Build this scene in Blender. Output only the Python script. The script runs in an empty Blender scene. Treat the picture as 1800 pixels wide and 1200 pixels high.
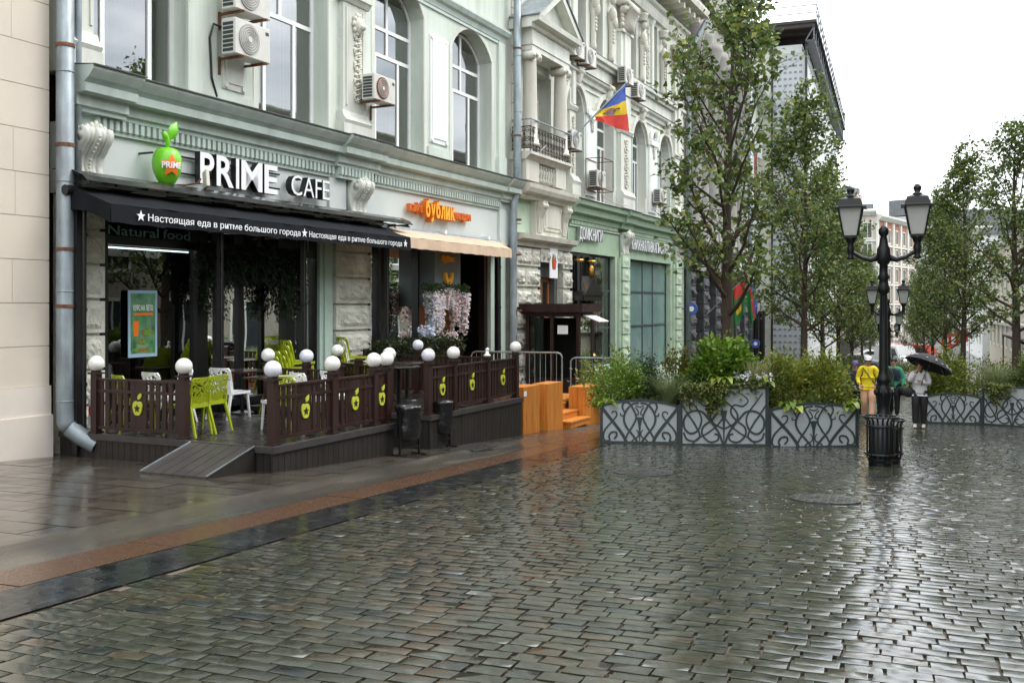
import bpy, bmesh, math, random
import numpy as np
from mathutils import Matrix, Vector, Euler
C = bpy.context.scene
COL = C.collection
R = math.radians
rnd = random.Random(7)
nr = np.random.default_rng(7)

# ------------------------------------------------------------------ camera
EYE = 1.6; YAW = 20.86
cam_d = bpy.data.cameras.new('camera'); cam = bpy.data.objects.new('camera', cam_d); COL.objects.link(cam)
cam.location = (0, 0, EYE); cam.rotation_euler = (R(90), 0, R(YAW))
cam_d.sensor_fit = 'HORIZONTAL'; cam_d.sensor_width = 36.0; cam_d.lens = 35.0
cam_d.shift_y = -(600 - 535) / 1800.0          # level camera, horizon above the middle of the frame
cam_d.clip_start = 0.1; cam_d.clip_end = 3000
C.camera = cam
# ------------------------------------------------------------------ sky, sun, exposure
SUN_EL, SUN_AZ = 52.0, 60.0      # azimuth measured from +Y towards +X
w = bpy.data.worlds.new('World'); C.world = w; w.use_nodes = True
nt = w.node_tree; nt.nodes.clear(); N = nt.nodes.new; L = nt.links.new
out = N('ShaderNodeOutputWorld'); add = N('ShaderNodeAddShader')
sky = N('ShaderNodeTexSky'); sky.sky_type = 'NISHITA'; sky.sun_disc = False
sky.sun_elevation = R(SUN_EL); sky.sun_rotation = R(SUN_AZ)
b1 = N('ShaderNodeBackground'); b1.inputs[1].default_value = 0.05; L(sky.outputs[0], b1.inputs[0])
tc = N('ShaderNodeTexCoord'); sep = N('ShaderNodeSeparateXYZ'); L(tc.outputs['Generated'], sep.inputs[0])
ramp = N('ShaderNodeMapRange'); ramp.inputs[1].default_value = 0.0; ramp.inputs[2].default_value = 1.0
ramp.inputs[3].default_value = 0.70; ramp.inputs[4].default_value = 2.2
mx0 = N('ShaderNodeMath'); mx0.operation = 'MAXIMUM'; mx0.inputs[1].default_value = 0; L(sep.outputs[2], mx0.inputs[0])
pw = N('ShaderNodeMath'); pw.operation = 'POWER'; pw.inputs[1].default_value = 1.0; L(mx0.outputs[0], pw.inputs[0]); L(pw.outputs[0], ramp.inputs[0])
mp = N('ShaderNodeMapping'); mp.inputs['Scale'].default_value = (1.6, 1.6, 4.5); L(tc.outputs['Generated'], mp.inputs[0])
ns = N('ShaderNodeTexNoise'); ns.inputs['Scale'].default_value = 2.2; ns.inputs['Detail'].default_value = 5; ns.inputs['Roughness'].default_value = .5; L(mp.outputs[0], ns.inputs[0])
mr = N('ShaderNodeMapRange'); mr.inputs[1].default_value = .34; mr.inputs[2].default_value = .74; mr.inputs[3].default_value = .30; mr.inputs[4].default_value = 1.42; L(ns.outputs[0], mr.inputs[0])
mul = N('ShaderNodeMath'); mul.operation = 'MULTIPLY'; L(ramp.outputs[0], mul.inputs[0]); L(mr.outputs[0], mul.inputs[1])
b2 = N('ShaderNodeBackground'); b2.inputs[0].default_value = (1.0, .985, .965, 1); L(mul.outputs[0], b2.inputs[1])
L(b1.outputs[0], add.inputs[0]); L(b2.outputs[0], add.inputs[1]); L(add.outputs[0], out.inputs[0])
sd = bpy.data.lights.new('sun', 'SUN'); sd.energy = 0.8; sd.angle = R(25); sd.color = (1, .96, .9)
so = bpy.data.objects.new('sun', sd); COL.objects.link(so); so.location = (20, 20, 40)
so.rotation_euler = (R(90 - SUN_EL), 0, R(180 - SUN_AZ))
C.view_settings.view_transform = 'Standard'; C.view_settings.look = 'None'
C.view_settings.exposure = 0.96; C.view_settings.gamma = 1
try:
    C.cycles.max_bounces = 8; C.cycles.transparent_max_bounces = 16; C.cycles.use_denoising = True
    C.cycles.caustics_reflective = False; C.cycles.caustics_refractive = False
except Exception: pass

# ------------------------------------------------------------------ picture geometry -> place
F_, U0, HZ = 1750., 900., 535.
TH = R(YAW); ct, st = math.cos(TH), math.sin(TH)
SL = .055
def gz(y):                        # the street falls away, then levels out
    if y < 60: return -SL * y
    t = min(y, 110) - 60
    return -SL * 60 - SL * (t - t * t / 100.)
def ray(u, v):
    l = (u - U0) / F_
    return (l * ct - st, l * st + ct, -(v - HZ) / F_)
def ground(u, v):
    r = ray(u, v); t = EYE / (-r[2] - SL * r[1]); return Vector((r[0] * t, r[1] * t, EYE + r[2] * t))
def atd(u, v, d):
    r = ray(u, v); return Vector((r[0] * d, r[1] * d, EYE + r[2] * d))
def atx(u, v, x):
    r = ray(u, v); t = x / r[0]; return Vector((x, r[1] * t, EYE + r[2] * t))
FA = R(4.65); WALL = -12.45
fd = Vector((math.sin(FA), math.cos(FA), 0)); fn = Vector((math.cos(FA), -math.sin(FA), 0))
# facade frame: (s along, o outwards to the street, z)
FAC = Matrix(((fd.x, fn.x, 0, fn.x * WALL), (fd.y, fn.y, 0, fn.y * WALL), (0, 0, 1, 0), (0, 0, 0, 1)))
def W(s, o, z=0): return FAC @ Vector((s, o, z))
FROT = R(90) - FA               # rotation of an Empty whose local x runs along the facade (local y points into the building)

# ------------------------------------------------------------------ mesh builder
class MB:
    def __init__(self, M=None):
        self.v = []; self.f = []; self.mi = []; self.sm = []; self.M = M or Matrix(); self.m = 0; self.s = False
    def add(self, vs, fs, M=None):
        T = self.M @ M if M is not None else self.M
        flip = T.to_3x3().determinant() < 0
        b = len(self.v)
        self.v += [T @ Vector(p) for p in vs]
        for f in fs:
            f = tuple(b + i for i in f)
            self.f.append(f[::-1] if flip else f); self.mi.append(self.m); self.sm.append(self.s)
        return self
    def box(self, x0, x1, y0, y1, z0, z1, M=None):
        x0, x1 = min(x0, x1), max(x0, x1); y0, y1 = min(y0, y1), max(y0, y1); z0, z1 = min(z0, z1), max(z0, z1)
        return self.add([(x0, y0, z0), (x1, y0, z0), (x1, y1, z0), (x0, y1, z0), (x0, y0, z1), (x1, y0, z1), (x1, y1, z1), (x0, y1, z1)],
                 [(0, 3, 2, 1), (4, 5, 6, 7), (0, 1, 5, 4), (1, 2, 6, 5), (2, 3, 7, 6), (3, 0, 4, 7)], M)
    def prism(self, pts, a0, a1, axis='y', M=None):
        # pts 2D polygon in the plane perpendicular to axis; y: (x,z), x: (y,z), z: (x,y)
        n = len(pts)
        def p3(p, a): return {'y': (p[0], a, p[1]), 'x': (a, p[0], p[1]), 'z': (p[0], p[1], a)}[axis]
        vs = [p3(p, a0) for p in pts] + [p3(p, a1) for p in pts]
        ar = sum(pts[i][0] * pts[(i + 1) % n][1] - pts[(i + 1) % n][0] * pts[i][1] for i in range(n))
        fs = [tuple(range(n))[::-1], tuple(range(n, 2 * n))] + [(i, (i + 1) % n, n + (i + 1) % n, n + i) for i in range(n)]
        if (ar < 0) != (axis == 'y'): fs = [f[::-1] for f in fs]
        return self.add(vs, fs, M)
    def tube(self, pts, r, n=6, M=None, caps=True, flat=None):
        pts = [Vector(p) for p in pts]; k = len(pts)
        rs = r if isinstance(r, (list, tuple)) else [r] * k
        vs = []; prev = None
        for i, p in enumerate(pts):
            t = (pts[min(i + 1, k - 1)] - pts[max(i - 1, 0)])
            t = t.normalized() if t.length > 1e-9 else Vector((0, 0, 1))
            if prev is None:
                a = Vector((0, 0, 1)) if abs(t.z) < .9 else Vector((1, 0, 0))
                u = t.cross(a).normalized()
            else:
                u = prev - t * prev.dot(t); u = u.normalized() if u.length > 1e-6 else t.orthogonal().normalized()
            prev = u; q = t.cross(u)
            for j in range(n):
                a = 2 * math.pi * j / n + (math.pi / 4 if n == 4 else 0)
                vs.append(p + (u * math.cos(a) + q * math.sin(a)) * rs[i])
        fs = [(i * n + j, i * n + (j + 1) % n, (i + 1) * n + (j + 1) % n, (i + 1) * n + j) for i in range(k - 1) for j in range(n)]
        if caps: fs += [tuple(range(n))[::-1], tuple(range((k - 1) * n, k * n))]
        return self.add(vs, fs, M)
    def lathe(self, prof, c=(0, 0, 0), n=16, M=None, sq=False):
        vs = []; k = len(prof)
        for r, z in prof:
            for j in range(n):
                a = 2 * math.pi * j / n + (math.pi / 4 if n == 4 else 0)
                vs.append((c[0] + r * math.cos(a), c[1] + r * math.sin(a), c[2] + z))
        fs = [(i * n + j, i * n + (j + 1) % n, (i + 1) * n + (j + 1) % n, (i + 1) * n + j) for i in range(k - 1) for j in range(n)]
        fs += [tuple(range(n))[::-1], tuple(range((k - 1) * n, k * n))]
        return self.add(vs, fs, M)
    def ball(self, c, r, n=14, m=9, M=None):
        r = r if isinstance(r, (tuple, list)) else (r, r, r)
        vs = []; fs = []
        for i in range(m + 1):
            ph = math.pi * i / m
            for j in range(n):
                a = 2 * math.pi * j / n
                vs.append((c[0] + r[0] * math.sin(ph) * math.cos(a), c[1] + r[1] * math.sin(ph) * math.sin(a), c[2] - r[2] * math.cos(ph)))
        fs = [(i * n + j, i * n + (j + 1) % n, (i + 1) * n + (j + 1) % n, (i + 1) * n + j) for i in range(m) for j in range(n)]
        return self.add(vs, fs, M)
    def profile(self, prof, s0, s1, caps=True):
        # moulding: profile of (o, z) points swept along s, closed back to o=min
        return self.prism(prof, s0, s1, 'x')
    def grid(self, fn_, nu, nv, M=None):
        vs = [fn_(i / nu, j / nv) for j in range(nv + 1) for i in range(nu + 1)]
        fs = [(j * (nu + 1) + i, j * (nu + 1) + i + 1, (j + 1) * (nu + 1) + i + 1, (j + 1) * (nu + 1) + i) for j in range(nv) for i in range(nu)]
        return self.add(vs, fs, M)
    def text(self, body, M, width=None, height=None, ext=.01, bold=0., cap=True, space=1.0, shear=0., anchor='l'):
        # M: frame with x to the right, y up, z outwards; height = height of a capital letter
        cu = bpy.data.curves.new('lettering', 'FONT'); cu.body = body; cu.size = 1; cu.extrude = 0.5; cu.offset = bold; cu.space_character = space; cu.shear = shear
        cu.resolution_u = 3
        o = bpy.data.objects.new('lettering', cu); COL.objects.link(o)
        dg = bpy.context.evaluated_depsgraph_get(); me = o.evaluated_get(dg).to_mesh()
        vs = [v.co.copy() for v in me.vertices]; fs = [tuple(p.vertices) for p in me.polygons]
        o.evaluated_get(dg).to_mesh_clear(); bpy.data.objects.remove(o); bpy.data.curves.remove(cu)
        x0 = min(v.x for v in vs); x1 = max(v.x for v in vs)
        sy = (height or .7) / .727; sx = (width / (x1 - x0)) if width else sy
        vs = [((v.x - x0) * sx - (sx * (x1 - x0) / 2 if anchor == 'c' else 0), v.y * sy, (v.z + .5) * ext) for v in vs]
        return self.add(vs, fs, M)
    def build(self, name, mat, parent=None, recalc=False, bevel=0):
        me = bpy.data.meshes.new(name)
        T = PW.get(parent.name, Matrix()).inverted() if parent is not None else None
        vs = [T @ v for v in self.v] if T is not None else self.v
        me.from_pydata([tuple(v) for v in vs], [], self.f)
        ms = mat if isinstance(mat, (list, tuple)) else [mat]
        for m in ms: me.materials.append(m)
        if len(ms) > 1: me.polygons.foreach_set('material_index', self.mi)
        me.polygons.foreach_set('use_smooth', self.sm)
        if recalc:
            bm = bmesh.new(); bm.from_mesh(me); bmesh.ops.recalc_face_normals(bm, faces=bm.faces); bm.to_mesh(me); bm.free()
        me.update()
        o = bpy.data.objects.new(name, me); COL.objects.link(o)
        if parent is not None: o.parent = parent; PW[o.name] = PW.get(parent.name, Matrix())
        if bevel:
            b = o.modifiers.new('edge', 'BEVEL'); b.width = bevel; b.segments = 1; b.limit_method = 'ANGLE'; b.angle_limit = R(50)
        return o
PW = {}
def tag(o, label=None, cat=None, group=None, kind=None):
    if label: o['label'] = label
    if cat: o['category'] = cat
    if group: o['group'] = group
    if kind: o['kind'] = kind
    return o
def thing(name, label, cat, loc=(0, 0, 0), rz=0, group=None):
    o = bpy.data.objects.new(name, None); COL.objects.link(o); o.empty_display_size = .2
    o.location = loc; o.rotation_euler = (0, 0, rz)
    PW[o.name] = Matrix.Translation(loc) @ Matrix.Rotation(rz, 4, 'Z')
    return tag(o, label, cat, group)
def kids(o): return [c for c in o.children]
def dup(root, loc, rz=0, label=None, group=None, sc=1.0):
    r = root.copy(); COL.objects.link(r); r.location = loc; r.rotation_euler = (0, 0, rz); r.scale = (sc, sc, sc)
    PW[r.name] = Matrix.Translation(loc) @ Matrix.Rotation(rz, 4, 'Z') @ Matrix.Scale(sc, 4)
    if label: r['label'] = label
    if group: r['group'] = group
    for ch in kids(root):
        c = ch.copy(); COL.objects.link(c); c.parent = r
        for g in kids(ch):
            d = g.copy(); COL.objects.link(d); d.parent = c
    return r
def LOC(M): return M        # readability
def frame(o, x, y, z):      # matrix from an origin and three axes
    o, x, y, z = Vector(o), Vector(x), Vector(y), Vector(z)
    return Matrix(((x.x, y.x, z.x, o.x), (x.y, y.y, z.y, o.y), (x.z, y.z, z.z, o.z), (0, 0, 0, 1)))
def face_frame(s, o, z):    # text frame lying on the facade (in FAC coordinates: x along s, y up, z outwards)
    return frame((s, o, z), (1, 0, 0), (0, 0, 1), (0, 1, 0))
def RZ(loc, rz): return Matrix.Translation(loc) @ Matrix.Rotation(rz, 4, 'Z')

# ------------------------------------------------------------------ materials
MATS = {}
def mat(name, base, rough=.6, var=.12, scale=2.0, bump=0., bscale=40., metal=0., spec=.5, c2=None, c2amt=(.5, .75), stretch=(1, 1, 1), rvar=0., attr=False, coat=0., trans=0., emit=None, estr=0., croad=0, wave=None):
    if name in MATS: return MATS[name]
    m = bpy.data.materials.new(name); m.use_nodes = True; nt = m.node_tree; nd = nt.nodes; lk = nt.links.new
    b = nd['Principled BSDF']; b.inputs['Roughness'].default_value = rough; b.inputs['Metallic'].default_value = metal
    b.inputs['Specular IOR Level'].default_value = spec; b.inputs['Coat Weight'].default_value = coat; b.inputs['Coat Roughness'].default_value = .08
    geo = nd.new('ShaderNodeNewGeometry'); mp = nd.new('ShaderNodeMapping'); mp.inputs['Scale'].default_value = stretch; lk(geo.outputs['Position'], mp.inputs[0])
    n1 = nd.new('ShaderNodeTexNoise'); n1.inputs['Scale'].default_value = scale; n1.inputs['Detail'].default_value = 6; n1.inputs['Roughness'].default_value = .6; lk(mp.outputs[0], n1.inputs[0])
    rg = nd.new('ShaderNodeMapRange'); rg.inputs[1].default_value = .3; rg.inputs[2].default_value = .7; lk(n1.outputs[0], rg.inputs[0])
    mx = nd.new('ShaderNodeMix'); mx.data_type = 'RGBA'
    lo = tuple(max(0, c * (1 - var)) for c in base[:3]) + (1,); hi = tuple(min(1, c * (1 + var)) for c in base[:3]) + (1,)
    mx.inputs[6].default_value = lo; mx.inputs[7].default_value = hi; lk(rg.outputs[0], mx.inputs[0])
    col = mx.outputs[2]
    if c2:
        n2 = nd.new('ShaderNodeTexNoise'); n2.inputs['Scale'].default_value = scale * .45; n2.inputs['Detail'].default_value = 8; n2.inputs['Roughness'].default_value = .65; lk(mp.outputs[0], n2.inputs[0])
        r2 = nd.new('ShaderNodeMapRange'); r2.inputs[1].default_value = c2amt[0]; r2.inputs[2].default_value = c2amt[1]; lk(n2.outputs[0], r2.inputs[0])
        m2 = nd.new('ShaderNodeMix'); m2.data_type = 'RGBA'; m2.inputs[7].default_value = tuple(c2[:3]) + (1,); lk(r2.outputs[0], m2.inputs[0]); lk(col, m2.inputs[6]); col = m2.outputs[2]
    if attr:
        at = nd.new('ShaderNodeAttribute'); at.attribute_name = 'Col'
        m3 = nd.new('ShaderNodeMix'); m3.data_type = 'RGBA'; m3.blend_type = 'MULTIPLY'; m3.inputs[0].default_value = 1; lk(col, m3.inputs[6]); lk(at.outputs['Color'], m3.inputs[7]); col = m3.outputs[2]
    lk(col, b.inputs['Base Color'])
    if rvar:
        r3 = nd.new('ShaderNodeMapRange'); r3.inputs[1].default_value = .35; r3.inputs[2].default_value = .65; r3.inputs[3].default_value = max(.02, rough - rvar); r3.inputs[4].default_value = min(1, rough + rvar)
        n4 = nd.new('ShaderNodeTexNoise'); n4.inputs['Scale'].default_value = scale * .7 + .3; n4.inputs['Detail'].default_value = 4; lk(mp.outputs[0], n4.inputs[0]); lk(n4.outputs[0], r3.inputs[0]); lk(r3.outputs[0], b.inputs['Roughness'])
    if bump:
        n3 = nd.new('ShaderNodeTexNoise'); n3.inputs['Scale'].default_value = bscale; n3.inputs['Detail'].default_value = 4; lk(mp.outputs[0], n3.inputs[0])
        bp = nd.new('ShaderNodeBump'); bp.inputs['Strength'].default_value = bump; bp.inputs['Distance'].default_value = .02; lk(n3.outputs[0], bp.inputs['Height']); lk(bp.outputs[0], b.inputs['Normal'])
    if emit:
        b.inputs['Emission Color'].default_value = tuple(emit) + (1,); b.inputs['Emission Strength'].default_value = estr
    if trans:      # thin leaf: let light through
        t = nd.new('ShaderNodeBsdfTranslucent'); lk(col, t.inputs[0]); ms = nd.new('ShaderNodeMixShader'); ms.inputs[0].default_value = trans
        lk(b.outputs[0], ms.inputs[1]); lk(t.outputs[0], ms.inputs[2]); lk(ms.outputs[0], nd['Material Output'].inputs[0])
    MATS[name] = m; return m
def glass(name, tint=(.6, .65, .63), ior=1.5, rough=.01):
    if name in MATS: return MATS[name]
    m = bpy.data.materials.new(name); m.use_nodes = True; nt = m.node_tree; nd = nt.nodes; lk = nt.links.new; nd.remove(nd['Principled BSDF'])
    t = nd.new('ShaderNodeBsdfTransparent'); t.inputs[0].default_value = tuple(tint) + (1,)
    g = nd.new('ShaderNodeBsdfGlossy'); g.inputs['Roughness'].default_value = rough; g.inputs[0].default_value = (.95, .98, .97, 1)
    fr = nd.new('ShaderNodeFresnel'); fr.inputs[0].default_value = ior
    geo = nd.new('ShaderNodeNewGeometry'); nz = nd.new('ShaderNodeTexNoise'); nz.inputs['Scale'].default_value = 1.3; nz.inputs['Detail'].default_value = 1; lk(geo.outputs['Position'], nz.inputs[0])
    bp = nd.new('ShaderNodeBump'); bp.inputs['Strength'].default_value = .03; bp.inputs['Distance'].default_value = .03; lk(nz.outputs[0], bp.inputs['Height']); lk(bp.outputs[0], g.inputs['Normal'])
    ms = nd.new('ShaderNodeMixShader'); lk(fr.outputs[0], ms.inputs[0]); lk(t.outputs[0], ms.inputs[1]); lk(g.outputs[0], ms.inputs[2]); lk(ms.outputs[0], nd['Material Output'].inputs[0])
    MATS[name] = m; return m
M_mint = mat('mint_stucco', (.61, .68, .605), .75, .10, 1.6, .3, 60, c2=(.38, .41, .35), c2amt=(.45, .82), stretch=(1.6, 1.6, .22))
M_mintd = mat('mint_reveal', (.46, .60, .53), .75, .10, 1.5, .25, 60, c2=(.42, .47, .41), c2amt=(.5, .8), stretch=(1, 1, .4))
M_teal = mat('teal_cornice_paint', (.52, .61, .565), .6, .10, 2, .2, 50, c2=(.36, .43, .39), c2amt=(.48, .8), stretch=(2, 2, .6))
M_fascia = mat('pale_fascia', (.60, .66, .64), .7, .04, 1.5, .1, 60, c2=(.5, .54, .52), c2amt=(.55, .9))
M_cream = mat('cream_plaster', (.64, .63, .55), .75, .07, 2, .25, 70, c2=(.40, .39, .32), c2amt=(.45, .8), stretch=(2, 2, .3))
M_pale = mat('pale_plaster', (.67, .69, .62), .75, .06, 2, .25, 70, c2=(.42, .44, .37), c2amt=(.46, .82), stretch=(1.8, 1.8, .25))
M_white = mat('white_paint', (.82, .84, .83), .45, .04, 3)
M_beige = mat('beige_stucco', (.64, .58, .49), .8, .06, .9, .15, 90, c2=(.53, .48, .41), c2amt=(.55, .85))
M_plinth = mat('white_plinth', (.66, .61, .54), .75, .05, 1.5, .15, 80, c2=(.5, .46, .4), c2amt=(.55, .85))
M_rust_s = mat('rock_faced_stone', (.58, .58, .51), .85, .16, 5, .9, 30, c2=(.33, .38, .30), c2amt=(.5, .8))
M_green = mat('green_shop_paint', (.34, .47, .33), .65, .10, 2, .2, 50, c2=(.26, .35, .26), c2amt=(.5, .85))
M_greenl = mat('green_pale_paint', (.46, .58, .44), .7, .10, 2, .25, 50, c2=(.34, .42, .33), c2amt=(.5, .85))
M_galv = mat('galvanized_steel', (.27, .32, .345), .42, .25, 5, .05, 20, metal=.35, c2=(.15, .165, .17), c2amt=(.48, .75), stretch=(1, 1, .4))
M_tin = mat('tin_flashing', (.10, .11, .11), .5, .2, 5, metal=.3)
M_rusty = mat('rusty_steel', (.13, .055, .03), .8, .35, 20, .3, 80, c2=(.26, .10, .04), c2amt=(.45, .7))
M_blk = mat('black_metal', (.012, .012, .013), .32, .2, 8)
M_blkw = mat('wet_black_iron', (.006, .007, .008), .28, .2, 12, .15, 90, spec=.3)
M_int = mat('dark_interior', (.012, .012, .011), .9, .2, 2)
M_glass = glass('shop_glass', (.62, .68, .64), 1.36)
M_pane = glass('window_glass', (.95, .97, .96), 3.5)
M_curt = mat('white_blind', (.90, .92, .92), .8, .06, 9, stretch=(1, 1, .05))
M_dwood = mat('dark_brown_wood', (.026, .010, .008), .45, .35, 9, .15, 60, stretch=(1, 1, .12), rvar=.12)
M_deck = mat('wet_decking', (.022, .019, .018), .25, .3, 5, .2, 50, rvar=.14)
M_skirt = mat('grey_brown_boards', (.022, .019, .017), .45, .3, 7, .2, 70, stretch=(1, 1, .2))
M_lip = mat('grey_deck_edge', (.048, .045, .044), .38, .2, 6, .1, 60)
M_globe2 = mat('milk_glass_cool', (.70, .73, .82), .18, .03, 3, coat=.5)
M_globe = mat('milk_glass', (.80, .80, .77), .18, .02, 3, coat=.5)
M_lime = mat('lime_plastic', (.33, .40, .015), .35, .06, 5)
M_wplas = mat('white_plastic', (.76, .78, .78), .35, .04, 5)
M_orange = mat('orange_varnished_pine', (.60, .225, .035), .48, .22, 5, .1, 40, stretch=(6, 6, .35), c2=(.38, .11, .012), c2amt=(.48, .75))
M_iron = mat('dark_planter_steel', (.035, .045, .047), .45, .15, 6, .05, 60)
M_panel = mat('pale_planter_panel', (.36, .40, .41), .5, .05, 4, .1, 90)
M_bag = mat('black_bin_bag', (.010, .010, .011), .22, .2, 9, .8, 14)
M_soil = mat('dark_soil', (.025, .018, .012), .9, .3, 20, .5, 40)
M_bark = mat('grey_brown_bark', (.060, .042, .030), .8, .3, 14, .6, 40, stretch=(1, 1, .3))
M_letw = mat('white_letter_face', (.86, .88, .90), .4, .02, 5)
M_skin = mat('skin', (.50, .30, .22), .5, .06, 12)
# ------------------------------------------------------------------ ground, paving
def npmesh(name, V, Fq, mat_, col=None, smooth=False, tri=False, parent=None):
    V = np.asarray(V, np.float32); Fq = np.asarray(Fq, np.int32); k = Fq.shape[1]
    me = bpy.data.meshes.new(name); me.vertices.add(len(V)); me.vertices.foreach_set('co', V.ravel())
    me.loops.add(Fq.size); me.loops.foreach_set('vertex_index', Fq.ravel())
    me.polygons.add(len(Fq)); me.polygons.foreach_set('loop_start', np.arange(0, Fq.size, k, dtype=np.int32))
    me.polygons.foreach_set('use_smooth', np.full(len(Fq), smooth))
    if col is not None:
        a = me.color_attributes.new('Col', 'FLOAT_COLOR', 'POINT'); c4 = np.ones((len(V), 4), np.float32); c4[:, :3] = col; a.data.foreach_set('color', c4.ravel())
    me.update(calc_edges=True); me.materials.append(mat_)
    o = bpy.data.objects.new(name, me); COL.objects.link(o)
    if parent is not None: o.parent = parent; PW[o.name] = PW.get(parent.name, Matrix())
    return o
gzv = np.vectorize(gz)
def sheet(name, x0, x1, ys, dz, m, xs=None, prof=None):
    xs = xs or [x0, x1]
    V = [(x, y, gz(y) + dz + (prof(x) if prof else 0)) for y in ys for x in xs]; nx = len(xs)
    Fq = [(j * nx + i, j * nx + i + 1, (j + 1) * nx + i + 1, (j + 1) * nx + i) for j in range(len(ys) - 1) for i in range(nx - 1)]
    o = npmesh(name, V, Fq, m, smooth=prof is not None); return tag(o, kind='structure')
YS = [-40, 0, 30, 60, 66, 72, 78, 84, 90, 96, 102, 110, 200, 400, 1500]
M_bed = mat('sandy_joint_grit', (.15, .118, .085), .7, .6, 130, .8, 150, c2=(.05, .042, .034), c2amt=(.48, .6))
M_far = mat('wet_far_paving', (.055, .055, .052), .22, .25, 1.2, .35, 9, rvar=.12)
M_sett = mat('wet_setts', (2.2, 2.4, 2.15), .175, .24, 26, .035, 60, attr=True, rvar=.06, spec=.9, coat=.35)
tag(npmesh('ground', [(x, y, gz(y) - .12) for y in YS for x in (-700, 700)], [(2 * j, 2 * j + 1, 2 * j + 3, 2 * j + 2) for j in range(len(YS) - 1)], M_far), kind='structure')
sheet('road_bed', -4.95, 9.4, [-12, 0, 30, 60, 66], -.016, M_bed)
sheet('far_road', -4.86, 9.4, [66, 72, 78, 84, 90, 96, 102, 110, 200, 420], -.006, M_far)

def setts():
    V = []; Q = []; Cc = []; nv = 0
    gx, gy = np.meshgrid(np.array([-1, -.94, 0, .94, 1]), np.array([-1, -.89, .89, 1])); gx = gx.ravel(); gy = gy.ravel()
    rim = -((np.abs(gx) > .99) | (np.abs(gy) > .99)).astype(float); bulge = -(gx ** 2 * .6 + gy ** 2 * .4)
    top = np.array([(j * 5 + i, j * 5 + i + 1, (j + 1) * 5 + i + 1, (j + 1) * 5 + i) for j in range(3) for i in range(4)])
    ring = [0, 1, 2, 3, 4, 9, 14, 19, 18, 17, 16, 15, 10, 5]
    sk = np.array([(20 + (i + 1) % 14, 20 + i, 34 + i, 34 + (i + 1) % 14) for i in range(14)])
    allq = np.vstack([top, sk])
    y = 2.2
    while y < 66:
        near = y < 34
        pitch = .118 + nr.random() * .022
        xm = .1115 * y + (3.2 if near else 2.0)
        x = -4.9 + nr.random() * .12
        while x < xm:
            l = .16 + nr.random() * .10
            cx, cy = x + l / 2, y + pitch / 2
            wob = .035 * math.sin(cx * .9 + y * .35) + .02 * math.sin(cx * 2.3 + y * .8)
            sink = .010 * math.sin(cx * .45 + 1.3) * math.sin(cy * .38) + (nr.random() - .5) * .004
            hx, hy = (l - .010 - nr.random() ** 2 * .022) / 2, (pitch - .004 - nr.random() * .007) / 2
            a = (nr.random() - .5) * .10; tx, ty = (nr.random(2) - .5) * .030
            k = nr.random()
            base = np.array((.030, .031, .024)) * (.72 + .5 * nr.random())
            if k < .12: base = np.array((.038, .031, .022)) * (.8 + .4 * nr.random())
            elif k < .24: base = np.array((.019, .022, .022)) * (.7 + .6 * nr.random())
            elif k < .27: base = np.array((.046, .043, .034))
            ca, sa = math.cos(a), math.sin(a)
            bl = .0004 + .0022 * nr.random() ** 3 + (.0014 if cx < -3 and cy < 6 else 0)
            if near:
                px = gx * hx * (1 + .045 * (nr.random(20) - .5)); py = gy * hy * (1 + .07 * (nr.random(20) - .5))
                corner = (np.abs(gx) > .9) & (np.abs(gy) > .9)
                px = np.where(corner, px * (1 - .05 * nr.random(20)), px); py = np.where(corner, py * (1 - .09 * nr.random(20)), py)
                wx = cx + px * ca - py * sa; wy = cy + wob + px * sa + py * ca
                z = -SL * wy + sink + px * tx + py * ty + rim * .0004 + bulge * bl + (nr.random(20) - .5) * .0003
                r = np.array(ring)
                vx = np.concatenate([wx, wx[r], cx + (wx[r] - cx) * 1.01]); vy = np.concatenate([wy, wy[r], cy + wob + (wy[r] - cy - wob) * 1.01]); vz = np.concatenate([z, z[r], z[r] - .03])
                V.append(np.stack([vx, vy, vz], 1)); Q.append(allq + nv); nv += 48; Cc.append(np.tile(base, (48, 1)))
            else:
                px = np.array((-hx, hx, hx, -hx)); py = np.array((-hy, -hy, hy, hy))
                wy = cy + wob + py
                z = gzv(wy) + sink * .6 + px * tx + py * ty * .8
                V.append(np.stack([cx + px, wy, z], 1)); Q.append(np.array([(0, 1, 2, 3)]) + nv); nv += 4; Cc.append(np.tile(base, (4, 1)))
            x += l
        y += pitch
    tag(npmesh('cobblestone_road', np.vstack(V), np.vstack(Q), M_sett, np.vstack(Cc), smooth=True), kind='structure')
setts()
M_redg = mat('red_granite', (.085, .046, .027), .17, .35, 55, .15, 90, rvar=.14, c2=(.075, .045, .030), c2amt=(.45, .8))
M_blkg = mat('polished_black_granite', (.014, .017, .018), .17, .4, 8, .14, 14, rvar=.12, c2=(.05, .055, .055), c2amt=(.55, .75))
M_slab = mat('wet_grey_slabs', (.060, .052, .040), .14, .2, 3, .05, 60, rvar=.12, attr=True, c2=(.060, .058, .052), c2amt=(.45, .75))
M_gut = mat('gutter_granite', (.078, .070, .056), .18, .25, 3.5, .15, 70, rvar=.14, c2=(.05, .05, .046), c2amt=(.45, .7), stretch=(1, .25, 1))
M_jnt = mat('dark_joint', (.010, .009, .008), .9, spec=.05, var=.2, scale=8)
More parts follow.
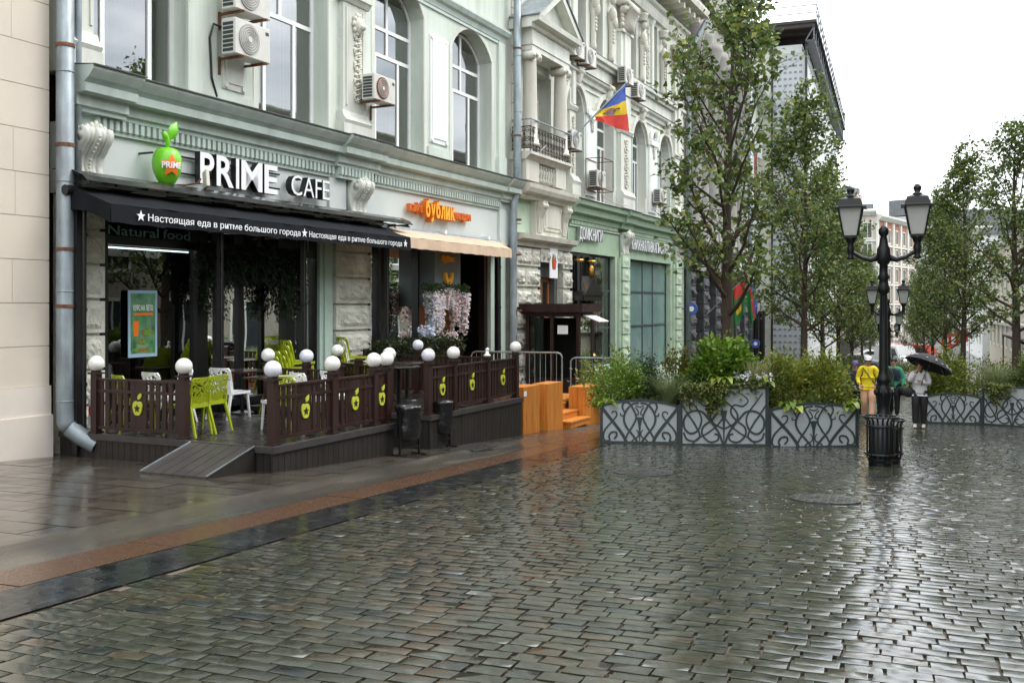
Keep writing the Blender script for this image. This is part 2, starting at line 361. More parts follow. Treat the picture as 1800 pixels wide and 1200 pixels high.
def slabs(name, x0, x1, y0, y1, ly, m, lx=None, gap=.008, dz=.0, jit=.10, wav=0.):
    V = []; Q = []; Cc = []; y = y0; row = 0
    while y < y1:
        ln = ly * (1 + jit * (rnd.random() - .5)); ye = y + ln
        x = x0 - (lx * .5 * (row % 2) if lx else 0)
        while x < x1 - .02:
            xe = min(x1, x + (lx if lx else x1 - x0)); xs = max(x, x0)
            if xe - xs > .05:
                h = dz + (rnd.random() - .5) * .003; n = len(V); g = gap / 2
                a = max(1, int(ln / .5)); c = np.ones(3) * (.8 + .4 * rnd.random())
                for (px, py) in ((xs + g, y + g), (xe - g, y + g), (xe - g, ye - g), (xs + g, ye - g)):
                    V.append((px, py, gz(py) + h)); Cc.append(c)
                Q.append((n, n + 1, n + 2, n + 3))
            x += (lx if lx else x1 - x0) + 1e-6
        y = ye; row += 1
    return tag(npmesh(name, V, Q, m, np.array(Cc)), kind='structure')
sheet('pavement_bed', -16, -4.7, [-14, 0, 30, 60, 66, 72, 78, 84, 90, 96, 102, 110, 200], -.060, M_jnt)
slabs('red_granite_strip', -5.90, -5.42, -1, 62, 1.55, M_redg)
slabs('black_granite_strip', -5.42, -4.86, -1, 62, 1.30, M_blkg)
slabs('pavement', -15.8, -6.74, -6, 62, .46, M_slab, lx=.93, gap=.013, jit=0)
gx_ = [-6.74, -6.66, -6.62, -6.5, -6.36, -6.2, -6.08, -5.98, -5.90]
sheet('gutter', 0, 0, [-6, 10, 20, 30, 40, 62], .0, M_gut, xs=gx_, prof=lambda x: -.034 * max(0, 1 - ((x + 6.3) / .34) ** 2) + (.001 if x < -6.6 else 0))
# ------------------------------------------------------------------ facade helpers (FAC coordinates: s, o, z)
def arc_pts(a, b, zs, rise, n=10):
    # segmental or round arch from (a,zs) to (b,zs) with the given rise
    h = (b - a) / 2; c = (a + b) / 2
    if rise <= 0: return [(a, zs), (b, zs)]
    r = (h * h + rise * rise) / (2 * rise); cz = zs + rise - r
    a0 = math.atan2(zs - cz, -h); a1 = math.atan2(zs - cz, h)
    return [(c + r * math.cos(a0 + (a1 - a0) * i / n), cz + r * math.sin(a0 + (a1 - a0) * i / n)) for i in range(n + 1)]
def arch_wall(mb, s0, s1, z0, z1, ops, o0, o1):
    # wall between o0 (back) and o1 (face) with openings (a, b, sill, spring, rise)
    x = s0
    for a, b, zs, zp, rise in sorted(ops):
        if a > x + 1e-4: mb.box(x, a, o0, o1, z0, z1)
        if zs > z0 + 1e-4: mb.box(a, b, o0, o1, z0, zs)
        ap = arc_pts(a, b, zp, rise)
        for (p, q) in zip(ap[:-1], ap[1:]):
            mb.add([(p[0], o0, p[1]), (q[0], o0, q[1]), (q[0], o0, z1), (p[0], o0, z1), (p[0], o1, p[1]), (q[0], o1, q[1]), (q[0], o1, z1), (p[0], o1, z1)],
                   [(0, 1, 2, 3), (7, 6, 5, 4), (0, 4, 5, 1), (3, 2, 6, 7)])
        x = b
    if s1 > x: mb.box(x, s1, o0, o1, z0, z1)
def window(parent, a, b, zs, zp, rise, o, mulls=(), rails=(), fw=.088, blind=True, m_frame=None, m_pane=None, vtop=None, dark=False, depth=.07):
    # framed window in an arched opening; mulls at s, rails at z; mulls may be (s, z0, z1)
    f = MB(FAC); ap = arc_pts(a, b, zp, rise, 10)
    f.box(a, a + fw, o - depth, o, zs, zp); f.box(b - fw, b, o - depth, o, zs, zp); f.box(a + fw, b - fw, o - depth, o, zs, zs + fw)
    ip = arc_pts(a + fw, b - fw, zp, max(rise - fw * .6, .0) if rise else 0, 10) if rise else [(a + fw, zp - fw), (b - fw, zp - fw)]
    if not rise: f.box(a + fw, b - fw, o - depth, o, zp - fw, zp)
    else:
        for i in range(10):
            p, q, r_, t_ = ap[i], ap[i + 1], ip[i + 1], ip[i]
            f.add([(p[0], o, p[1]), (q[0], o, q[1]), (r_[0], o, r_[1]), (t_[0], o, t_[1]), (r_[0], o - depth, r_[1]), (t_[0], o - depth, t_[1])], [(0, 1, 2, 3), (3, 2, 4, 5)])
    def top(s):
        if not rise: return zp - fw
        h = (b - a) / 2; r = (h * h + rise * rise) / (2 * rise); return zp + rise - r + math.sqrt(max(0, r * r - (s - (a + b) / 2) ** 2)) - fw * .8
    for m in mulls:
        s, z0, z1 = m if isinstance(m, tuple) else (m, zs + fw, None)
        f.box(s - fw / 2, s + fw / 2, o - depth + .006, o - .006, z0, z1 if z1 else top(s))
    for r_ in rails:
        z, x0, x1 = r_ if isinstance(r_, tuple) else (r_, a + fw, b - fw)
        f.box(x0, x1, o - depth + .003, o - .003, z - fw / 2, z + fw / 2)
    wo = f.build('window', m_frame or M_white, parent)
    p = MB(FAC); oo = o - depth * .5
    poly = [(a + .01, zs + .01), (b - .01, zs + .01)] + [(q[0], q[1] - .01) for q in ap[::-1]]
    p.add([(q[0], oo, q[1]) for q in poly], [tuple(range(len(poly)))[::-1]]); p.build('pane', m_pane or M_pane, wo)
    if blind:
        c = MB(FAC); n = max(6, int((b - a) / .11)); s0, s1 = a + .03, b - .03
        zt = zp + rise * .4
        for i in range(n):
            x = s0 + (s1 - s0) * i / n; x2 = s0 + (s1 - s0) * (i + 1) / n
            if rnd.random() < (.06 if not dark else .5): continue
            d = .02 * (rnd.random() - .5)
            c.add([(x, o - .10 - d, zs + .03), (x2 - .004, o - .09 + d, zs + .03), (x2 - .004, o - .09 + d, zt), (x, o - .10 - d, zt)], [(0, 1, 2, 3)])
        if c.f: c.build('blind', M_curt, wo)
    return wo
def moulding(mb, s0, s1, prof): mb.profile(prof, s0, s1)
def scroll(mb, s, w, z0, z1, o0=0.0, d=.30):
    # S-shaped console: ribbed body with a volute at the top and a rolled foot
    n = 14; H = z1 - z0
    KEY = [(0, .16), (.12, .20), (.28, .17), (.45, .20), (.62, .32), (.78, .43), (.90, .46), (1, .42)]
    def oo(t):
        for (t0, a0), (t1, a1) in zip(KEY[:-1], KEY[1:]):
            if t <= t1 + 1e-9: f_ = (t - t0) / (t1 - t0); f_ = f_ * f_ * (3 - 2 * f_); return o0 + (a0 + (a1 - a0) * f_) * d / .36
        return o0 + .42 * d / .36
    for k in range(5):
        a = s - w / 2 + w * k / 5; b = a + w / 5 * .92; e = .022 if k in (0, 2, 4) else 0
        pts = [(o0, z0)] + [(oo(i / n) + e, z0 + H * i / n) for i in range(n + 1)] + [(o0, z1)]
        mb.prism(pts, a, b, 'x')
    for zz, rr in ((z1 - .16 * H, .115 * H), (z0 + .07 * H, .070 * H)):
        oc = oo(1 if zz > z0 + H / 2 else 0) - rr * .80
        mb.tube([(s - w / 2 - .005, oc, zz), (s + w / 2 + .005, oc, zz)], rr, 12)
        mb.tube([(s - w / 2 - .02, oc, zz), (s + w / 2 + .02, oc, zz)], rr * .5, 10)
    for i in range(11):
        t = .12 + .72 * i / 10; mb.ball((s, oo(t) + .03, z0 + H * t), .020, 6, 4)
    for k in range(-3, 4):   # acanthus crown
        a = k * .28; mb.ball((s + k * w * .15, o0 + d * 1.02, z1 + .02 - .02 * abs(k)), (w * .08, .05, .10 - .014 * abs(k)), 7, 5)
def dentils(mb, s0, s1, z0, z1, o0, o1, pitch=.125, fill=.55):
    n = int((s1 - s0) / pitch); p = (s1 - s0) / n
    for i in range(n): mb.box(s0 + p * i, s0 + p * i + p * fill, o0, o1, z0, z1)
def rock_block(mb, s0, s1, o0, o1, z0, z1, rough=.022, nx=9, nz=5, margin=.05):
    # dressed margin with a rock-faced centre
    mb.box(s0, s1, o0, o1, z0, z1)
    a, b, c, d = s0 + margin, s1 - margin, z0 + margin, z1 - margin
    rr = random.Random(int((s0 * 91 + z0 * 57) * 100))
    hs = {}
    def fnn(u, v):
        e = min(u, 1 - u, v, 1 - v); k = 0 if e < 1e-6 else 1
        return (a + (b - a) * u + (rr.random() - .5) * k * (b - a) / nx * .5, o1 + (k * (.022 + rr.random() * rough * 1.3) if k else -.004), c + (d - c) * v + (rr.random() - .5) * k * (d - c) / nz * .4)
    mb.grid(fnn, nx, nz)

# ------------------------------------------------------------------ the mint building with two cafes on its ground floor
B1 = thing('mint_building', 'pale mint building with teal cornice above the two cafes', 'building', W(18, 0, -1.0), FROT)
S0, S1 = 10.55, 25.9
o_ = -.37
wb = MB(FAC)
ops = [(11.0, 13.15, 5.22, 9.2, .55), (14.95, 17.14, 5.22, 9.2, .55), (18.92, 21.06, 5.22, 8.58, .66), (22.52, 24.75, 5.22, 8.30, .62)]
wb = MB(FAC)
arch_wall(wb, S0, 18.0, 5.12, 11.9, ops[:2], -.5, 0)
arch_wall(wb, 18.0, S1, 5.12, 11.9, ops[2:], -.5, 0)
wb.box(S0, S1, -9, -.5, 11.5, 11.9)
wb.build('wall', M_mint, B1)
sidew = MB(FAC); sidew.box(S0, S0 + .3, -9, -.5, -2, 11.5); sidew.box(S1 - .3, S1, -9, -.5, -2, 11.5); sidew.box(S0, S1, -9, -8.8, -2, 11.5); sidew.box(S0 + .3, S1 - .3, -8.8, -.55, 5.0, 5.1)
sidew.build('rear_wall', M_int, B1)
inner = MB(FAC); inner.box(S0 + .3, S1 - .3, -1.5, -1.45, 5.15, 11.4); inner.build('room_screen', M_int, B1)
rv = MB(FAC)            # tinted window surrounds, standing a little proud of the wall
for a, b, zs, zp, ri in ops:
    for (x0, x1) in ((a - .16, a - .02), (b + .02, b + .16)): rv.box(x0, x1, -.1, .012, 5.2, zp)
    ip, op_ = arc_pts(a - .02, b + .02, zp, ri + .01), arc_pts(a - .16, b + .16, zp, ri + .13)
    for i in range(10): rv.add([(ip[i][0], .012, ip[i][1]), (ip[i + 1][0], .012, ip[i + 1][1]), (op_[i + 1][0], .012, op_[i + 1][1]), (op_[i][0], .012, op_[i][1])], [(0, 1, 2, 3)])
rv.build('window_surround', M_pale, B1)
window(B1, 11.0, 13.15, 5.25, 9.2, .5, o_, mulls=[(11.6, 5.3, 7.4), (12.6, 5.3, 7.4), (12.1, 7.4, None)], rails=[7.4, 8.4])
window(B1, 14.95, 17.14, 5.25, 9.2, .5, o_, mulls=[(15.57, 5.3, 7.35), (16.5, 5.3, 7.35), (16.05, 7.35, None)], rails=[7.35, 8.3])
window(B1, 18.92, 21.06, 5.25, 8.53, .64, o_, mulls=[(19.5, 5.3, 7.42), (20.49, 5.3, 7.42), (20.0, 7.42, None)], rails=[7.42, 8.05])
window(B1, 22.52, 24.75, 5.25, 8.27, .6, o_, mulls=[(23.2, 5.3, 7.3), (24.12, 5.3, 7.3), (23.65, 7.3, None)], rails=[7.3, 7.95])
# cornice between the floors
def b1_cornice(mb, s0, s1, e=0):
    mb.profile([(-.1, 4.50), (.10 + e, 4.50), (.10 + e, 4.56), (.16 + e, 4.58), (.16 + e, 4.74), (.34 + e, 4.76), (.36 + e, 4.88), (.30 + e, 4.90), (.40 + e, 4.96), (.47 + e, 5.04), (.50 + e, 5.08), (.50 + e, 5.13), (-.1, 5.19)], s0, s1)
cb = MB(FAC)
b1_cornice(cb, S0, 11.55, .10); b1_cornice(cb, 11.55, 17.2); b1_cornice(cb, 17.2, 18.75, .10); b1_cornice(cb, 18.75, 25.1); b1_cornice(cb, 25.1, S1, .06)
cb.build('cornice', M_teal, B1)
fl = MB(FAC)
for a, b, e in ((S0, 11.56, .10), (11.54, 17.2, 0), (17.19, 18.76, .10), (18.75, 25.1, 0), (25.09, S1, .06)):
    n = int((b - a) / .5)
    for i in range(n):
        x = a + (b - a) * i / n; d = rnd.random() * .014
        fl.prism([(-.05, 5.215), (.54 + e + d, 5.14), (.54 + e + d, 5.125), (-.05, 5.20)], x, x + (b - a) / n, 'x')
fl.build('tin_flashing', M_tin, B1)
db = MB(FAC)
db.box(S0, 17.3, -.05, .045, 4.30, 4.5); db.box(17.3, 18.6, -.05, .16, 4.30, 4.5); db.box(18.6, S1, -.05, .045, 4.30, 4.5)
dentils(db, 11.05, 17.28, 4.33, 4.49, .045, .115); dentils(db, 17.32, 18.58, 4.33, 4.49, .16, .23); dentils(db, 18.63, 25.2, 4.33, 4.49, .045, .115)
db.box(S0, 17.3, .0, .06, 4.26, 4.30); db.box(17.3, 18.6, .0, .18, 4.26, 4.3); db.box(18.6, S1, 0, .06, 4.26, 4.30)
db.build('dentil_course', M_teal, B1)
fb = MB(FAC); fb.box(S0, S1, -.3, 0, 3.28, 4.35); fb.box(17.12, 17.72, -.02, .06, 3.28, 4.28); fb.box(25.15, S1, -.02, .07, 3.28, 4.28); fb.build('fascia', M_fascia, B1)
for s in (10.86, 18.06):
    k = MB(FAC); k.s = True; scroll(k, s, .54, 3.46, 4.26, .0); k.build('scroll_console', M_pale, B1)
# pilasters of the upper floor
def pilaster(s, w):
    p = MB(FAC)
    p.box(s - w / 2 - .1, s + w / 2 + .1, 0, .22, 5.19, 5.45); p.prism([(0, 5.45), (.22, 5.45), (.25, 5.52), (.17, 5.62), (.14, 5.72), (0, 5.72)], s - w / 2 - .06, s + w / 2 + .06, 'x')
    p.box(s - w / 2, s + w / 2, 0, .12, 5.72, 8.05)
    p.prism([(0, 8.05), (.15, 8.05), (.22, 8.16), (.25, 8.16), (.25, 8.3), (0, 8.3)], s - w / 2 - .08, s + w / 2 + .08, 'x')
    p.box(s - w / 2, s + w / 2, 0, .10, 8.3, 11.5)
    for x in (s - w * .36, s + w * .36): p.box(x - .025, x + .025, .12, .145, 5.85, 7.95)
    p.build('pilaster', M_pale, B1)
pilaster(17.95, .86); pilaster(10.78, .42)
def ornament(mb, s, w, z0, z1, o, seed=1, dens=1.0):
    rr = random.Random(seed); z = z0; k = 0
    while z < z1:
        wob = math.sin(k * 1.1) * w * .22
        mb.ball((s + wob, o, z), (w * .17, .03, .05), 8, 6); mb.ball((s - wob * 1.2, o, z + .03), (w * .12, .025, .07), 7, 5)
        if k % 3 == 0:
            mb.tube([(s + w * .34 * math.cos(a), o + .012, z + .06 + .07 * math.sin(a)) for a in [i * .7 for i in range(9)]], .018, 5)
        mb.tube([(s - w * .3, o + .01, z - .02), (s, o + .03, z + .03), (s + w * .3, o + .01, z + .08)], .016, 5)
        z += .11 / dens; k += 1
orn = MB(FAC); orn.s = True; ornament(orn, 18.05, .42, 6.0, 7.72, .13, 3)
orn.ball((18.05, .18, 7.62), (.16, .09, .19), 12, 8); orn.ball((18.05, .27, 7.58), (.08, .07, .07), 10, 6)   # lion mask
for a in range(10): orn.ball((18.05 + .17 * math.cos(a * .628), .15, 7.64 + .2 * math.sin(a * .628)), (.06, .05, .07), 6, 5)
orn.build('carved_garland', M_cream, B1)
def raised_panel(s0, s1, z0, z1, name='raised_panel', par=None, m=None, o=0, step=.035):
    p = MB(FAC)
    p.box(s0, s1, o - .01, o + step, z0, z1); e = .07
    p.box(s0 + e, s1 - e, o + step, o + step + .02, z0 + e * 1.6, z1 - e * 1.6)
    for x in (s0 + e, s1 - e):
        for z in (z0 + e, z1 - e): p.tube([(x, o, z), (x, o + step + .03, z)], .055, 10)
    p.build(name, m or M_white, par or B1)
raised_panel(21.35, 22.22, 5.62, 8.3)
raised_panel(13.95, 14.55, 5.5, 8.6, m=M_pale)
for bx in ([(21.22, 22.36, 0, .06, 5.19, 5.5)], [(13.05, 13.75, 0, .06, 5.19, 8.9), (13.1, 14.78, 0, .04, 5.19, 5.42)], [(25.05, 25.55, 0, .10, 5.19, 5.75), (25.1, 25.5, 0, .07, 5.75, 9.0)]):
    pl = MB(FAC)
    for q in bx: pl.box(*q)
    pl.build('wall_strip', M_mint, B1)
sc = MB(FAC); sc.profile([(0, 9.02), (.05, 9.02), (.08, 9.14), (.16, 9.18), (.22, 9.28), (.22, 9.33), (0, 9.37)], 18.6, S1 - .3); sc.box(18.6, S1 - .3, 0, .045, 8.93, 9.0); sc.build('string_course', M_teal, B1)
# ground floor: rusticated piers, shop glazing, interiors
def rust_pier(s0, s1, z0, z1, o1, par, m=M_rust_s, n=None, gap=.05):
    p = MB(FAC); n = n or max(1, round((z1 - z0) / .55)); h = (z1 - z0) / n
    p.box(s0 + .05, s1 - .05, -.3, o1 - .08, z0, z1)
    for i in range(n): rock_block(p, s0, s1, -.2, o1 - .02, z0 + i * h + gap / 2, z0 + (i + 1) * h - gap / 2)
    p.build('rusticated_pier', m, par)
rust_pier(S0, 11.22, -1.0, 3.28, .12, B1, n=8)
rust_pier(17.3, 18.62, -1.2, 3.28, .12, B1, n=8)
jm = MB(FAC); jm.box(16.82, 17.28, -.3, .03, -1, 3.28); jm.box(16.95, 17.02, .03, .07, -1, 3.28); jm.build('door_jamb', M_mintd, B1)
jm = MB(FAC); jm.box(24.62, S1 - .35, -.3, .05, -1.5, 3.28); jm.box(24.9, 25.15, .05, .10, -1.5, 3.28); jm.build('door_jamb', M_mintd, B1)
M_sfr = mat('black_shop_frame', (.010, .010, .011), .30, .2, 8)
def shopfront(s_list, z0, z1, o, panes, transom=None, fm=None):
    f = MB(FAC)
    for s, w in s_list: f.box(s - w / 2, s + w / 2, o - .12, o + .06, z0, z1)
    a, b = s_list[0][0], s_list[-1][0]
    f.box(a, b, o - .10, o + .04, z1 - .12, z1 + .0); f.box(a, b, o - .10, o + .04, z0, z0 + .14)
    if transom: f.box(a, b, o - .10, o + .05, transom - .07, transom + .07)
    f.build('shop_frame', fm or M_sfr, B1)
    for (x0, x1) in panes:
        g = MB(FAC); g.add([(x0, o - .03, z0 + .1), (x1, o - .03, z0 + .1), (x1, o - .03, z1 - .1), (x0, o - .03, z1 - .1)], [(0, 1, 2, 3)]); g.build('shop_pane', M_glass, B1)
ZD = -.27
shopfront([(11.30, .22), (13.50, .26), (14.55, .06), (15.95, .28), (16.82, .10)], ZD, 3.28, -.10, [(11.38, 13.4), (13.6, 14.52), (14.58, 15.83), (16.08, 16.8)], transom=2.62)
shopfront([(18.72, .14), (19.22, .18), (20.9, .06), (24.5, .20)], -.9, 3.28, -.10, [(18.78, 19.14), (19.3, 20.9)])
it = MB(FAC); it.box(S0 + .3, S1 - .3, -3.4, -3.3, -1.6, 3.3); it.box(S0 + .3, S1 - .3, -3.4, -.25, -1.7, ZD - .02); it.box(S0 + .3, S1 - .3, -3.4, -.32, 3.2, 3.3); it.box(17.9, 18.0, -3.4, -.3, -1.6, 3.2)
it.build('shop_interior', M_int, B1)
M_brn = mat('brown_wood_lining', (.20, .075, .03), .45, .3, 4, .1, 60, stretch=(4, 4, .2))
bi = MB(FAC); bi.box(19.3, 20.9, -.75, -.7, -1.5, 3.2); bi.box(22.2, 24.4, -1.05, -1.0, -1.6, 3.2); bi.box(20.9, 20.95, -1.05, -.2, -1.6, 3.2); bi.box(23.2, 23.5, -1.0, -.93, -1.4, 3.1); bi.build('door_lining', M_brn, B1)
M_led = mat('led_strip', (.8, .9, .95), .5, 0, emit=(.85, .95, 1.0), estr=1.6)
for a, b in ((11.42, 13.3), (15.0, 15.8), (16.1, 16.78)):
    ld = MB(FAC); ld.box(a, b, -.20, -.17, 2.50, 2.525); ld.build('strip_light', M_led, B1)
# ------------------------------------------------------------------ beige building at the near end
BB = thing('beige_building', 'smooth beige stucco building with thin joints and white plinth', 'building', W(7, .2, -.4), FROT)
bw = MB(FAC); rows = [.42, 1.0, 1.62, 2.24, 2.86, 3.48, 4.1, 4.72, 5.34, 5.96, 6.6, 8, 10, 12]
for a, b in zip(rows[:-1], rows[1:]):
    x = -14 + rnd.random()
    while x < 10.2:
        x2 = min(x + 1.9, 10.2)
        if 10.2 - x2 < .4: x2 = 10.2
        bw.box(x, x2 - (.006 if x2 < 10.2 else 0), -.5, .10, a + .005, b - .005); x = x2
bw.box(-14, 10.18, -8, .085, .42, 12)
bw.build('wall', M_beige, BB)
bp = MB(FAC); bp.box(-14, 10.22, -.5, .12, -.02, .42); bp.box(-14, 10.23, -.5, .15, -1.2, .0); bp.build('plinth', M_plinth, BB)
# ------------------------------------------------------------------ the green-and-cream building with portico, balcony and bookshop
B2 = thing('stucco_building', 'ornate pale green building with pedimented portico, balcony and bookshop below', 'building', W(35, 0, -2), FROT)
A0, A1 = 25.9, 44.2
wb = MB(FAC)
archs = [(30.15, 31.75, 5.25, 8.15, .72), (33.05, 34.75, 5.25, 8.15, .72), (36.95, 38.6, 5.25, 8.05, .72), (40.4, 42.0, 5.25, 8.0, .72)]
ups = [(31.25, 32.0), (32.9, 33.65), (36.75, 37.45), (39.55, 40.2), (41.05, 41.6)]
arch_wall(wb, A0, 27.2, 3.4, 15.2, [], -.6, 0)
arch_wall(wb, 27.2, 29.6, 3.4, 15.2, [(27.35, 28.95, 6.2, 8.7, 0)], -.6, 0)
arch_wall(wb, 29.6, A1, 4.3, 9.6, archs, -.6, 0)
arch_wall(wb, 29.6, A1, 9.6, 15.2, [(a, b, 10.35, 13.15, 0) for a, b in ups] + [(29.85, 30.6, 10.35, 13.15, 0)], -.6, 0)
wb.build('wall', M_pale, B2)
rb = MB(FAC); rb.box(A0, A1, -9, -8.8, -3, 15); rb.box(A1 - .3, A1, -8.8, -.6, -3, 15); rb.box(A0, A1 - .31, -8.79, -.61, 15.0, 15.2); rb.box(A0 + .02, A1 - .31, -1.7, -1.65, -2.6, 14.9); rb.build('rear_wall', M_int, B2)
for i, (a, b, zs, zp, ri) in enumerate(archs):
    window(B2, a + .02, b - .02, zs + .02, zp, ri - .02, -.32, mulls=[(a + .38, 5.3, 7.3), (b - .38, 5.3, 7.3), ((a + b) / 2, 7.3, None)] if i != 1 else [(a + .5, 5.3, 7.3), (b - .42, 5.3, 7.3)], rails=[7.3, 7.95])
    h = MB(FAC); h.s = False                                           # hood mould and scrolled keystone
    ip, op_ = arc_pts(a - .12, b + .12, zp, ri + .10, 12), arc_pts(a - .32, b + .32, zp, ri + .30, 12)
    for k in range(12):
        h.add([(ip[k][0], .10, ip[k][1]), (ip[k + 1][0], .10, ip[k + 1][1]), (op_[k + 1][0], .10, op_[k + 1][1]), (op_[k][0], .10, op_[k][1]), (op_[k][0], 0, op_[k][1]), (op_[k + 1][0], 0, op_[k + 1][1]), (ip[k][0], 0, ip[k][1]), (ip[k + 1][0], 0, ip[k + 1][1])], [(0, 1, 2, 3), (3, 2, 5, 4), (6, 7, 1, 0)])
    h.build('hood_mould', M_pale, B2)
    k = MB(FAC); k.s = True; m = (a + b) / 2; k.prism([(.0, zp + ri - .05), (.14, zp + ri - .05), (.20, zp + ri + .2), (.30, zp + ri + .45), (.24, zp + ri + .62), (0, zp + ri + .66)], m - .14, m + .14, 'x')
    k.tube([(m - .2, .22, zp + ri + .5), (m + .2, .22, zp + ri + .5)], .11, 10); k.tube([(m - .17, .12, zp + ri + .04), (m + .17, .12, zp + ri + .04)], .07, 8); k.build('keystone', M_cream, B2)
    q = MB(FAC)                                                        # reveal edge strips
    q.box(a - .11, a - .01, -.1, .02, 5.9, zp); q.build('window_jamb', M_mintd, B2); q = MB(FAC); q.box(b + .01, b + .11, -.1, .02, 5.9, zp); q.build('window_jamb', M_mintd, B2)
for a, b in ups:
    window(B2, a + .01, b - .01, 10.37, 13.1, 0, -.4, mulls=[(a + b) / 2], rails=[12.2], fw=.05, blind=False, m_frame=mat('dark_red_frame', (.07, .035, .03), .5, .2))
window(B2, 27.37, 28.93, 6.2, 8.68, 0, -.4, mulls=[27.9, 28.4], rails=[8.0], fw=.07)
# niches between the arches
for s, w in ((32.4, .95), (39.5, 1.0)):
    p = MB(FAC); p.box(s - w / 2, s + w / 2, 0, .05, 5.35, 8.1); p.box(s - w / 2 + .1, s + w / 2 - .1, .05, .07, 5.5, 7.7)
    ip = arc_pts(s - w * .36, s + w * .36, 8.35, w * .36, 10)
    p.tube([(x, .08, z) for x, z in ip], .08, 6); p.box(s - w * .46, s + w * .46, 0, .14, 8.1, 8.3); p.build('niche_panel', M_white, B2)
    q = MB(FAC); q.s = True; ornament(q, s, .3, 7.6, 8.4, .1, 4, 1.2); q.build('niche_ornament', M_rust_s, B2)
# string courses
c = MB(FAC)
c.profile([(0, 9.16), (.10, 9.16), (.12, 9.28), (.22, 9.34), (.24, 9.42), (0, 9.46)], 29.6, A1)
c.profile([(0, 10.02), (.12, 10.02), (.14, 10.12), (.24, 10.16), (.26, 10.28), (0, 10.33)], 29.6, A1)
c.profile([(0, 8.94), (.05, 8.94), (.05, 9.02), (0, 9.02)], 29.6, A1)
c.profile([(0, 13.3), (.16, 13.3), (.2, 13.45), (.2, 13.7), (.32, 13.78), (.34, 13.9), (0, 13.9)], 29.6, A1)
c.build('string_course', M_pale, B2)
f = MB(FAC)
for z in (9.43, 10.30): f.prism([(0, z + .035), (.27, z), (.27, z - .012), (0, z + .02)], 29.6, A1, 'x')
f.build('tin_flashing', M_tin, B2)
ev = MB(FAC); ev.profile([(0, 14.3), (.5, 14.3), (.55, 14.4), (1.15, 14.45), (1.2, 14.65), (1.2, 14.75), (0, 14.95)], A0, A1)
for s in np.arange(30.5, 44, .8): ev.box(s, s + .22, .02, .95, 14.08, 14.3)
ev.build('eaves', M_cream, B2)
# giant pilasters
def giant(s, w, o):
    p = MB(FAC)
    p.box(s - w / 2 - .12, s + w / 2 + .12, 0, o + .14, 5.19, 5.55); p.prism([(0, 5.55), (o + .14, 5.55), (o + .18, 5.66), (o + .06, 5.85), (0, 5.85)], s - w / 2 - .08, s + w / 2 + .08, 'x')
    p.box(s - w / 2, s + w / 2, 0, o, 5.85, 8.0); p.prism([(0, 8.0), (o + .04, 8.0), (o + .1, 8.12), (o + .02, 8.2), (0, 8.2)], s - w / 2 - .05, s + w / 2 + .05, 'x')
    p.box(s - w / 2, s + w / 2, 0, o, 8.2, 11.75); p.box(s - w / 4, s + w / 4, 0, o + .07, 8.2, 11.75)
    p.box(s - w / 2 - .04, s + w / 2 + .04, 0, o + .1, 11.75, 11.85)
    p.build('giant_pilaster', M_pale, B2)
    q = MB(FAC); q.s = True; ornament(q, s, w * .5, 6.0, 7.8, o + .01, int(s)); q.build('carved_garland', M_cream, B2)
    k = MB(FAC); k.s = True
    k.lathe([(w * .40, 0), (w * .42, .3), (w * .55, .75), (w * .62, .82)], (s, o * .5, 11.85), 4)
    for x in (s - w * .52, s, s + w * .52):
        k.tube([(x, o + .02, 12.55), (x, o + .24, 12.55)], .16, 10); k.tube([(x, o + .02, 12.55), (x, o + .30, 12.55)], .07, 8)
        for j in range(3): k.ball((x, o + .06, 12.0 + j * .17), (.11, .08, .10), 7, 5)
    k.box(s - w * .68, s + w * .68, 0, o + .30, 12.72, 12.9); k.build('capital', M_cream, B2)
giant(35.75, 1.15, .16); giant(42.9, 1.15, .16); giant(30.85 - .3, .5, .10)
for s in (32.45, 34.25, 37.85, 40.62):   # herms with drapery between the upper windows, carved panel in the middle of each bay
    q = MB(FAC); q.s = True
    q.lathe([(.10, 0), (.13, .15), (.10, .3), (.11, 1.2), (.15, 1.7)], (s, .10, 10.4), 8); q.ball((s, .17, 12.1), (.2, .15, .3), 10, 7); q.ball((s + .04, .22, 11.85), (.15, .13, .25), 8, 6)
    q.ball((s, .18, 12.62), (.12, .12, .16), 8, 6); q.lathe([(.2, 0), (.16, .08), (.24, .2), (.26, .3)], (s, .12, 12.8), 8)
    for j in range(5): q.ball((s, .2, 11.65 - j * .13), (.07, .05, .08), 6, 4)
    q.build('herm_figure', M_cream, B2)
q = MB(FAC)
for s in (38.72,):
    for x in (s - .55, s + .55): q.box(x - .12, x + .12, 0, .12, 10.35, 13.0); q.prism([(0, 13.0), (.12, 13.0), (.2, 13.2), (0, 13.2)], x - .16, x + .16, 'x')
q.box(38.4, 39.05, 0, .05, 10.6, 12.9); q.build('attic_pilaster', M_pale, B2)
q = MB(FAC); q.s = True; ornament(q, 38.72, .5, 10.75, 12.75, .06, 9); q.build('carved_panel', M_rust_s, B2)
# rustication lines in the left bay: courses standing proud of the wall, butted round the portico
r = MB(FAC); z = 5.25
while z < 13: r.box(A0 + .12, 26.62, 0, .05, z, z + .52); z += .55
r.build('rusticated_courses', M_cream, B2)
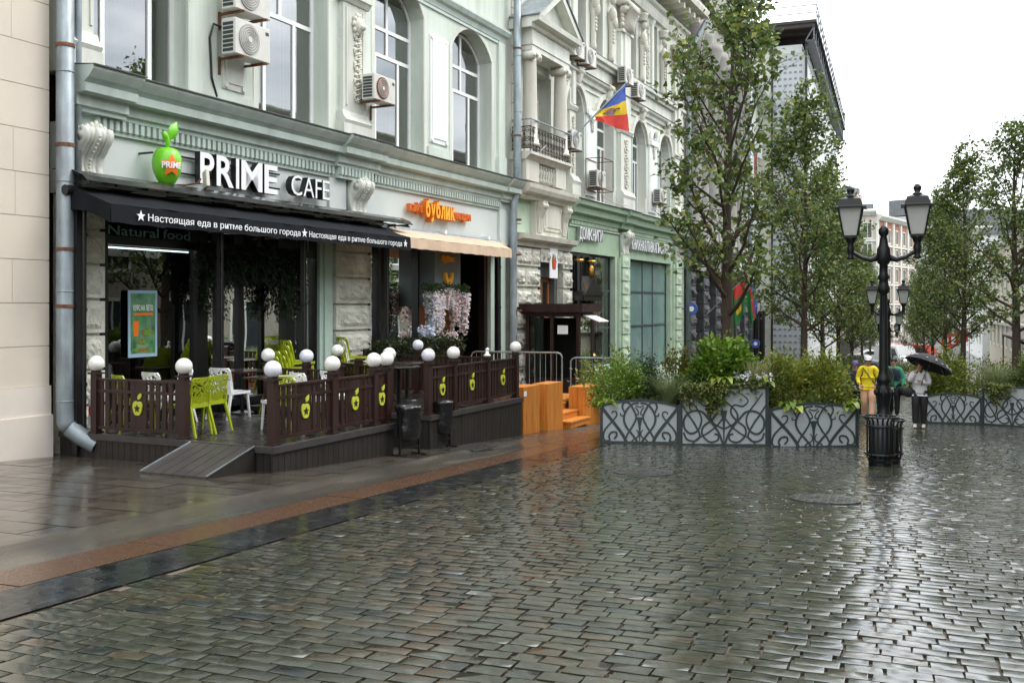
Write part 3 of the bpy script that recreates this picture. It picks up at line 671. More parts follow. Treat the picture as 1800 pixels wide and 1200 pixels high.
# portico
def ionic(s, o, z0, z1, rr):
    p = MB(FAC); p.s = True
    p.lathe([(rr * 1.3, 0), (rr * 1.3, .08), (rr * 1.15, .1), (rr * 1.2, .18), (rr, .24), (rr, .9), (rr * .86, z1 - z0 - .28), (rr * .86, z1 - z0 - .2)], (s, o, z0), 18)
    for x in (s - rr * .95, s + rr * .95): p.tube([(x, o - rr * .9, z1 - .15), (x, o + rr * 1.05, z1 - .15)], .125, 12); p.tube([(x, o - rr, z1 - .15), (x, o + rr * 1.2, z1 - .15)], .055, 8)
    p.box(s - rr * 1.15, s + rr * 1.15, o - rr, o + rr, z1 - .12, z1); p.build('portico_column', M_cream, B2)
ionic(26.42, .42, 6.2, 8.95, .225); ionic(28.72, .42, 6.2, 8.95, .225)
en = MB(FAC)
en.box(26.15, 28.98, 0, .62, 8.95, 9.1); en.box(26.12, 29.01, 0, .65, 9.1, 9.22); en.box(26.15, 28.98, 0, .62, 9.22, 9.55)
en.profile([(0, 9.55), (.68, 9.55), (.72, 9.68), (.92, 9.72), (.95, 9.86), (0, 9.86)], 25.92, 29.25)
en.build('entablature', M_pale, B2)
d = MB(FAC); dentils(d, 26.1, 29.05, 9.56, 9.66, .66, .72, .11); d.build('dentil_course', M_cream, B2)
pd = MB(FAC)
pd.prism([(26.3, 9.88), (28.9, 9.88), (27.6, 10.72)], 0, .62, 'y')
for (p, q) in (((25.92, 9.87), (27.6, 10.98)), ((29.25, 9.87), (27.6, 10.98))):
    pd.prism([p, (p[0] + (.32 if p[0] < 27 else -.32), p[1]), (q[0], q[1] - .22), q], 0, .95, 'y')
pd.build('pediment', M_pale, B2)
pr = MB(FAC); pr.prism([(25.86, 9.86), (27.6, 11.02), (29.31, 9.86), (29.31, 9.89), (27.6, 11.05), (25.86, 9.89)], -.05, 1.0, 'y'); pr.build('pediment_roof', M_galv, B2)
# balcony
bl = MB(FAC); bl.profile([(0, 5.78), (.5, 5.78), (.62, 5.9), (.68, 5.92), (.68, 6.0), (0, 6.02)], 25.95, 29.1); bl.box(26.0, 26.9, 0, .5, 5.2, 5.78); bl.box(28.2, 29.0, 0, .5, 5.2, 5.78); bl.box(26.9, 28.2, 0, .3, 5.2, 5.78); bl.build('balcony_slab', M_cream, B2)
bq = MB(FAC); bq.s = True
for s in np.arange(27.0, 28.2, .19): bq.lathe([(.05, 0), (.08, .06), (.045, .14), (.085, .32), (.05, .42), (.07, .5)], (s + .06, .38, 5.24), 8)
bq.build('stone_baluster', M_rust_s, B2)
ra = MB(FAC)
M_brass = mat('brown_wrought_iron', (.035, .022, .014), .5, .3, 9)
for (a, b) in (((26.0, .62), (29.05, .62)), ((26.0, .05), (26.0, .62)), ((29.05, .05), (29.05, .62))):
    for z in (6.10, 6.72): ra.tube([(a[0], a[1], z), (b[0], b[1], z)], .018, 5)
    n = max(3, int((Vector(b) - Vector(a)).length / .21)); dx = (b[0] - a[0]) / n; dy = (b[1] - a[1]) / n
    for i in range(n + 1): ra.tube([(a[0] + dx * i, a[1] + dy * i, 6.02), (a[0] + dx * i, a[1] + dy * i, 6.74)], .012, 4)
    for i in range(n):
        cx, cy = a[0] + dx * (i + .5), a[1] + dy * (i + .5); L_ = math.hypot(dx, dy); ux, uy = dx / L_, dy / L_
        for zc, rr in ((6.26, .10), (6.5, .12), (6.36, .07), (6.62, .06)): ra.tube([(cx + ux * rr * math.cos(t * .7), cy + uy * rr * math.cos(t * .7), zc + rr * math.sin(t * .7)) for t in range(10)], .010, 4, caps=False)
ra.build('balcony_railing', M_brass, B2)
gt = MB(FAC); gt.tube([(25.98, .05, 6.92), (25.98, .66, 6.92), (29.08, .66, 6.92), (29.08, .05, 6.92)], .022, 6)
for s in (25.98, 27.5, 29.08): gt.tube([(s, .66, 6.72), (s, .66, 6.92)], .015, 5)
gt.build('balcony_handrail', M_galv, B2)
# ledges and console bay under the balcony
lb = MB(FAC)
lb.profile([(0, 4.72), (.30, 4.72), (.34, 4.82), (.50, 4.88), (.56, 5.0), (.58, 5.12), (0, 5.2)], A0 + .2, 29.9)
lb.profile([(0, 3.32), (.20, 3.32), (.24, 3.46), (.42, 3.52), (.46, 3.66), (0, 3.72)], A0 + .05, 30.2)
lb.box(27.3, 29.7, -.02, .22, 3.7, 4.72)
lb.build('ledge', M_cream, B2)
gb = MB(FAC); gb.box(A0 + .05, 27.3, 0, .04, 3.72, 4.72); gb.build('green_wall_panel', M_greenl, B2)
raised_panel(27.85, 29.2, 3.85, 4.6, 'raised_panel', B2, M_cream, .22, .03)
for s in (27.55, 29.48):
    k = MB(FAC)
    for j in range(3): k.prism([(.2, 3.78), (.26, 3.78), (.30, 4.2), (.42, 4.5), (.44, 4.72), (.2, 4.72)], s - .17 + j * .12, s - .08 + j * .12, 'x')
    k.tube([(s - .2, .36, 4.58), (s + .2, .36, 4.58)], .1, 10); k.build('console', M_cream, B2)
# rock-faced ground floor round the embassy entrance
zb = -1.55
for (a, b) in ((A0 + .12, 27.75), (29.55, 30.35)):
    p = MB(FAC); z = zb; k = 0; p.box(a + .04, b - .04, -.3, .10, zb - .6, 3.3)
    while z < 3.1:
        h = .56; cuts = [a, (a + b) / 2 + (.25 if k % 2 else -.2), b] if b - a > 1.2 else [a, b]
        for x0, x1 in zip(cuts[:-1], cuts[1:]): rock_block(p, x0 + .02, x1 - .02, -.2, .17, z + .03, z + h - .02, .05)
        z += h + .05; k += 1
    p.build('rusticated_wall', M_rust_s, B2)
p = MB(FAC)
for i in range(5): rock_block(p, 27.8 + i * .345, 28.125 + i * .345, -.2, .18, 2.9, 3.3, .05, 4, 3)
p.build('flat_arch', M_rust_s, B2)
ew = MB(FAC); ew.box(27.75, 27.95, -.35, -.05, zb - .6, 2.9); ew.box(29.35, 29.55, -.35, -.05, zb - .6, 2.9); ew.box(27.95, 29.35, -.35, -.05, 2.45, 2.9); ew.build('grey_door_surround', mat('grey_granite_trim', (.10, .115, .115), .4, .2, 20), B2)
M_odoor = mat('orange_door_wood', (.40, .14, .035), .4, .2, 6, stretch=(4, 4, .3))
dw = window(B2, 27.97, 29.33, zb - .2, 2.45, 0, -.22, mulls=[28.65], rails=[1.2], fw=.13, blind=False, m_frame=M_odoor, m_pane=M_pane)
# bookshop
fs = MB(FAC); fs.box(30.35, A1, -.3, 0, 3.36, 4.45)
fs.build('shop_fascia', M_green, B2)
cb = MB(FAC)
for a, b, e in ((30.2, 35.15, 0), (35.15, 36.35, .1), (36.35, 42.3, 0), (42.3, A1 - .1, .1)):
    cb.profile([(-.1, 4.42), (.12 + e, 4.42), (.14 + e, 4.58), (.30 + e, 4.64), (.34 + e, 4.82), (.46 + e, 4.9), (.50 + e, 5.06), (-.1, 5.14)], a, b)
cb.build('shop_cornice', M_green, B2)
f = MB(FAC)
for a, b, e in ((30.2, 35.14, 0), (35.15, 36.34, .1), (36.35, 42.29, 0), (42.3, A1 - .1, .1)): f.prism([(-.05, 5.16), (.54 + e, 5.08), (.54 + e, 5.065), (-.05, 5.14)], a, b, 'x')
f.build('tin_flashing', M_tin, B2)
d = MB(FAC); dentils(d, 30.5, 35.1, 4.28, 4.42, 0, .09, .13); dentils(d, 36.4, 42.2, 4.28, 4.42, 0, .09, .13); d.box(30.4, 42.2, 0, .05, 4.2, 4.26); d.build('dentil_course', M_greenl, B2)
for s in (35.75, 42.9):
    k = MB(FAC); k.s = True; scroll(k, s, .62, 3.42, 4.3, 0, .3); k.build('scroll_console', M_pale, B2)
    p = MB(FAC); p.box(s - .75, s + .75, -.3, .0, -2.6, 3.36); p.box(s - .55, s + .55, 0, .10, -2.6, 3.36); z = -2.5
    while z < 3.1: rock_block(p, s - .42, s + .42, .08, .18, z, z + .44, .012, 3, 2); z += .5
    p.build('blocked_pier', M_greenl, B2)
p = MB(FAC); p.box(A1 - .3, A1, -.3, .02, -2.7, 3.36); p.build('end_pier', M_greenl, B2)
M_sgl = mat('bookshop_frame', (.05, .07, .075), .4, .2)
M_frost = mat('teal_window_film', (.16, .27, .26), .12, .18, .9, coat=.6, c2=(.10, .18, .17), c2amt=(.45, .7))
for (a, b, pan) in ((30.4, 35.0, M_pane), (36.5, 42.15, M_frost)):
    mu = [a + (b - a) * t for t in ((.34, .62) if b < 36 else (.42, .66))]
    window(B2, a, b, -.6 if b < 36 else -1.0, 3.36, 0, -.2, mulls=mu, rails=[2.1, .75], fw=.07, blind=b < 36, m_frame=M_sgl, m_pane=pan, dark=True)
st_ = MB(FAC); st_.box(30.4, 35.0, -.3, .03, -2.6, -.6); st_.box(36.5, 42.15, -.3, .03, -2.7, -1.0); st_.build('stall_riser', M_greenl, B2)
# black portal of the bookshop
M_gold = mat('gilding', (.50, .26, .05), .35, .2, 12, metal=.8)
po = MB(FAC)
for s in (30.62, 31.75): po.lathe([(.17, 0), (.17, .3), (.12, .35), (.12, 4.6), (.16, 4.7), (.16, 4.8)], (s, .28, -1.6), 10)
po.box(30.42, 31.95, -.02, .14, -1.75, 3.3); po.prism([(30.3, 1.9), (32.1, 1.9), (31.2, 2.55)], .12, .62, 'y'); po.box(30.35, 32.05, .12, .58, 1.72, 1.9)
po.build('black_portal', M_sfr, B2)
pg = MB(FAC); pg.ball((31.2, .5, 2.72), (.10, .10, .2), 8, 6)
for s in (30.62, 31.75):
    for z in (-1.0, -.2, 3.0, 1.3): pg.lathe([(.13, 0), (.18, .06), (.13, .14)], (s, .28, z), 10)
pg.tube([(30.95, .14, 2.9), (30.95, .20, 2.9)], .14, 12); pg.build('gilt_ornament', M_gold, B2)
nb = MB(FAC); nb.box(30.75, 31.05, .15, .2, 1.9, 2.5); nb.build('notice_board', M_letw, B2)
# ------------------------------------------------------------------ more of the left-hand row
def xy_frame(x, y0): # facade frame whose face is at x and runs along the street axis
    return Matrix(((0, 1, 0, x), (1, 0, 0, y0), (0, 0, 1, 0), (0, 0, 0, 1)))
M_grey_st = mat('grey_limestone', (.30, .295, .27), .8, .12, 2, .3, 60, c2=(.17, .17, .16), c2amt=(.5, .8))
M_gran = mat('dark_rough_granite', (.060, .064, .068), .75, .35, 5, .9, 25)
X3 = -9.0
B3 = thing('stone_building', 'grey stone building with tall columns above a dark rough granite base', 'building', (X3, 55, gz(55)), R(90))
F3 = xy_frame(X3, 45.4)
b = MB(F3); b.box(0, 20, -9, -.9, -4, 20); b.box(0, 20, -.9, -.35, 3.2, 4.4); b.box(0, 20, -.9, .5, 14.6, 16.2); b.box(0, 20, -.9, .8, 16.2, 16.6); b.box(0, 20, -.9, .0, 16.6, 20)
for i in range(5): b.box(i * 4.6 - .2, i * 4.6 + 1.2, -.9, .15, 4.4, 14.6)
b.build('wall', M_grey_st, B3)
for i in range(4):
    for j in (0, 1):
        s = .55 + i * 4.6 + (0 if j == 0 else 1.9); c = MB(F3); c.s = True
        c.lathe([(.62, 0), (.62, .2), (.55, .3), (.55, 3), (.48, 8.6), (.55, 8.7), (.6, 9.3), (.75, 9.9), (.78, 10.2)], (s, .3, 4.4), 16); c.build('stone_column', M_grey_st, B3)
    w_ = MB(F3); w_.box(1.6 + i * 4.6, 4.0 + i * 4.6, -.95, -.88, 5, 13.8); w_.build('window', M_int, B3)
for i in range(6):
    s = -.25 + i * 3.6; c = MB(F3); z = gz(45.4 + s) - .3
    c.box(s + .06, s + 1.44, -.9, .38, z - .5, 3.2)
    while z < 3.0: rock_block(c, s, s + 1.5, -.6, .45, z, z + .62, .09, 5, 3); rock_block(c, s - .02, s + .01, -.4, .4, z, z + .62, .02, 2, 2); z += .66
    c.build('granite_pier', M_gran, B3)
b = MB(F3); b.box(-.3, 20.5, -.4, .55, 3.2, 3.5); b.build('granite_ledge', M_grey_st, B3)
dr = MB(F3); dr.box(1.3, 3.2, -.8, -.7, -3, 2.2); dr.build('doorway', mat('maroon_door', (.10, .018, .015), .5, .2), B3)
B4 = thing('mint_terrace', 'narrow pale mint house with dark shopfront beyond the stone building', 'building', (-9.4, 72, gz(72)), R(90))
F4 = xy_frame(-9.3, 65.8)
b = MB(F4); arch_wall(b, 0, 20, 1.6, 17, [(1.5 + 3.2 * k, 3.0 + 3.2 * k, 2.9, 6.2, 0) for k in range(6)] , -.5, 0); b.box(0, 20, -9, -.5, -5, 17); b.profile([(0, 16.2), (.3, 16.3), (.9, 16.8), (1.0, 17.1), (0, 17.3)], 0, 20); b.profile([(0, 1.5), (.3, 1.5), (.4, 1.8), (0, 1.9)], 0, 20); b.profile([(0, 7.2), (.2, 7.2), (.35, 7.6), (0, 7.7)], 0, 20)
b.build('wall', M_mint, B4)
for k in range(6):
    w_ = MB(F4); w_.box(1.45 + 3.2 * k, 3.05 + 3.2 * k, -.46, -.4, 2.8, 6.3); w_.build('window', M_frost, B4)
    w_ = MB(F4); w_.box(1.45 + 3.2 * k, 3.05 + 3.2 * k, .0, .03, 9, 13); w_.build('window', mat('brick_red_screen', (.22, .06, .04), .7, .2), B4)
b = MB(F4); b.box(0, 20, -.4, .12, -5, 1.5); b.build('shop_band', mat('dark_brown_cladding', (.045, .022, .018), .5, .3, 5), B4)
for k in range(6):
    d = MB(F4); d.box(.8 + 3.2 * k, 2.6 + 3.2 * k, .12, .20, -5, .6); d.build('shop_door', M_sfr, B4)
    d = MB(F4); d.lathe([(.35, 0), (.28, .3), (.28, 4.7), (.38, 5.0)], (3.1 + 3.2 * k, .3, -3.9), 8); d.build('shop_column', M_sfr, B4)
tx = MB(F4); tx.box(2.2, 3.7, .5, .56, .55, 1.25); tx.build('shop_sign_board', M_sfr, B4)
tx = MB(F4); tx.text('LIME', face_frame(2.35, .565, .78), width=1.15, height=.28, ext=.02, bold=.02); tx.build('sign_lettering', M_letw, B4)
# scaffolded building wrapped in sheeting
B5 = thing('scaffolded_building', 'tall building wrapped in pale sheeting under a dark temporary roof', 'building', (-6, 90, gz(90)), R(90))
F5 = xy_frame(-5.9, 76.2)
M_tarp = mat('pale_sheeting', (.62, .66, .66), .8, .03, .6, .1, 3)
M_grid = mat('grey_mesh_cladding', (.44, .47, .49), .7, .05, 1)
b = MB(F5); b.box(.12, 46, -12, -.25, -6, 20.8)
b.s = True; b.grid(lambda u, v: (.12 + 45.9 * u, -.02 - .05 * abs(math.sin(u * 23 * math.pi)) - .05 * math.sin(u * 140 + v * 9) * math.sin(v * 40) * .6, -6 + 26.8 * v), 230, 60); b.s = False
for i in range(1, 14): b.box(.12, 46, -.03, .006, -6 + i * 2, -6 + i * 2 + .05)
b.build('sheeting_wall', M_tarp, B5)
e = MB(F5); e.box(0, .10, -2.36, -.05, -5, 20.2)
e.m = 1
for i in range(52):
    for j in range(6): e.box(-.02, .0, -2.3 + j * .37, -2.10 + j * .37, -4.6 + i * .475, -4.45 + i * .475)
e.build('end_wall', [M_grid, mat('mesh_dark', (.20, .22, .24), .6, .1)], B5)
e = MB(F5); e.tube([(-.06, .05, -5), (-.06, .05, 21)], .09, 6); e.tube([(-.06, -2.4, -5), (-.06, -2.4, 21)], .07, 6); e.build('scaffold_pole', M_blk, B5)
e = MB(F5); e.box(-1.2, 47, -12, .85, 22.0, 22.2)
for k in range(24): e.box(-1.1 + k * 2, -.9 + k * 2, -11, .7, 21.7, 22.0)
e.build('temporary_roof', mat('dark_roof_timber', (.035, .028, .026), .7, .3), B5)
e = MB(F5)
for k in range(24):
    e.tube([(-1 + k * 2, .65, 20.8), (-1 + k * 2, .65, 21.9)], .06, 5); e.tube([(-1 + k * 2, .85, 22.2), (-1 + k * 2, .85, 23.3)], .04, 4)
    e.tube([(-1 + k * 2, .1, 20.8), (-1 + k * 2, .7, 21.8)], .05, 4)
for z in (22.7, 23.25): e.tube([(-1.2, .85, z), (47, .85, z)], .04, 4); e.tube([(-1.2, .85, z), (-1.2, -12, z)], .04, 4)
e.box(-.8, 47, .05, .7, 20.75, 20.85)
e.build('roof_scaffold', mat('scaffold_steel', (.10, .11, .12), .5, .3), B5)
e = MB(F5); e.grid(lambda u, v: (-.3 - .35 * math.sin(v * 5 + u * 3), -6 + u * 2.9, 14 + v * 6.3 - u * 1.6), 8, 8); e.build('torn_sheet', M_tarp, B5)
e = MB(F5); e.box(0, .11, -6.5, -2.45, -5, 20.6); e.build('old_wall', mat('pale_old_plaster', (.52, .53, .46), .8, .2), B5)
# ------------------------------------------------------------------ far and right-hand buildings
def block(name, label, x, y0, L_, z0, z1, side, m, rows_, cols, ww, wh, mwin, band=None, depth=12, zfirst=None, roof=None, face2=None):
    # a building whose facade faces the street (side -1: stands on the right, faces -x); rows of separate windows
    T = thing(name, label, 'building', (x, y0 + L_ / 2, z0), R(90))
    Fm = Matrix(((0, side, 0, x), (1, 0, 0, y0), (0, 0, 1, 0), (0, 0, 0, 1)))
    b = MB(Fm); b.box(0, L_, -depth, 0, z0 - 1, z1); b.build('wall', m, T)
    if roof:
        b = MB(Fm); b.profile([(-depth, z1), (.5, z1), (.5, z1 + .25), (-depth / 2, z1 + roof), (-depth, z1 + .2)], -.3, L_ + .3); b.build('roof', mat('roof_tin', (.16, .18, .19), .5, .2, metal=.3), T)
    b = MB(Fm); b.profile([(0, z1 - .5), (.2, z1 - .5), (.5, z1 - .1), (.5, z1), (0, z1 + .02)], 0, L_ - .01)
    if band: b.profile([(0, band), (.25, band), (.3, band + .3), (0, band + .4)], 0, L_ - .01)
    b.build('cornice', M_pale, T)
    zf = zfirst if zfirst is not None else z0 + 1.2
    fh = (z1 - .8 - zf) / rows_
    for r_ in range(rows_):
        for c_ in range(cols):
            s = L_ * (c_ + .5) / cols; z = zf + fh * r_ + (fh - wh) * .4
            f = MB(Fm); f.box(s - ww / 2 - .12, s + ww / 2 + .12, 0, .09, z - .2, z); f.box(s - ww / 2 - .1, s - ww / 2, 0, .07, z, z + wh); f.box(s + ww / 2, s + ww / 2 + .1, 0, .07, z, z + wh); f.box(s - ww / 2 - .1, s + ww / 2 + .1, 0, .08, z + wh, z + wh + .15); f.box(s - .04, s + .04, .01, .05, z, z + wh)
            w_ = f.build('window', M_pale, T); g = MB(Fm); g.add([(s - ww / 2, .025, z), (s + ww / 2, .025, z), (s + ww / 2, .025, z + wh), (s - ww / 2, .025, z + wh)], [(0, 1, 2, 3)]); g.build('pane', mwin, w_)
    return T, Fm
M_dkw = mat('dark_window', (.035, .045, .05), .1, .3, .8)
M_yel = mat('pale_yellow_stucco', (.52, .49, .38), .8, .05, 1.5, .15, 60, c2=(.42, .40, .32), c2amt=(.55, .85))
block('yellow_stucco_house', 'long two storey pale yellow house on the right side of the street', 10.2, 58, 64, gz(80), 7.6, -1, M_yel, 2, 16, 1.3, 2.6, M_dkw, band=-.4, zfirst=-3.4, roof=2.4)
block('pale_opposite_house', 'pale arched house facing the cafes, outside the frame', 10.2, -18, 76, -3.4, 11.5, -1, mat('grey_beige_stucco', (.33, .31, .26), .8, .06, 1.2), 3, 20, 1.7, 2.7, M_dkw, band=3.6, zfirst=-1.5)
block('white_mansion', 'white two storey house with grey roof between the trees', 9.6, 124, 40, -4.7, 9.5, -1, M_white, 3, 9, 1.4, 2.2, M_dkw, roof=2.6)
M_brk = mat('salmon_brick', (.42, .17, .11), .8, .12, 1)
# red-and-white apartment house closing the view
def far_house(name, label, p0, p1, z0, z1, m, rows_, cols, ww, wh, strip=None, roof=None, base=None):
    p0, p1 = Vector(p0), Vector(p1); d = (p1 - p0); L_ = d.length; d.normalize(); n_ = Vector((d.y, -d.x))
    if n_.dot(-(p0 + p1) / 2) < 0: n_ = -n_
    Fm = Matrix(((d.x, n_.x, 0, p0.x), (d.y, n_.y, 0, p0.y), (0, 0, 1, 0), (0, 0, 0, 1)))
    T = thing(name, label, 'building', ((p0.x + p1.x) / 2, (p0.y + p1.y) / 2, z0), math.atan2(d.y, d.x))
    b = MB(Fm); b.box(0.02, L_, -6, 0, z0 - 1, z1); b.build('wall', m, T)
    b = MB(Fm); b.profile([(0, z1 - .9), (.4, z1 - .8), (.9, z1 - .2), (.9, z1 + .1), (0, z1 + .3)], 0, L_)
    fh = (z1 - 1.5 - z0) / rows_
    for r_ in range(1, rows_): b.box(0, L_, 0, .25, z0 + fh * r_ - .25, z0 + fh * r_ + .1)
    if strip:
        for c_ in range(cols + 1): b.box(L_ * c_ / cols - strip / 2, L_ * c_ / cols + strip / 2, 0, .3, z0, z1 - .9)
    b.build('cornice', M_pale, T)
    for r_ in range(rows_):
        for c_ in range(cols):
            s = L_ * (c_ + .5) / cols; z = z0 + fh * r_ + (fh - wh) * .45
            f = MB(Fm); f.box(s - ww / 2 - .2, s + ww / 2 + .2, 0, .15, z - .3, z); f.box(s - ww / 2 - .15, s - ww / 2, 0, .15, z, z + wh); f.box(s + ww / 2, s + ww / 2 + .15, 0, .15, z, z + wh); f.box(s - ww / 2 - .15, s + ww / 2 + .15, 0, .15, z + wh, z + wh + .2); f.box(s - .06, s + .06, .02, .08, z, z + wh)
            w_ = f.build('window', M_pale, T); g = MB(Fm); g.add([(s - ww / 2, .04, z), (s + ww / 2, .04, z), (s + ww / 2, .04, z + wh), (s - ww / 2, .04, z + wh)], [(0, 1, 2, 3)]); g.build('pane', M_dkw, w_)
    if roof:
        b = MB(Fm); b.box(.5, L_ - .5, -5.5, -.5, z1 + .3, z1 + roof); b.build('roof_storey', mat('roof_tin', (.16, .18, .19), .5, .2, metal=.3), T)
    return T
def pt(u, v, d): p = atd(u, v, d); return (p.x, p.y)
zt = lambda v, d: EYE + (HZ - v) / F_ * d
far_house('red_and_white_apartment_house', 'salmon red and white apartment house of many storeys closing the street', pt(1541, 500, 168), pt(1606, 500, 187), -5, zt(380, 170), M_brk, 6, 5, 1.5, 2.2, strip=.9, roof=None)
far_house('cream_apartment_house', 'cream apartment house with dark windows behind the big street lamp', pt(1478, 500, 170), pt(1540.8, 500, 168.0), -5, zt(372, 170), mat('cream_far', (.56, .50, .44), .8, .05), 6, 2, 1.3, 2.4, roof=1.2)
far_house('grey_tall_house', 'pale grey tall house rising behind the red and white one', pt(1600, 500, 232), pt(1690, 500, 250), -5, zt(385, 240), mat('grey_far', (.50, .53, .55), .8, .04), 7, 7, 1.8, 2.0, roof=4)
far_house('white_gabled_house', 'pale house with light roof half hidden behind the right trees', pt(1655, 500, 190), pt(1830, 500, 190), -5, zt(400, 190), mat('white_far', (.60, .62, .60), .8, .04), 5, 9, 1.7, 2.0, roof=3.5)
far_house('pink_house', 'pale pink house peeping out behind the scaffolded building', pt(1440, 500, 230), pt(1500, 500, 225), -5, zt(342, 228), mat('pink_far', (.60, .47, .42), .8, .04), 8, 5, 1.8, 2.0, roof=1.5)
# ------------------------------------------------------------------ cafe decks, fences, chairs
def fplace(s, o, z=0): return W(s, o, z)
def slope_pts(s, o): return gz(W(s, o).y)
def platform(name, label, s0, s1, o0, o1, zt, sides, boards=.12):
    T = thing(name, label, 'platform', W((s0 + s1) / 2, (o0 + o1) / 2, zt - .5), FROT)
    b = MB(FAC); n = int((s1 - s0 - .12) / .14)
    b.box(s0 + .03, s1 - .03, o0, o1 - .05, zt - .09, zt - .03)
    for i in range(n):
        a = s0 + .06 + (s1 - s0 - .12) * i / n; b.box(a, a + (s1 - s0 - .12) / n - .008, o0, o1 - .10, zt - .03, zt - .006 + rnd.random() * .003)
    b.build('decking', M_deck, T)
    e = MB(FAC)
    e.box(s0 - .02, s1 + .02, o1 - .10, o1 + .02, zt - .085, zt); e.box(s0 - .02, s0 + .06, o0, o1 - .10, zt - .085, zt); e.box(s1 - .06, s1 + .02, o0, o1 - .10, zt - .085, zt)
    e.build('edge_board', M_lip, T)
    sk = MB(FAC); n = int((s1 - s0) / boards)
    def sb(a, b_, face):
        if face == 'o':
            z = min(slope_pts(a, o1), slope_pts(b_, o1)) - .02; sk.box(a, b_ - .007, o1 - .05, o1 - .012 - rnd.random() * .004, z, zt - .085)
    for i in range(n): sb(s0 + (s1 - s0) * i / n, s0 + (s1 - s0) * (i + 1) / n, 'o')
    sk.box(s0 + .03, s1 - .03, o1 - .09, o1 - .055, slope_pts(s1, o1) - .05, zt - .09)
    m = int((o1 - o0) / boards)
    for i in range(m):
        a = o0 + (o1 - o0 - .06) * i / m; b_ = o0 + (o1 - o0 - .06) * (i + 1) / m
        if 'l' in sides: sk.box(s0 + .012, s0 + .05, a, b_ - .007, slope_pts(s0, a) - .03, zt - .085)
        if 'r' in sides: sk.box(s1 - .05, s1 - .012, a, b_ - .007, slope_pts(s1, a) - .03, zt - .085)
    sk.build('skirting', M_skirt, T)
    return T
platform('cafe_platform', 'low dark plank platform with ramp in front of the first cafe', 10.42, 13.36, .05, 4.02, ZD, 'lr')
platform('cafe_platform', 'low dark plank platform before the flower decked cafe entrance', 14.55, 18.2, .05, 4.0, ZD, 'lr')
platform('entrance_platform', 'lower dark planked step in the gap between the two cafe platforms', 13.37, 14.54, .05, 3.2, ZD - .18, '')
# ramp
rp = thing('plank_ramp', 'grey ribbed plank ramp leading up to the first cafe platform', 'ramp', W(9.6, 3.1, -.6), FROT)
def ramp():
    b = MB(FAC); o0, o1 = 2.62, 3.72; s0, s1 = 9.50, 10.40; n = 6
    def zz(t, o): return (gz(W(s0, o).y) + .02) * (1 - t) + (ZD - .01) * t
    for i in range(n):
        a = o0 + (o1 - o0) * i / n; c = o0 + (o1 - o0) * (i + 1) / n - .012
        b.add([(s0, a, zz(0, a)), (s0, c, zz(0, c)), (s1, c, zz(1, c)), (s1, a, zz(1, a)), (s0, a, zz(0, a) - .03), (s0, c, zz(0, c) - .03), (s1, c, zz(1, c) - .03), (s1, a, zz(1, a) - .03)],
              [(0, 1, 2, 3)[::-1], (4, 5, 6, 7), (0, 1, 5, 4), (1, 2, 6, 5), (2, 3, 7, 6), (3, 0, 4, 7)])
    b.build('ramp_boards', M_lip, rp)
    for o in (o0 + .02, o1 - .02):
        c = MB(FAC)
        c.prism([(s0 + .05, gz(W(s0, o).y) - .02), (s1, gz(W(s1, o).y) - .02), (s1, ZD - .05), (s0 + .05, gz(W(s0, o).y))], o - .02, o + .02, 'y')
        c.build('ramp_side', M_skirt, rp)
    e = MB(FAC)
    e.tube([(s0, o0 - .005, zz(0, o0) + .008), (s1, o0 - .005, zz(1, o0) + .008)], .010, 4); e.build('metal_edge', M_galv, rp)
    e = MB(FAC); e.tube([(s0, o1 - .005, zz(0, o1) + .008), (s1, o1 - .005, zz(1, o1) + .008)], .010, 4); e.build('metal_edge', M_galv, rp)
ramp()
M_emb = mat('lime_green_emblem', (.50, .56, .05), .5, .06, 5)
M_embd = mat('emblem_star', (.03, .012, .01), .5, .1)
def apple_outline(r=.11):
    pts = []
    for i in range(28):
        t = 2 * math.pi * i / 28; x = math.sin(t); z = -math.cos(t)
        k = 1 + .10 * math.cos(2 * t) * (1 if z < 0 else .4)
        w_ = r * (.86 + .12 * z)
        zz = z * r * 1.05 - (.22 * r * math.exp(-(x / .28) ** 2) if z > .5 else 0) + (.10 * r * math.exp(-(x / .25) ** 2) if z < -.6 else 0)
        pts.append((x * w_ * k, zz))
    return pts
def star_pts(r, ri=.42, cx=0, cz=0): return [(cx + math.sin(math.pi * i / 5) * (r if i % 2 == 0 else r * ri), cz + math.cos(math.pi * i / 5) * (r if i % 2 == 0 else r * ri)) for i in range(10)]
def leaf_pts(x, z, L_, a): return [(x + math.cos(a) * L_ * t - math.sin(a) * w_ * L_, z + math.sin(a) * L_ * t + math.cos(a) * w_ * L_) for t, w_ in ((0, 0), (.3, -.24), (.65, -.24), (1, 0), (.65, .24), (.3, .24))]
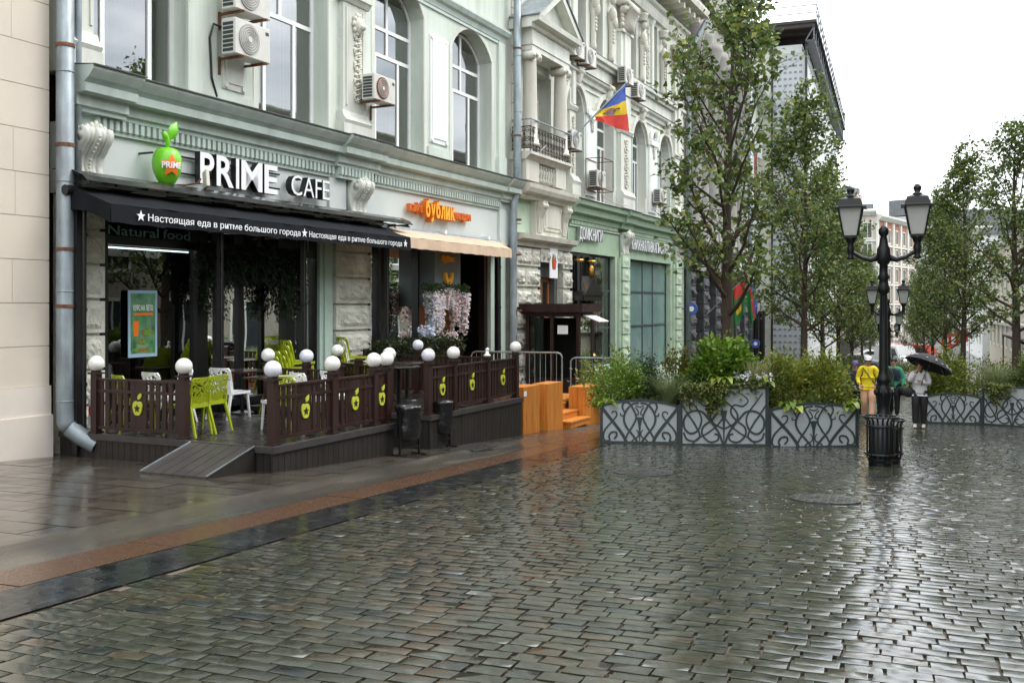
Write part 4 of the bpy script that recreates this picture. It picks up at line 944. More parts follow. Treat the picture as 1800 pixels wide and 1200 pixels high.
def fence(label, pts, posts, lamps, emblems, H=.80, group='cafe terrace fences'):
    # pts: polyline in FAC (s,o); posts: list of (s,o); panels run between successive posts; emblem on panels listed
    c = W(*posts[0], ZD)
    T = thing('terrace_fence', label, 'fence', c, FROT, group)
    for i, (s, o) in enumerate(posts):
        p = MB(FAC); p.box(s - .055, s + .055, o - .055, o + .055, ZD + .03, ZD + H + .06); p.box(s - .075, s + .075, o - .075, o + .075, ZD, ZD + .03)
        p.box(s - .085, s + .085, o - .085, o + .085, ZD + H + .06, ZD + H + .085); p.prism([(s - .06, ZD + H + .085), (s + .06, ZD + H + .085), (s + .04, ZD + H + .11), (s - .04, ZD + H + .11)], o - .05, o + .05, 'y')
        po = p.build('fence_post', M_dwood, T)
        k = lamps[i]
        if k == 1:
            g = MB(FAC); g.s = True; g.ball((s, o, ZD + H + .21), .118, 20, 12); g.build('globe_lamp', M_globe2 if (i + len(posts)) % 4 == 0 else M_globe, po)
            g = MB(FAC); g.lathe([(.07, 0), (.07, .03), (.05, .04)], (s, o, ZD + H + .085), 12); g.build('lamp_socket', M_sfr, po)
        elif k == 2:
            g = MB(FAC); g.s = True; g.ball((s + .01, o, ZD + H + .21), .04, 10, 7); g.lathe([(.07, 0), (.07, .03), (.03, .06), (.03, .1)], (s, o, ZD + H + .085), 10); g.build('bare_bulb', M_globe, po)
    for i, (p0, p1) in enumerate(zip(posts[:-1], posts[1:])):
        a, b = Vector((p0[0], p0[1], 0)), Vector((p1[0], p1[1], 0)); d = b - a; L_ = d.length
        if L_ < .15: continue
        d.normalize(); nn = Vector((-d.y, d.x, 0))
        if nn.y < 0 or (abs(nn.y) < .1 and nn.x > 0): nn = -nn
        Mf = FAC @ frame((a.x, a.y, ZD), d, (0, 0, 1), nn)
        rl = MB(Mf); x0, x1 = .055, L_ - .055
        rl.box(x0, x1, H - .03, H + .0, -.035, .035); rl.box(x0, x1, H - .20, H - .16, -.03, .03); rl.box(x0, x1, .07, .11, -.03, .03)
        rl.box(x0, x0 + .02, .07, H - .01, -.012, .012); rl.box(x1 - .02, x1, .07, H - .01, -.012, .012); rl.build('fence_rail', M_dwood, T)
        sl = MB(Mf); n = max(3, int(round((x1 - x0) / .115))); mid = (x0 + x1) / 2
        for k in range(n):
            x = x0 + (x1 - x0) * (k + .5) / n
            if emblems[i] and abs(x - mid) < .16 and n > 4: continue
            sl.box(x - .034, x + .034, .11, H - .03, -.012, .012)
        if emblems[i]:
            for k in range(3): sl.box(mid - .15 + k * .1, mid - .052 + k * .1, .11, H - .03, -.016, .016)
        sl.build('fence_slats', M_dwood, T)
        if emblems[i]:
            e = MB(Mf); ap = [(x + mid, z + .40) for x, z in apple_outline(.105)]; e.prism(ap, 0, .02, 'z', Matrix.Translation((0, 0, .018)))
            e.prism(leaf_pts(mid + .01, .52, .115, R(58)), 0, .02, 'z', Matrix.Translation((0, 0, .018)))
            em = e.build('apple_emblem', M_emb, T, recalc=True)
            e = MB(Mf); e.prism(star_pts(.062, .45, mid, .395), 0, .004, 'z', Matrix.Translation((0, 0, .040))); e.build('star_cutout', M_embd, em, recalc=True)
    return T
fence('dark brown slatted terrace fence left of the ramp with one lime apple emblem', None, [(10.47, .75), (10.52, 2.38)], [1, 1], [1])
fence('dark brown slatted fence right of the ramp, four posts with white globes', None, [(10.55, 3.90), (11.88, 3.90), (12.96, 3.90), (13.32, 3.90)], [1, 1, 1, 1], [1, 1, 1])
fence('dark brown fence returning to the wall behind the first terrace chairs', None, [(13.32, 3.0), (13.45, 2.25), (13.45, 1.45)], [0, 1, 1], [0, 0])
fence('dark brown slatted fence of the second terrace with a bare bulb on one post', None, [(14.62, 3.90), (15.5, 3.90), (16.86, 3.88), (18.12, 3.88)], [1, 1, 2, 1], [1, 1, 1])
fence('dark brown fence along the steps at the near side of the second terrace', None, [(14.62, 3.12), (14.9, 2.3), (15.3, 1.55)], [1, 0, 1], [0, 0])
fence('dark brown fence closing the far side of the second terrace', None, [(18.12, 3.3), (18.12, 1.6), (18.12, .3)], [0, 1, 0], [0, 0])
# ---- perforated plastic chair: one of each colour, then copies
def perforated_back(mb, w, z0, z1, y0, lean, seed):
    # back panel with leaf-shaped holes: a shell with slots cut by building it from a grid with gaps
    rr = random.Random(seed); nx, nz = 15, 17; hole = set()
    for _ in range(46):
        i, k = rr.randrange(1, nx - 1), rr.randrange(3, nz - 1); dx = rr.choice((-1, 0, 1, 1))
        for t in range(rr.choice((2, 2, 3))):
            a, b = i + (dx * t if rr.random() < .8 else 0), k + t
            if 1 <= a < nx - 1 and 3 <= b < nz - 1: hole.add((a, b))
    # leave ribs so that the sheet holds together
    hole = {(i, k) for (i, k) in hole if not ((i + 2 * k) % 5 == 0)}
    def P(i, k, t):
        u = (i / nx - .5); z = z0 + (z1 - z0) * k / nz
        wz = w * (1 - .10 * (1 - k / nz)); 
        if k >= nz - 1: wz *= .93 if k == nz - 1 else .84
        jx = 0 if i in (0, nx) else math.sin(i * 7.1 + k * 3.3) * .004
        return (u * wz + jx, y0 - lean * (k / nz) - .05 * (4 * u * u) * -1 - (t), z + (0 if k in (0, nz) else math.sin(i * 3.7 + k * 5.9) * .004))
    vs = []; idx = {}
    def vid(i, k, t):
        if (i, k, t) not in idx: idx[(i, k, t)] = len(vs); vs.append(P(i, k, t))
        return idx[(i, k, t)]
    fs = []
    solid = lambda i, k: 0 <= i < nx and 0 <= k < nz and (i, k) not in hole
    th = .016
    for i in range(nx):
        for k in range(nz):
            if not solid(i, k): continue
            A = [(i, k), (i + 1, k), (i + 1, k + 1), (i, k + 1)]
            fs.append(tuple(vid(a, b, 0) for a, b in A)); fs.append(tuple(vid(a, b, th) for a, b in A[::-1]))
            for (di, dk, e) in ((0, -1, (0, 1)), (1, 0, (1, 2)), (0, 1, (2, 3)), (-1, 0, (3, 0))):
                if not solid(i + di, k + dk):
                    p, q = A[e[0]], A[e[1]]; fs.append((vid(*p, 0), vid(*p, th), vid(*q, th), vid(*q, 0)))
    mb.add(vs, fs)
def make_chair(name, label, m, loc, rz, group):
    T = thing(name, label, 'chair', loc, rz, group); Mx = RZ(loc, rz)
    w_ = .46
    b = MB(Mx); perforated_back(b, w_, .46, .84, -.20, .10, 5); b.build('backrest', m, T)
    s = MB(Mx); s.grid(lambda u, v: ((u - .5) * w_, -.21 + v * .44, .445 + .012 * (abs(u - .5) * 2) ** 3 - .018 * max(0, v - .8) * 5 * .4), 6, 6); s.grid(lambda u, v: ((.5 - u) * w_, -.21 + v * .44, .425), 2, 2)
    s.box(-w_ / 2, -w_ / 2 + .02, -.21, .23, .405, .45); s.box(w_ / 2 - .02, w_ / 2, -.21, .23, .405, .45); s.box(-w_ / 2 + .02, w_ / 2 - .02, .21, .23, .405, .445); s.box(-w_ / 2 + .02, w_ / 2 - .02, -.215, -.19, .405, .47)
    s.build('seat', m, T)
    for sx in (-1, 1):
        l = MB(Mx); l.tube([(sx * .195, .19, .42), (sx * .215, .235, 0)], [.026, .018], 4); l.build('leg', m, T)
        l = MB(Mx); l.tube([(sx * .205, -.235, .62), (sx * .205, -.21, .45), (sx * .20, -.205, .42), (sx * .225, -.32, 0)], [.014, .024, .028, .018], 4); l.build('leg', m, T)
    return T
CH = {}
def chair(col, s, o, face, label, stackz=0, group='perforated plastic cafe chairs', z=None):
    # face: heading in FAC degrees: 0 looks along +s, 90 looks out to the street
    p = W(s, o, (ZD if z is None else z) + stackz); h = R(face)
    d = fd * math.cos(h) + fn * math.sin(h); rz = math.atan2(d.y, d.x) - math.pi / 2
    m = M_lime if col == 'l' else M_wplas; nm = 'lime_chair' if col == 'l' else 'white_chair'
    if col not in CH: CH[col] = make_chair(nm, label, m, p, rz, group); return CH[col]
    return dup(CH[col], p, rz, label, group)
chair('w', 12.82, 1.18, 0, 'white perforated chair standing free beyond the end of the ramp')
chair('l', 10.84, 2.14, -95, 'lime perforated chair nearest the ramp, tucked behind the left fence post')
chair('l', 11.32, 2.02, -92, 'lime perforated chair behind the one by the left fence post')
chair('w', 11.88, 2.98, -60, 'white perforated chair seen side-on behind the first globe right of the ramp')
chair('l', 10.9, 1.05, 20, 'lime perforated chair behind the left end of the left fence')
chair('w', 11.55, 1.0, 10, 'white perforated chair behind the middle of the left fence')
chair('w', 11.95, .75, 200, 'white perforated chair behind the left fence, beside its right post')
chair('l', 11.75, 3.4, 15, 'lime perforated chair behind the first panel right of the ramp')
chair('w', 12.45, 3.1, 20, 'white perforated chair behind the second globe right of the ramp')
chair('w', 12.95, 3.3, 25, 'white perforated chair behind the middle panel right of the ramp')
for k in range(5): chair('l', 14.6 + .06 * k, 1.0, 25, 'lime perforated chair, number %s from the bottom of the stack before the glass' % ('one', 'two', 'three', 'four', 'five')[k], .09 * k + .02, 'stacked lime chairs')
for k in range(4): chair('l', 14.0 + .05 * k, 1.3, 25, 'lime perforated chair, number %s from the bottom of the lower stack' % ('one', 'two', 'three', 'four')[k], .09 * k - .05, 'stacked lime chairs')
for k in range(5): chair('w' if k == 3 else 'l', 16.6 + .05 * k, .85, 25, ('white perforated chair, fourth in the stack beside the rusticated pier' if k == 3 else 'lime perforated chair, number %s in the stack beside the rusticated pier' % ('one', 'two', 'three', '', 'five')[k]), .09 * k + .02, 'stacked lime chairs')
# tables
def make_table(label, s, o, r, H=.74, sq=False, first=None):
    p = W(s, o, ZD)
    T = thing('cafe_table', label, 'table', p, FROT, 'dark cafe tables'); Mx = RZ(p, FROT)
    t = MB(Mx)
    if sq: t.box(-r, r, -r, r, H - .03, H)
    else: t.lathe([(r - .01, 0), (r, .008), (r, .024), (r - .01, .03)], (0, 0, H - .03), 28)
    t.build('tabletop', mat('wet_dark_table_top', (.035, .025, .022), .18, .3, 6, rvar=.08), T)
    l = MB(Mx); l.lathe([(.22, 0), (.2, .02), (.04, .05), (.035, H - .08), (.12, H - .03)], n=12); l.build('table_base', M_sfr, T)
make_table('round wet-topped dark table behind the left fence', 11.05, 1.5, .38)
make_table('square dark table beside the free-standing white chair', 13.5, .85, .36, sq=True)
make_table('square dark table behind the fence right of the ramp', 12.55, 2.35, .36, sq=True)
make_table('round dark table at the near end of the second terrace', 15.6, 2.7, .40)
make_table('round dark table in the middle of the second terrace', 16.7, 2.2, .40)
make_table('round dark table deep in the second terrace before the flowers', 16.2, 1.1, .40)
# ------------------------------------------------------------------ awnings, hood, signs
M_awn = mat('black_awning_cloth', (.009, .011, .014), .8, .25, 3, .15, 12, spec=.15)
M_tan = mat('tan_awning_cloth', (.60, .46, .33), .75, .10, 3, .15, 14, c2=(.46, .34, .24), c2amt=(.5, .8))
AW = thing('black_awning', 'black cloth awning with white lettering along its valance', 'awning', W(14.3, .1, 3.3), FROT)
za, zb_, oa, ob = 3.30, 3.03, .48, 1.22
s0, s1 = 10.30, 18.45
c = MB(FAC); c.s = True; c.grid(lambda u, v: (s0 + (s1 - s0) * u, oa + (ob - oa) * v, za + (zb_ - za) * v - .015 * math.sin(v * math.pi) - .006 * math.sin(u * 60 + v * 3)), 90, 6)
c.build('canopy', M_awn, AW)
def val_o(u): return ob + .010 * math.sin(u * 75) + .008 * math.sin(u * 31 + 1)
c = MB(FAC); c.s = True; c.grid(lambda u, v: (s0 + (s1 - s0) * u, val_o(u) * (1) + .01 * v - (.0), zb_ + (2.765 - zb_) * v + .006 * math.sin(u * 95) * v), 160, 4)
c.build('valance', M_awn, AW)
c = MB(FAC); c.add([(s0, oa, za), (s0, ob, zb_), (s0, ob, 2.765), (s0, oa + .25, 2.95), (s0, oa - .2, 3.0)], [(0, 1, 2, 3, 4)]); c.build('side_flap', M_awn, AW)
ty = 2.835
for sx, wd in ((10.98, 3.62), (14.86, 3.20)):
    tx = MB(FAC); tx.text('Настоящая еда в ритме большого города', face_frame(sx, ob + .022, ty), width=wd, height=.105, ext=.004, bold=.004); tx.build('valance_lettering', M_letw, AW)
for s in (10.84, 14.72, 18.2):
    tx = MB(FAC); tx.prism(star_pts(.085, .42, s, ty + .06), ob + .022, ob + .028, 'y'); tx.build('valance_star', M_letw, AW, recalc=True)
k = MB(FAC); k.tube([(s0 - .1, .42, 3.26), (s1 + .02, .42, 3.26)], .075, 12); k.build('roller_case', M_blk, AW)
for s in (10.7, 12.6, 14.5, 16.4, 18.3):
    k = MB(FAC); k.tube([(s, .3, 3.18), (s + .5, .8, 3.02), (s, ob - .03, 2.98)], .025, 6); k.build('folding_arm', M_blk, AW)
for s in (11.3, 13.7, 16.0, 17.9):
    k = MB(FAC); k.box(s - .14, s + .14, .05, .42, 3.18, 3.38); k.build('wall_bracket', M_blk, AW)
RH = thing('rain_hood', 'thin curved dark metal rain hood above the black awning', 'rain hood', W(14.3, .1, 3.6), FROT)
k = MB(FAC); pts = [(.02, 3.60), (.2, 3.60), (.45, 3.56), (.65, 3.48), (.74, 3.40)]
k.prism(pts + [(p[0], p[1] - .012) for p in pts[::-1]], 10.32, 19.35, 'x'); k.build('hood_sheet', mat('wet_dark_sheet', (.035, .037, .038), .20, .25, 6, .1, 30, metal=.2, rvar=.1), RH)
for s in np.arange(10.4, 19.3, 1.1):
    k = MB(FAC); k.box(s, s + .03, .02, .7, 3.36, 3.40); k.box(s, s + .03, .68, .70, 3.40, 3.43); k.box(s, s + .03, .0, .03, 3.3, 3.6); k.build('hood_rib', M_blk, RH)
k = MB(FAC); k.box(10.34, 19.3, .66, .69, 3.33, 3.36); k.build('hood_rail', M_blk, RH)
TA = thing('tan_awning', 'tan cloth awning over the second cafe, plain and shorter', 'awning', W(21, .1, 3.2), FROT)
s0, s1 = 18.47, 23.55
c = MB(FAC); c.s = True; c.grid(lambda u, v: ((s0 + (s1 - s0) * u) * v + (20.15 - 1.5 + (25.05 - 20.15 + 1.55) * u) * (1 - v), .18 + (1.2 - .18) * v, 3.34 - .29 * v - .012 * math.sin(v * math.pi) - .004 * math.sin(u * 40)), 60, 6); c.build('canopy', M_tan, TA)
c = MB(FAC); c.s = True; c.grid(lambda u, v: (s0 + (s1 - s0) * u, 1.2 + .010 * math.sin(u * 47) + .012 * v, 3.05 - .235 * v + .005 * math.sin(u * 60) * v), 90, 3); c.build('valance', M_tan, TA)
c = MB(FAC); c.add([(24.95, .18, 3.34), (s1, 1.2, 3.05), (s1, 1.2, 2.82), (24.95, .25, 3.1)], [(0, 1, 2, 3)]); c.build('side_flap', M_tan, TA)
k = MB(FAC); k.tube([(18.6, .14, 3.33), (25.0, .14, 3.33)], .06, 10); k.build('roller_case', M_galv, TA)
for s in (19.5, 21.8, 24.2):
    k = MB(FAC); k.box(s - .05, s + .05, .0, .22, 3.36, 3.45); k.build('wall_bracket', M_white, TA)
# three-dimensional letter signs
M_lside = mat('letter_side', (.015, .015, .016), .35, .2)
def channel_letters(T, body, s, z, o, width, height, ext, mf, ms, bold=.02, gap=None, nm='letter'):
    # each letter a part: dark body with a pale face
    me = MB(); me.text(body, Matrix(), height=height, bold=bold); 
    # measure each glyph on its own to lay them out
    adv = []; 
    cu = bpy.data.curves.new('lettering', 'FONT'); cu.body = body; cu.size = 1; o_ = bpy.data.objects.new('lettering', cu); COL.objects.link(o_)
    xs = []
    for i in range(len(body)):
        cu.body = body[:i + 1]; bpy.context.view_layer.update(); xs.append(o_.dimensions.x)
    bpy.data.objects.remove(o_); bpy.data.curves.remove(cu)
    k = width / xs[-1]
    for i, ch in enumerate(body):
        if ch == ' ': continue
        x1 = xs[i] * k; x0 = (xs[i - 1] if i else 0) * k; gw = (x1 - x0) - (.0 if i == 0 else .13 * width / len(body))
        l = MB(FAC); l.text(ch, face_frame(s + x1 - gw, o, z), width=gw, height=height, ext=ext, bold=bold); lo = l.build(nm, ms, T)
        l = MB(FAC); l.text(ch, face_frame(s + x1 - gw + .004, o + ext, z + .003), width=gw - .008, height=height - .006, ext=.006, bold=bold * .8); l.build('letter_face', mf, lo)
PS = thing('shop_sign', 'large white block letters with black sides on the pale fascia', 'shop sign', W(14.2, .1, 3.72), FROT)
channel_letters(PS, 'PRIME', 13.16, 3.70, .10, 2.08, .555, .115, M_letw, M_lside, bold=.024)
k = MB(FAC); k.box(12.9, 15.5, .03, .06, 3.82, 3.85); k.box(12.9, 15.5, .03, .06, 4.1, 4.13); k.build('mounting_rail', M_blk, PS)
CS = thing('shop_sign', 'thin smaller white letters right of the big block letters', 'shop sign', W(16.2, .1, 3.74), FROT)
channel_letters(CS, 'CAFE', 15.62, 3.735, .10, 1.25, .42, .14, M_letw, M_lside, bold=-.005)
# green apple
M_apple = mat('green_apple_paint', (.17, .58, .015), .35, .06, 3, coat=.2)
M_ostar = mat('orange_star', (.85, .20, .015), .4, .05)
AP = thing('apple_sign', 'big glossy green apple sign with an orange star', 'sign', W(12.28, .3, 3.5), FROT)
a = MB(FAC); a.s = True
prof = []
for i in range(15):
    t = math.pi * i / 14; r_ = math.sin(t) * (.235 + .035 * -math.cos(t)); z = -math.cos(t) * .345
    if i > 10: z -= (i - 10) ** 2 * .006
    prof.append((max(r_, .004), z))
a.lathe(prof, (12.25, .36, 3.86), 26); 
for k in range(len(a.v)): pass
a.build('apple_body', M_apple, AP)
k = MB(FAC); k.s = True; k.tube([(12.25, .36, 4.10), (12.27, .36, 4.24), (12.22, .36, 4.34), (12.16, .36, 4.40)], [.03, .04, .05, .035], 8); k.build('stem', M_apple, AP)
k = MB(FAC); k.s = True
k.grid(lambda u, v: (12.30 + .16 * v + .115 * math.sin(math.pi * v) * (u - .5) * 2 * .9, .37 + .05 * math.sin(u * math.pi) * math.sin(v * math.pi), 4.28 + .34 * v - .06 * math.sin(math.pi * v) * (u - .5)), 8, 10)
k.grid(lambda u, v: (12.30 + .16 * v - .115 * math.sin(math.pi * v) * (u - .5) * 2 * .9, .37 - .04 * math.sin(u * math.pi) * math.sin(v * math.pi), 4.28 + .34 * v + .06 * math.sin(math.pi * v) * (u - .5)), 8, 10)
k.build('leaf', M_apple, AP)



ed = Vector((math.sin(R(-28)), math.cos(R(-28)), 0)); ex = Vector((ed.y, -ed.x, 0))
Mst = FAC @ frame((12.25 + ed.x * .25, .36 + ed.y * .25, 3.84), ex, (0, 0, 1), ed)
def bend(mb):   # wrap round the apple
    out = []
    inv = Mst.inverted()
    for v in mb.v:
        q = inv @ v; r_ = .257; rz_ = math.sqrt(max(.02, 1 - (min(abs(q.y - .03), .36) / .40) ** 2)); a_ = q.x / r_
        rr_ = r_ * rz_; p = Vector((math.sin(a_) * rr_, q.y, math.cos(a_) * rr_ - .25 + q.z)); out.append(Mst @ p)
    mb.v = out
k = MB(Mst)
sp = star_pts(.20, .5)
ring = []
for i in range(10):
    p, q = sp[i], sp[(i + 1) % 10]
    for t in range(4): ring.append((p[0] + (q[0] - p[0]) * t / 4, p[1] + (q[1] - p[1]) * t / 4))
vs = [(0, 0, .012)]; fs = []
for j in range(1, 5):
    for p in ring: vs.append((p[0] * j / 4, p[1] * j / 4, .012))
nR = len(ring)
for i in range(nR):
    fs.append((0, 1 + i, 1 + (i + 1) % nR))
    for j in range(3): fs.append((1 + j * nR + i, 1 + (j + 1) * nR + i, 1 + (j + 1) * nR + (i + 1) % nR, 1 + j * nR + (i + 1) % nR))
k.add(vs, fs); bend(k); k.build('star', M_ostar, AP)
k = MB(Mst); k.text('PRIME', frame((-.165, -.04, .018), (1, 0, 0), (0, 1, 0), (0, 0, 1)), width=.33, height=.10, ext=.006, bold=.03); bend(k); k.build('apple_lettering', M_letw, AP)
k = MB(FAC); k.tube([(12.0, .0, 4.05), (12.0, .3, 4.05)], .02, 5); k.tube([(12.5, .0, 3.7), (12.4, .3, 3.7)], .02, 5); k.build('mounting_arm', M_blk, AP)
FL = thing('floodlight', 'small cream floodlight on a bent arm left of the block letters', 'floodlight', W(12.8, .2, 3.62), FROT)
k = MB(FAC); k.box(-.10, .10, -.03, .03, -.15, .15, M=Matrix.Translation((13.0, .5, 3.72)) @ Matrix.Rotation(R(-60), 4, 'Z') @ Matrix.Rotation(R(12), 4, 'Y')); k.build('lamp_head', M_plinth, FL, bevel=.01)
k = MB(FAC); k.tube([(12.7, 0, 3.62), (12.72, .3, 3.60), (12.85, .45, 3.64), (12.93, .45, 3.72)], .016, 6); k.build('bent_arm', M_rusty, FL)
# orange cafe sign
M_or1 = mat('orange_letter_face', (.85, .42, .02), .4, .05); M_or2 = mat('orange_letter_side', (.70, .16, .015), .45, .1)
BS = thing('orange_sign', 'big orange word between two small ones over the tan awning', 'shop sign', W(21.8, .1, 3.7), FROT)
channel_letters(BS, 'кафе', 20.18, 3.82, .05, .62, .21, .10, M_or2, M_or2, .03)
channel_letters(BS, 'бублик', 20.82, 3.74, .05, 1.46, .40, .16, M_or1, M_or2, .045)
channel_letters(BS, 'пекарня', 22.31, 3.80, .05, .95, .21, .10, M_or2, M_or2, .03)
# small sign inside glass behind the valance
NS = thing('window_lettering', 'dim teal lettering half hidden behind the black valance', 'lettering', W(12.2, .02, 2.7), FROT)
M_dimt = mat('dim_teal_letters', (.16, .30, .30), .5, .1)
for t_, sx, wd in (('Natural', 11.35, 1.05), ('food', 12.5, .62)): MB(FAC).text(t_, face_frame(sx, .02, 2.70), width=wd, height=.16, ext=.01).build('word', M_dimt, NS)
# pillar sign box of the second cafe
M_gbox = mat('grey_green_box', (.17, .21, .22), .5, .08, 2)
PB = thing('entrance_sign_box', 'grey sign box with small orange lettering and cup above the flowers', 'sign', W(21.6, .2, 1.9), FROT)
k = MB(FAC); k.box(20.95, 22.25, -.3, .38, 1.55, 3.15); k.build('box', M_gbox, PB)
k = MB(FAC); k.text('бублик', face_frame(21.25, .385, 2.66), width=.62, height=.15, ext=.05, bold=.04); k.build('box_lettering', M_or1, PB)
k = MB(FAC); ap = [(21.55 + .22 * math.cos(t), 2.38 + .30 * math.sin(t)) for t in [math.pi + math.pi * i / 10 for i in range(11)]]; ip = [(21.55 + .11 * math.cos(t), 2.38 + .16 * math.sin(t)) for t in [math.pi + math.pi * i / 10 for i in range(11)]]
k.prism(ap + ip[::-1], .385, .46, 'y'); k.build('cup_emblem', M_or1, PB)
# poster behind a clear holder
PO = thing('poster', 'green summer menu poster with juice glass in a clear holder on the glass', 'poster', W(12.12, -.05, .75), FROT)
k = MB(FAC); k.box(11.82, 12.44, -.055, -.045, .74, 1.83); k.build('clear_holder', mat('clear_acrylic', (.35, .50, .62), .15, .05), PO)
M_post = mat('poster_print', (.06, .22, .09), .4, .6, 6, c2=(.20, .36, .24), c2amt=(.45, .7))
k = MB(FAC); k.box(11.87, 12.39, -.045, -.040, .80, 1.78); k.build('print', M_post, PO)
k = MB(FAC); k.text('КУРС НА ЛЕТО', face_frame(11.92, -.039, 1.50), width=.42, height=.09, ext=.002, bold=.02); k.build('poster_heading', M_letw, PO)
k = MB(FAC); k.box(11.92, 12.34, -.04, -.037, 1.42, 1.46); k.build('red_band', M_ostar, PO)
k = MB(FAC); k.prism([(11.93, 1.08), (12.02, 1.08), (12.04, 1.33), (11.91, 1.33)], -.04, -.035, 'y'); k.build('juice_glass_picture', M_ostar, PO)
M_food = mat('food_colours', (.30, .06, .03), .5, .8, 30, c2=(.10, .30, .04), c2amt=(.4, .55))
for (x, z, a_, b_) in ((12.22, 1.14, .12, .07), (12.10, .99, .12, .05), (12.12, .86, .22, .035)):
    k = MB(FAC); k.prism([(x + a_ * math.cos(t * .5236), z + b_ * math.sin(t * .5236)) for t in range(12)], -.04, -.036, 'y'); k.build('food_picture', M_food, PO)
OH = thing('opening_hours_sign', 'small white door lettering with opening hours beside the hanging plants', 'sign', W(14.05, -.09, .9), FROT)
for i, t_ in enumerate(('PRIME', '08:00-22:00', '10:00-22:00')):
    k = MB(FAC); k.text(t_, face_frame(13.75, -.12, 1.55 - i * .14), width=.3 if i else .25, height=.055, ext=.003, bold=.02); k.build('hours_lettering', M_letw, OH)
# red no-smoking style round sign by the left fence
RS = thing('round_warning_notice', 'white notice with a red ring low behind the left fence', 'sign', W(10.7, .55, -.2), FROT)
k = MB(FAC); k.box(10.62, 10.64, .42, .66, -.2, .2); k.build('notice_plate', M_letw, RS)
k = MB(FAC); k.tube([(10.61, .54 + .09 * math.cos(t * .5), .03 + .09 * math.sin(t * .5)) for t in range(14)], .015, 5); k.build('red_ring', mat('sign_red', (.6, .02, .015), .4, .05), RS)
# free-standing awning posts
for s, o, nm in ((10.42, .42, 'black square awning post at the left end of the terrace'), (13.42, .35, 'black awning post before the middle of the dark glass'), (15.75, .35, 'black awning post right of the hanging plants'), (18.75, .35, 'black awning post beside the rusticated pier'), (24.5, .3, 'black awning post at the far end of the tan awning')):
    T = thing('awning_post', nm, 'post', W(s, o, ZD), FROT, 'black awning posts')
    k = MB(FAC); k.box(s - .05, s + .05, o - .05, o + .05, -.9, 3.25); k.build('post', M_sfr, T)
    k = MB(FAC); k.tube([(s + .085, o + .05, -.9), (s + .085, o + .05, 3.2)], .03, 8)
    for z in (.4, 1.5, 2.6): k.lathe([(.042, 0), (.042, .05)], (s + .085, o + .05, z), 8)
    k.build('downpipe', M_sfr, T)
# ------------------------------------------------------------------ drainpipes, air conditioners, flags, signs on the second building
def pipe_thing(name, label, pts, r, clamps, spout=True, m=None):
    T = thing(name, label, 'drainpipe', W(pts[-1][0], pts[-1][1], pts[-1][2]), FROT)
    k = MB(FAC); k.s = True
    k.tube(pts, r, 14); 
    k.build('pipe', m or M_galv, T)
    for z in clamps:
        s, o = pts[0][0], pts[0][1]
        k = MB(FAC); k.lathe([(r + .012, 0), (r + .012, .05)], (s, o, z), 14); k.build('rusty_clamp', M_rusty, T)
    zz = pts[0][2]; z = min(p[2] for p in pts) + .4
    while z < zz:
        k = MB(FAC); k.lathe([(r + .005, 0), (r + .009, .012), (r + .005, .025)], (pts[0][0], pts[0][1], z), 14); z += 1.6; k.build('pipe_joint', M_galv, T)
    return T
DP = pipe_thing('drainpipe', 'wide dented galvanized drainpipe at the corner of the beige building', [(10.31, .30, 12), (10.31, .30, .10), (10.31, .31, -.12), (10.36, .36, -.22)], .125, (1.55, 2.38, 3.9, 5.35))
k = MB(FAC); k.s = True; k.tube([(10.33, .36, -.20), (10.42, .48, -.32), (10.52, .72, -.46)], [.125, .13, .135], 14, caps=False)
k.tube([(10.33, .36, -.20), (10.42, .48, -.32), (10.52, .72, -.46)], [.118, .122, .128], 14, caps=False); k.build('spout', M_galv, DP)
DP2 = pipe_thing('drainpipe', 'thin grey pipe beside the wide dented drainpipe', [(10.62, .20, 12), (10.62, .20, -.35)], .055, ())
DP3 = pipe_thing('drainpipe', 'long grey drainpipe between the mint building and the portico building', [(25.82, .30, 14), (25.82, .30, 5.3), (25.84, .28, 4.9), (25.72, .22, 4.5), (25.72, .20, -1.1), (25.74, .34, -1.3)], .115, (4.0, 3.0, 6.4, 8.9, 1.4))
_p = FAC.inverted() @ Vector((-8.55, 65.6, 0)); DP4 = pipe_thing('drainpipe', 'grey drainpipe on the mint house behind the first tree', [(_p.x, _p.y, 16), (_p.x, _p.y, -3.6)], .17, ())
DP5 = pipe_thing('drainpipe', 'grey slanting downpipe leaving the eaves at the far end of the portico building', [(44.0, 1.1, 14.3), (43.9, .35, 13.0), (43.95, .30, 9), (43.95, .30, -2.2)], .11, ())
M_acw = mat('aged_white_sheet', (.60, .60, .55), .45, .08, 4, c2=(.40, .32, .22), c2amt=(.58, .8))
M_acd = mat('ac_dark_grille', (.03, .04, .04), .5, .2)
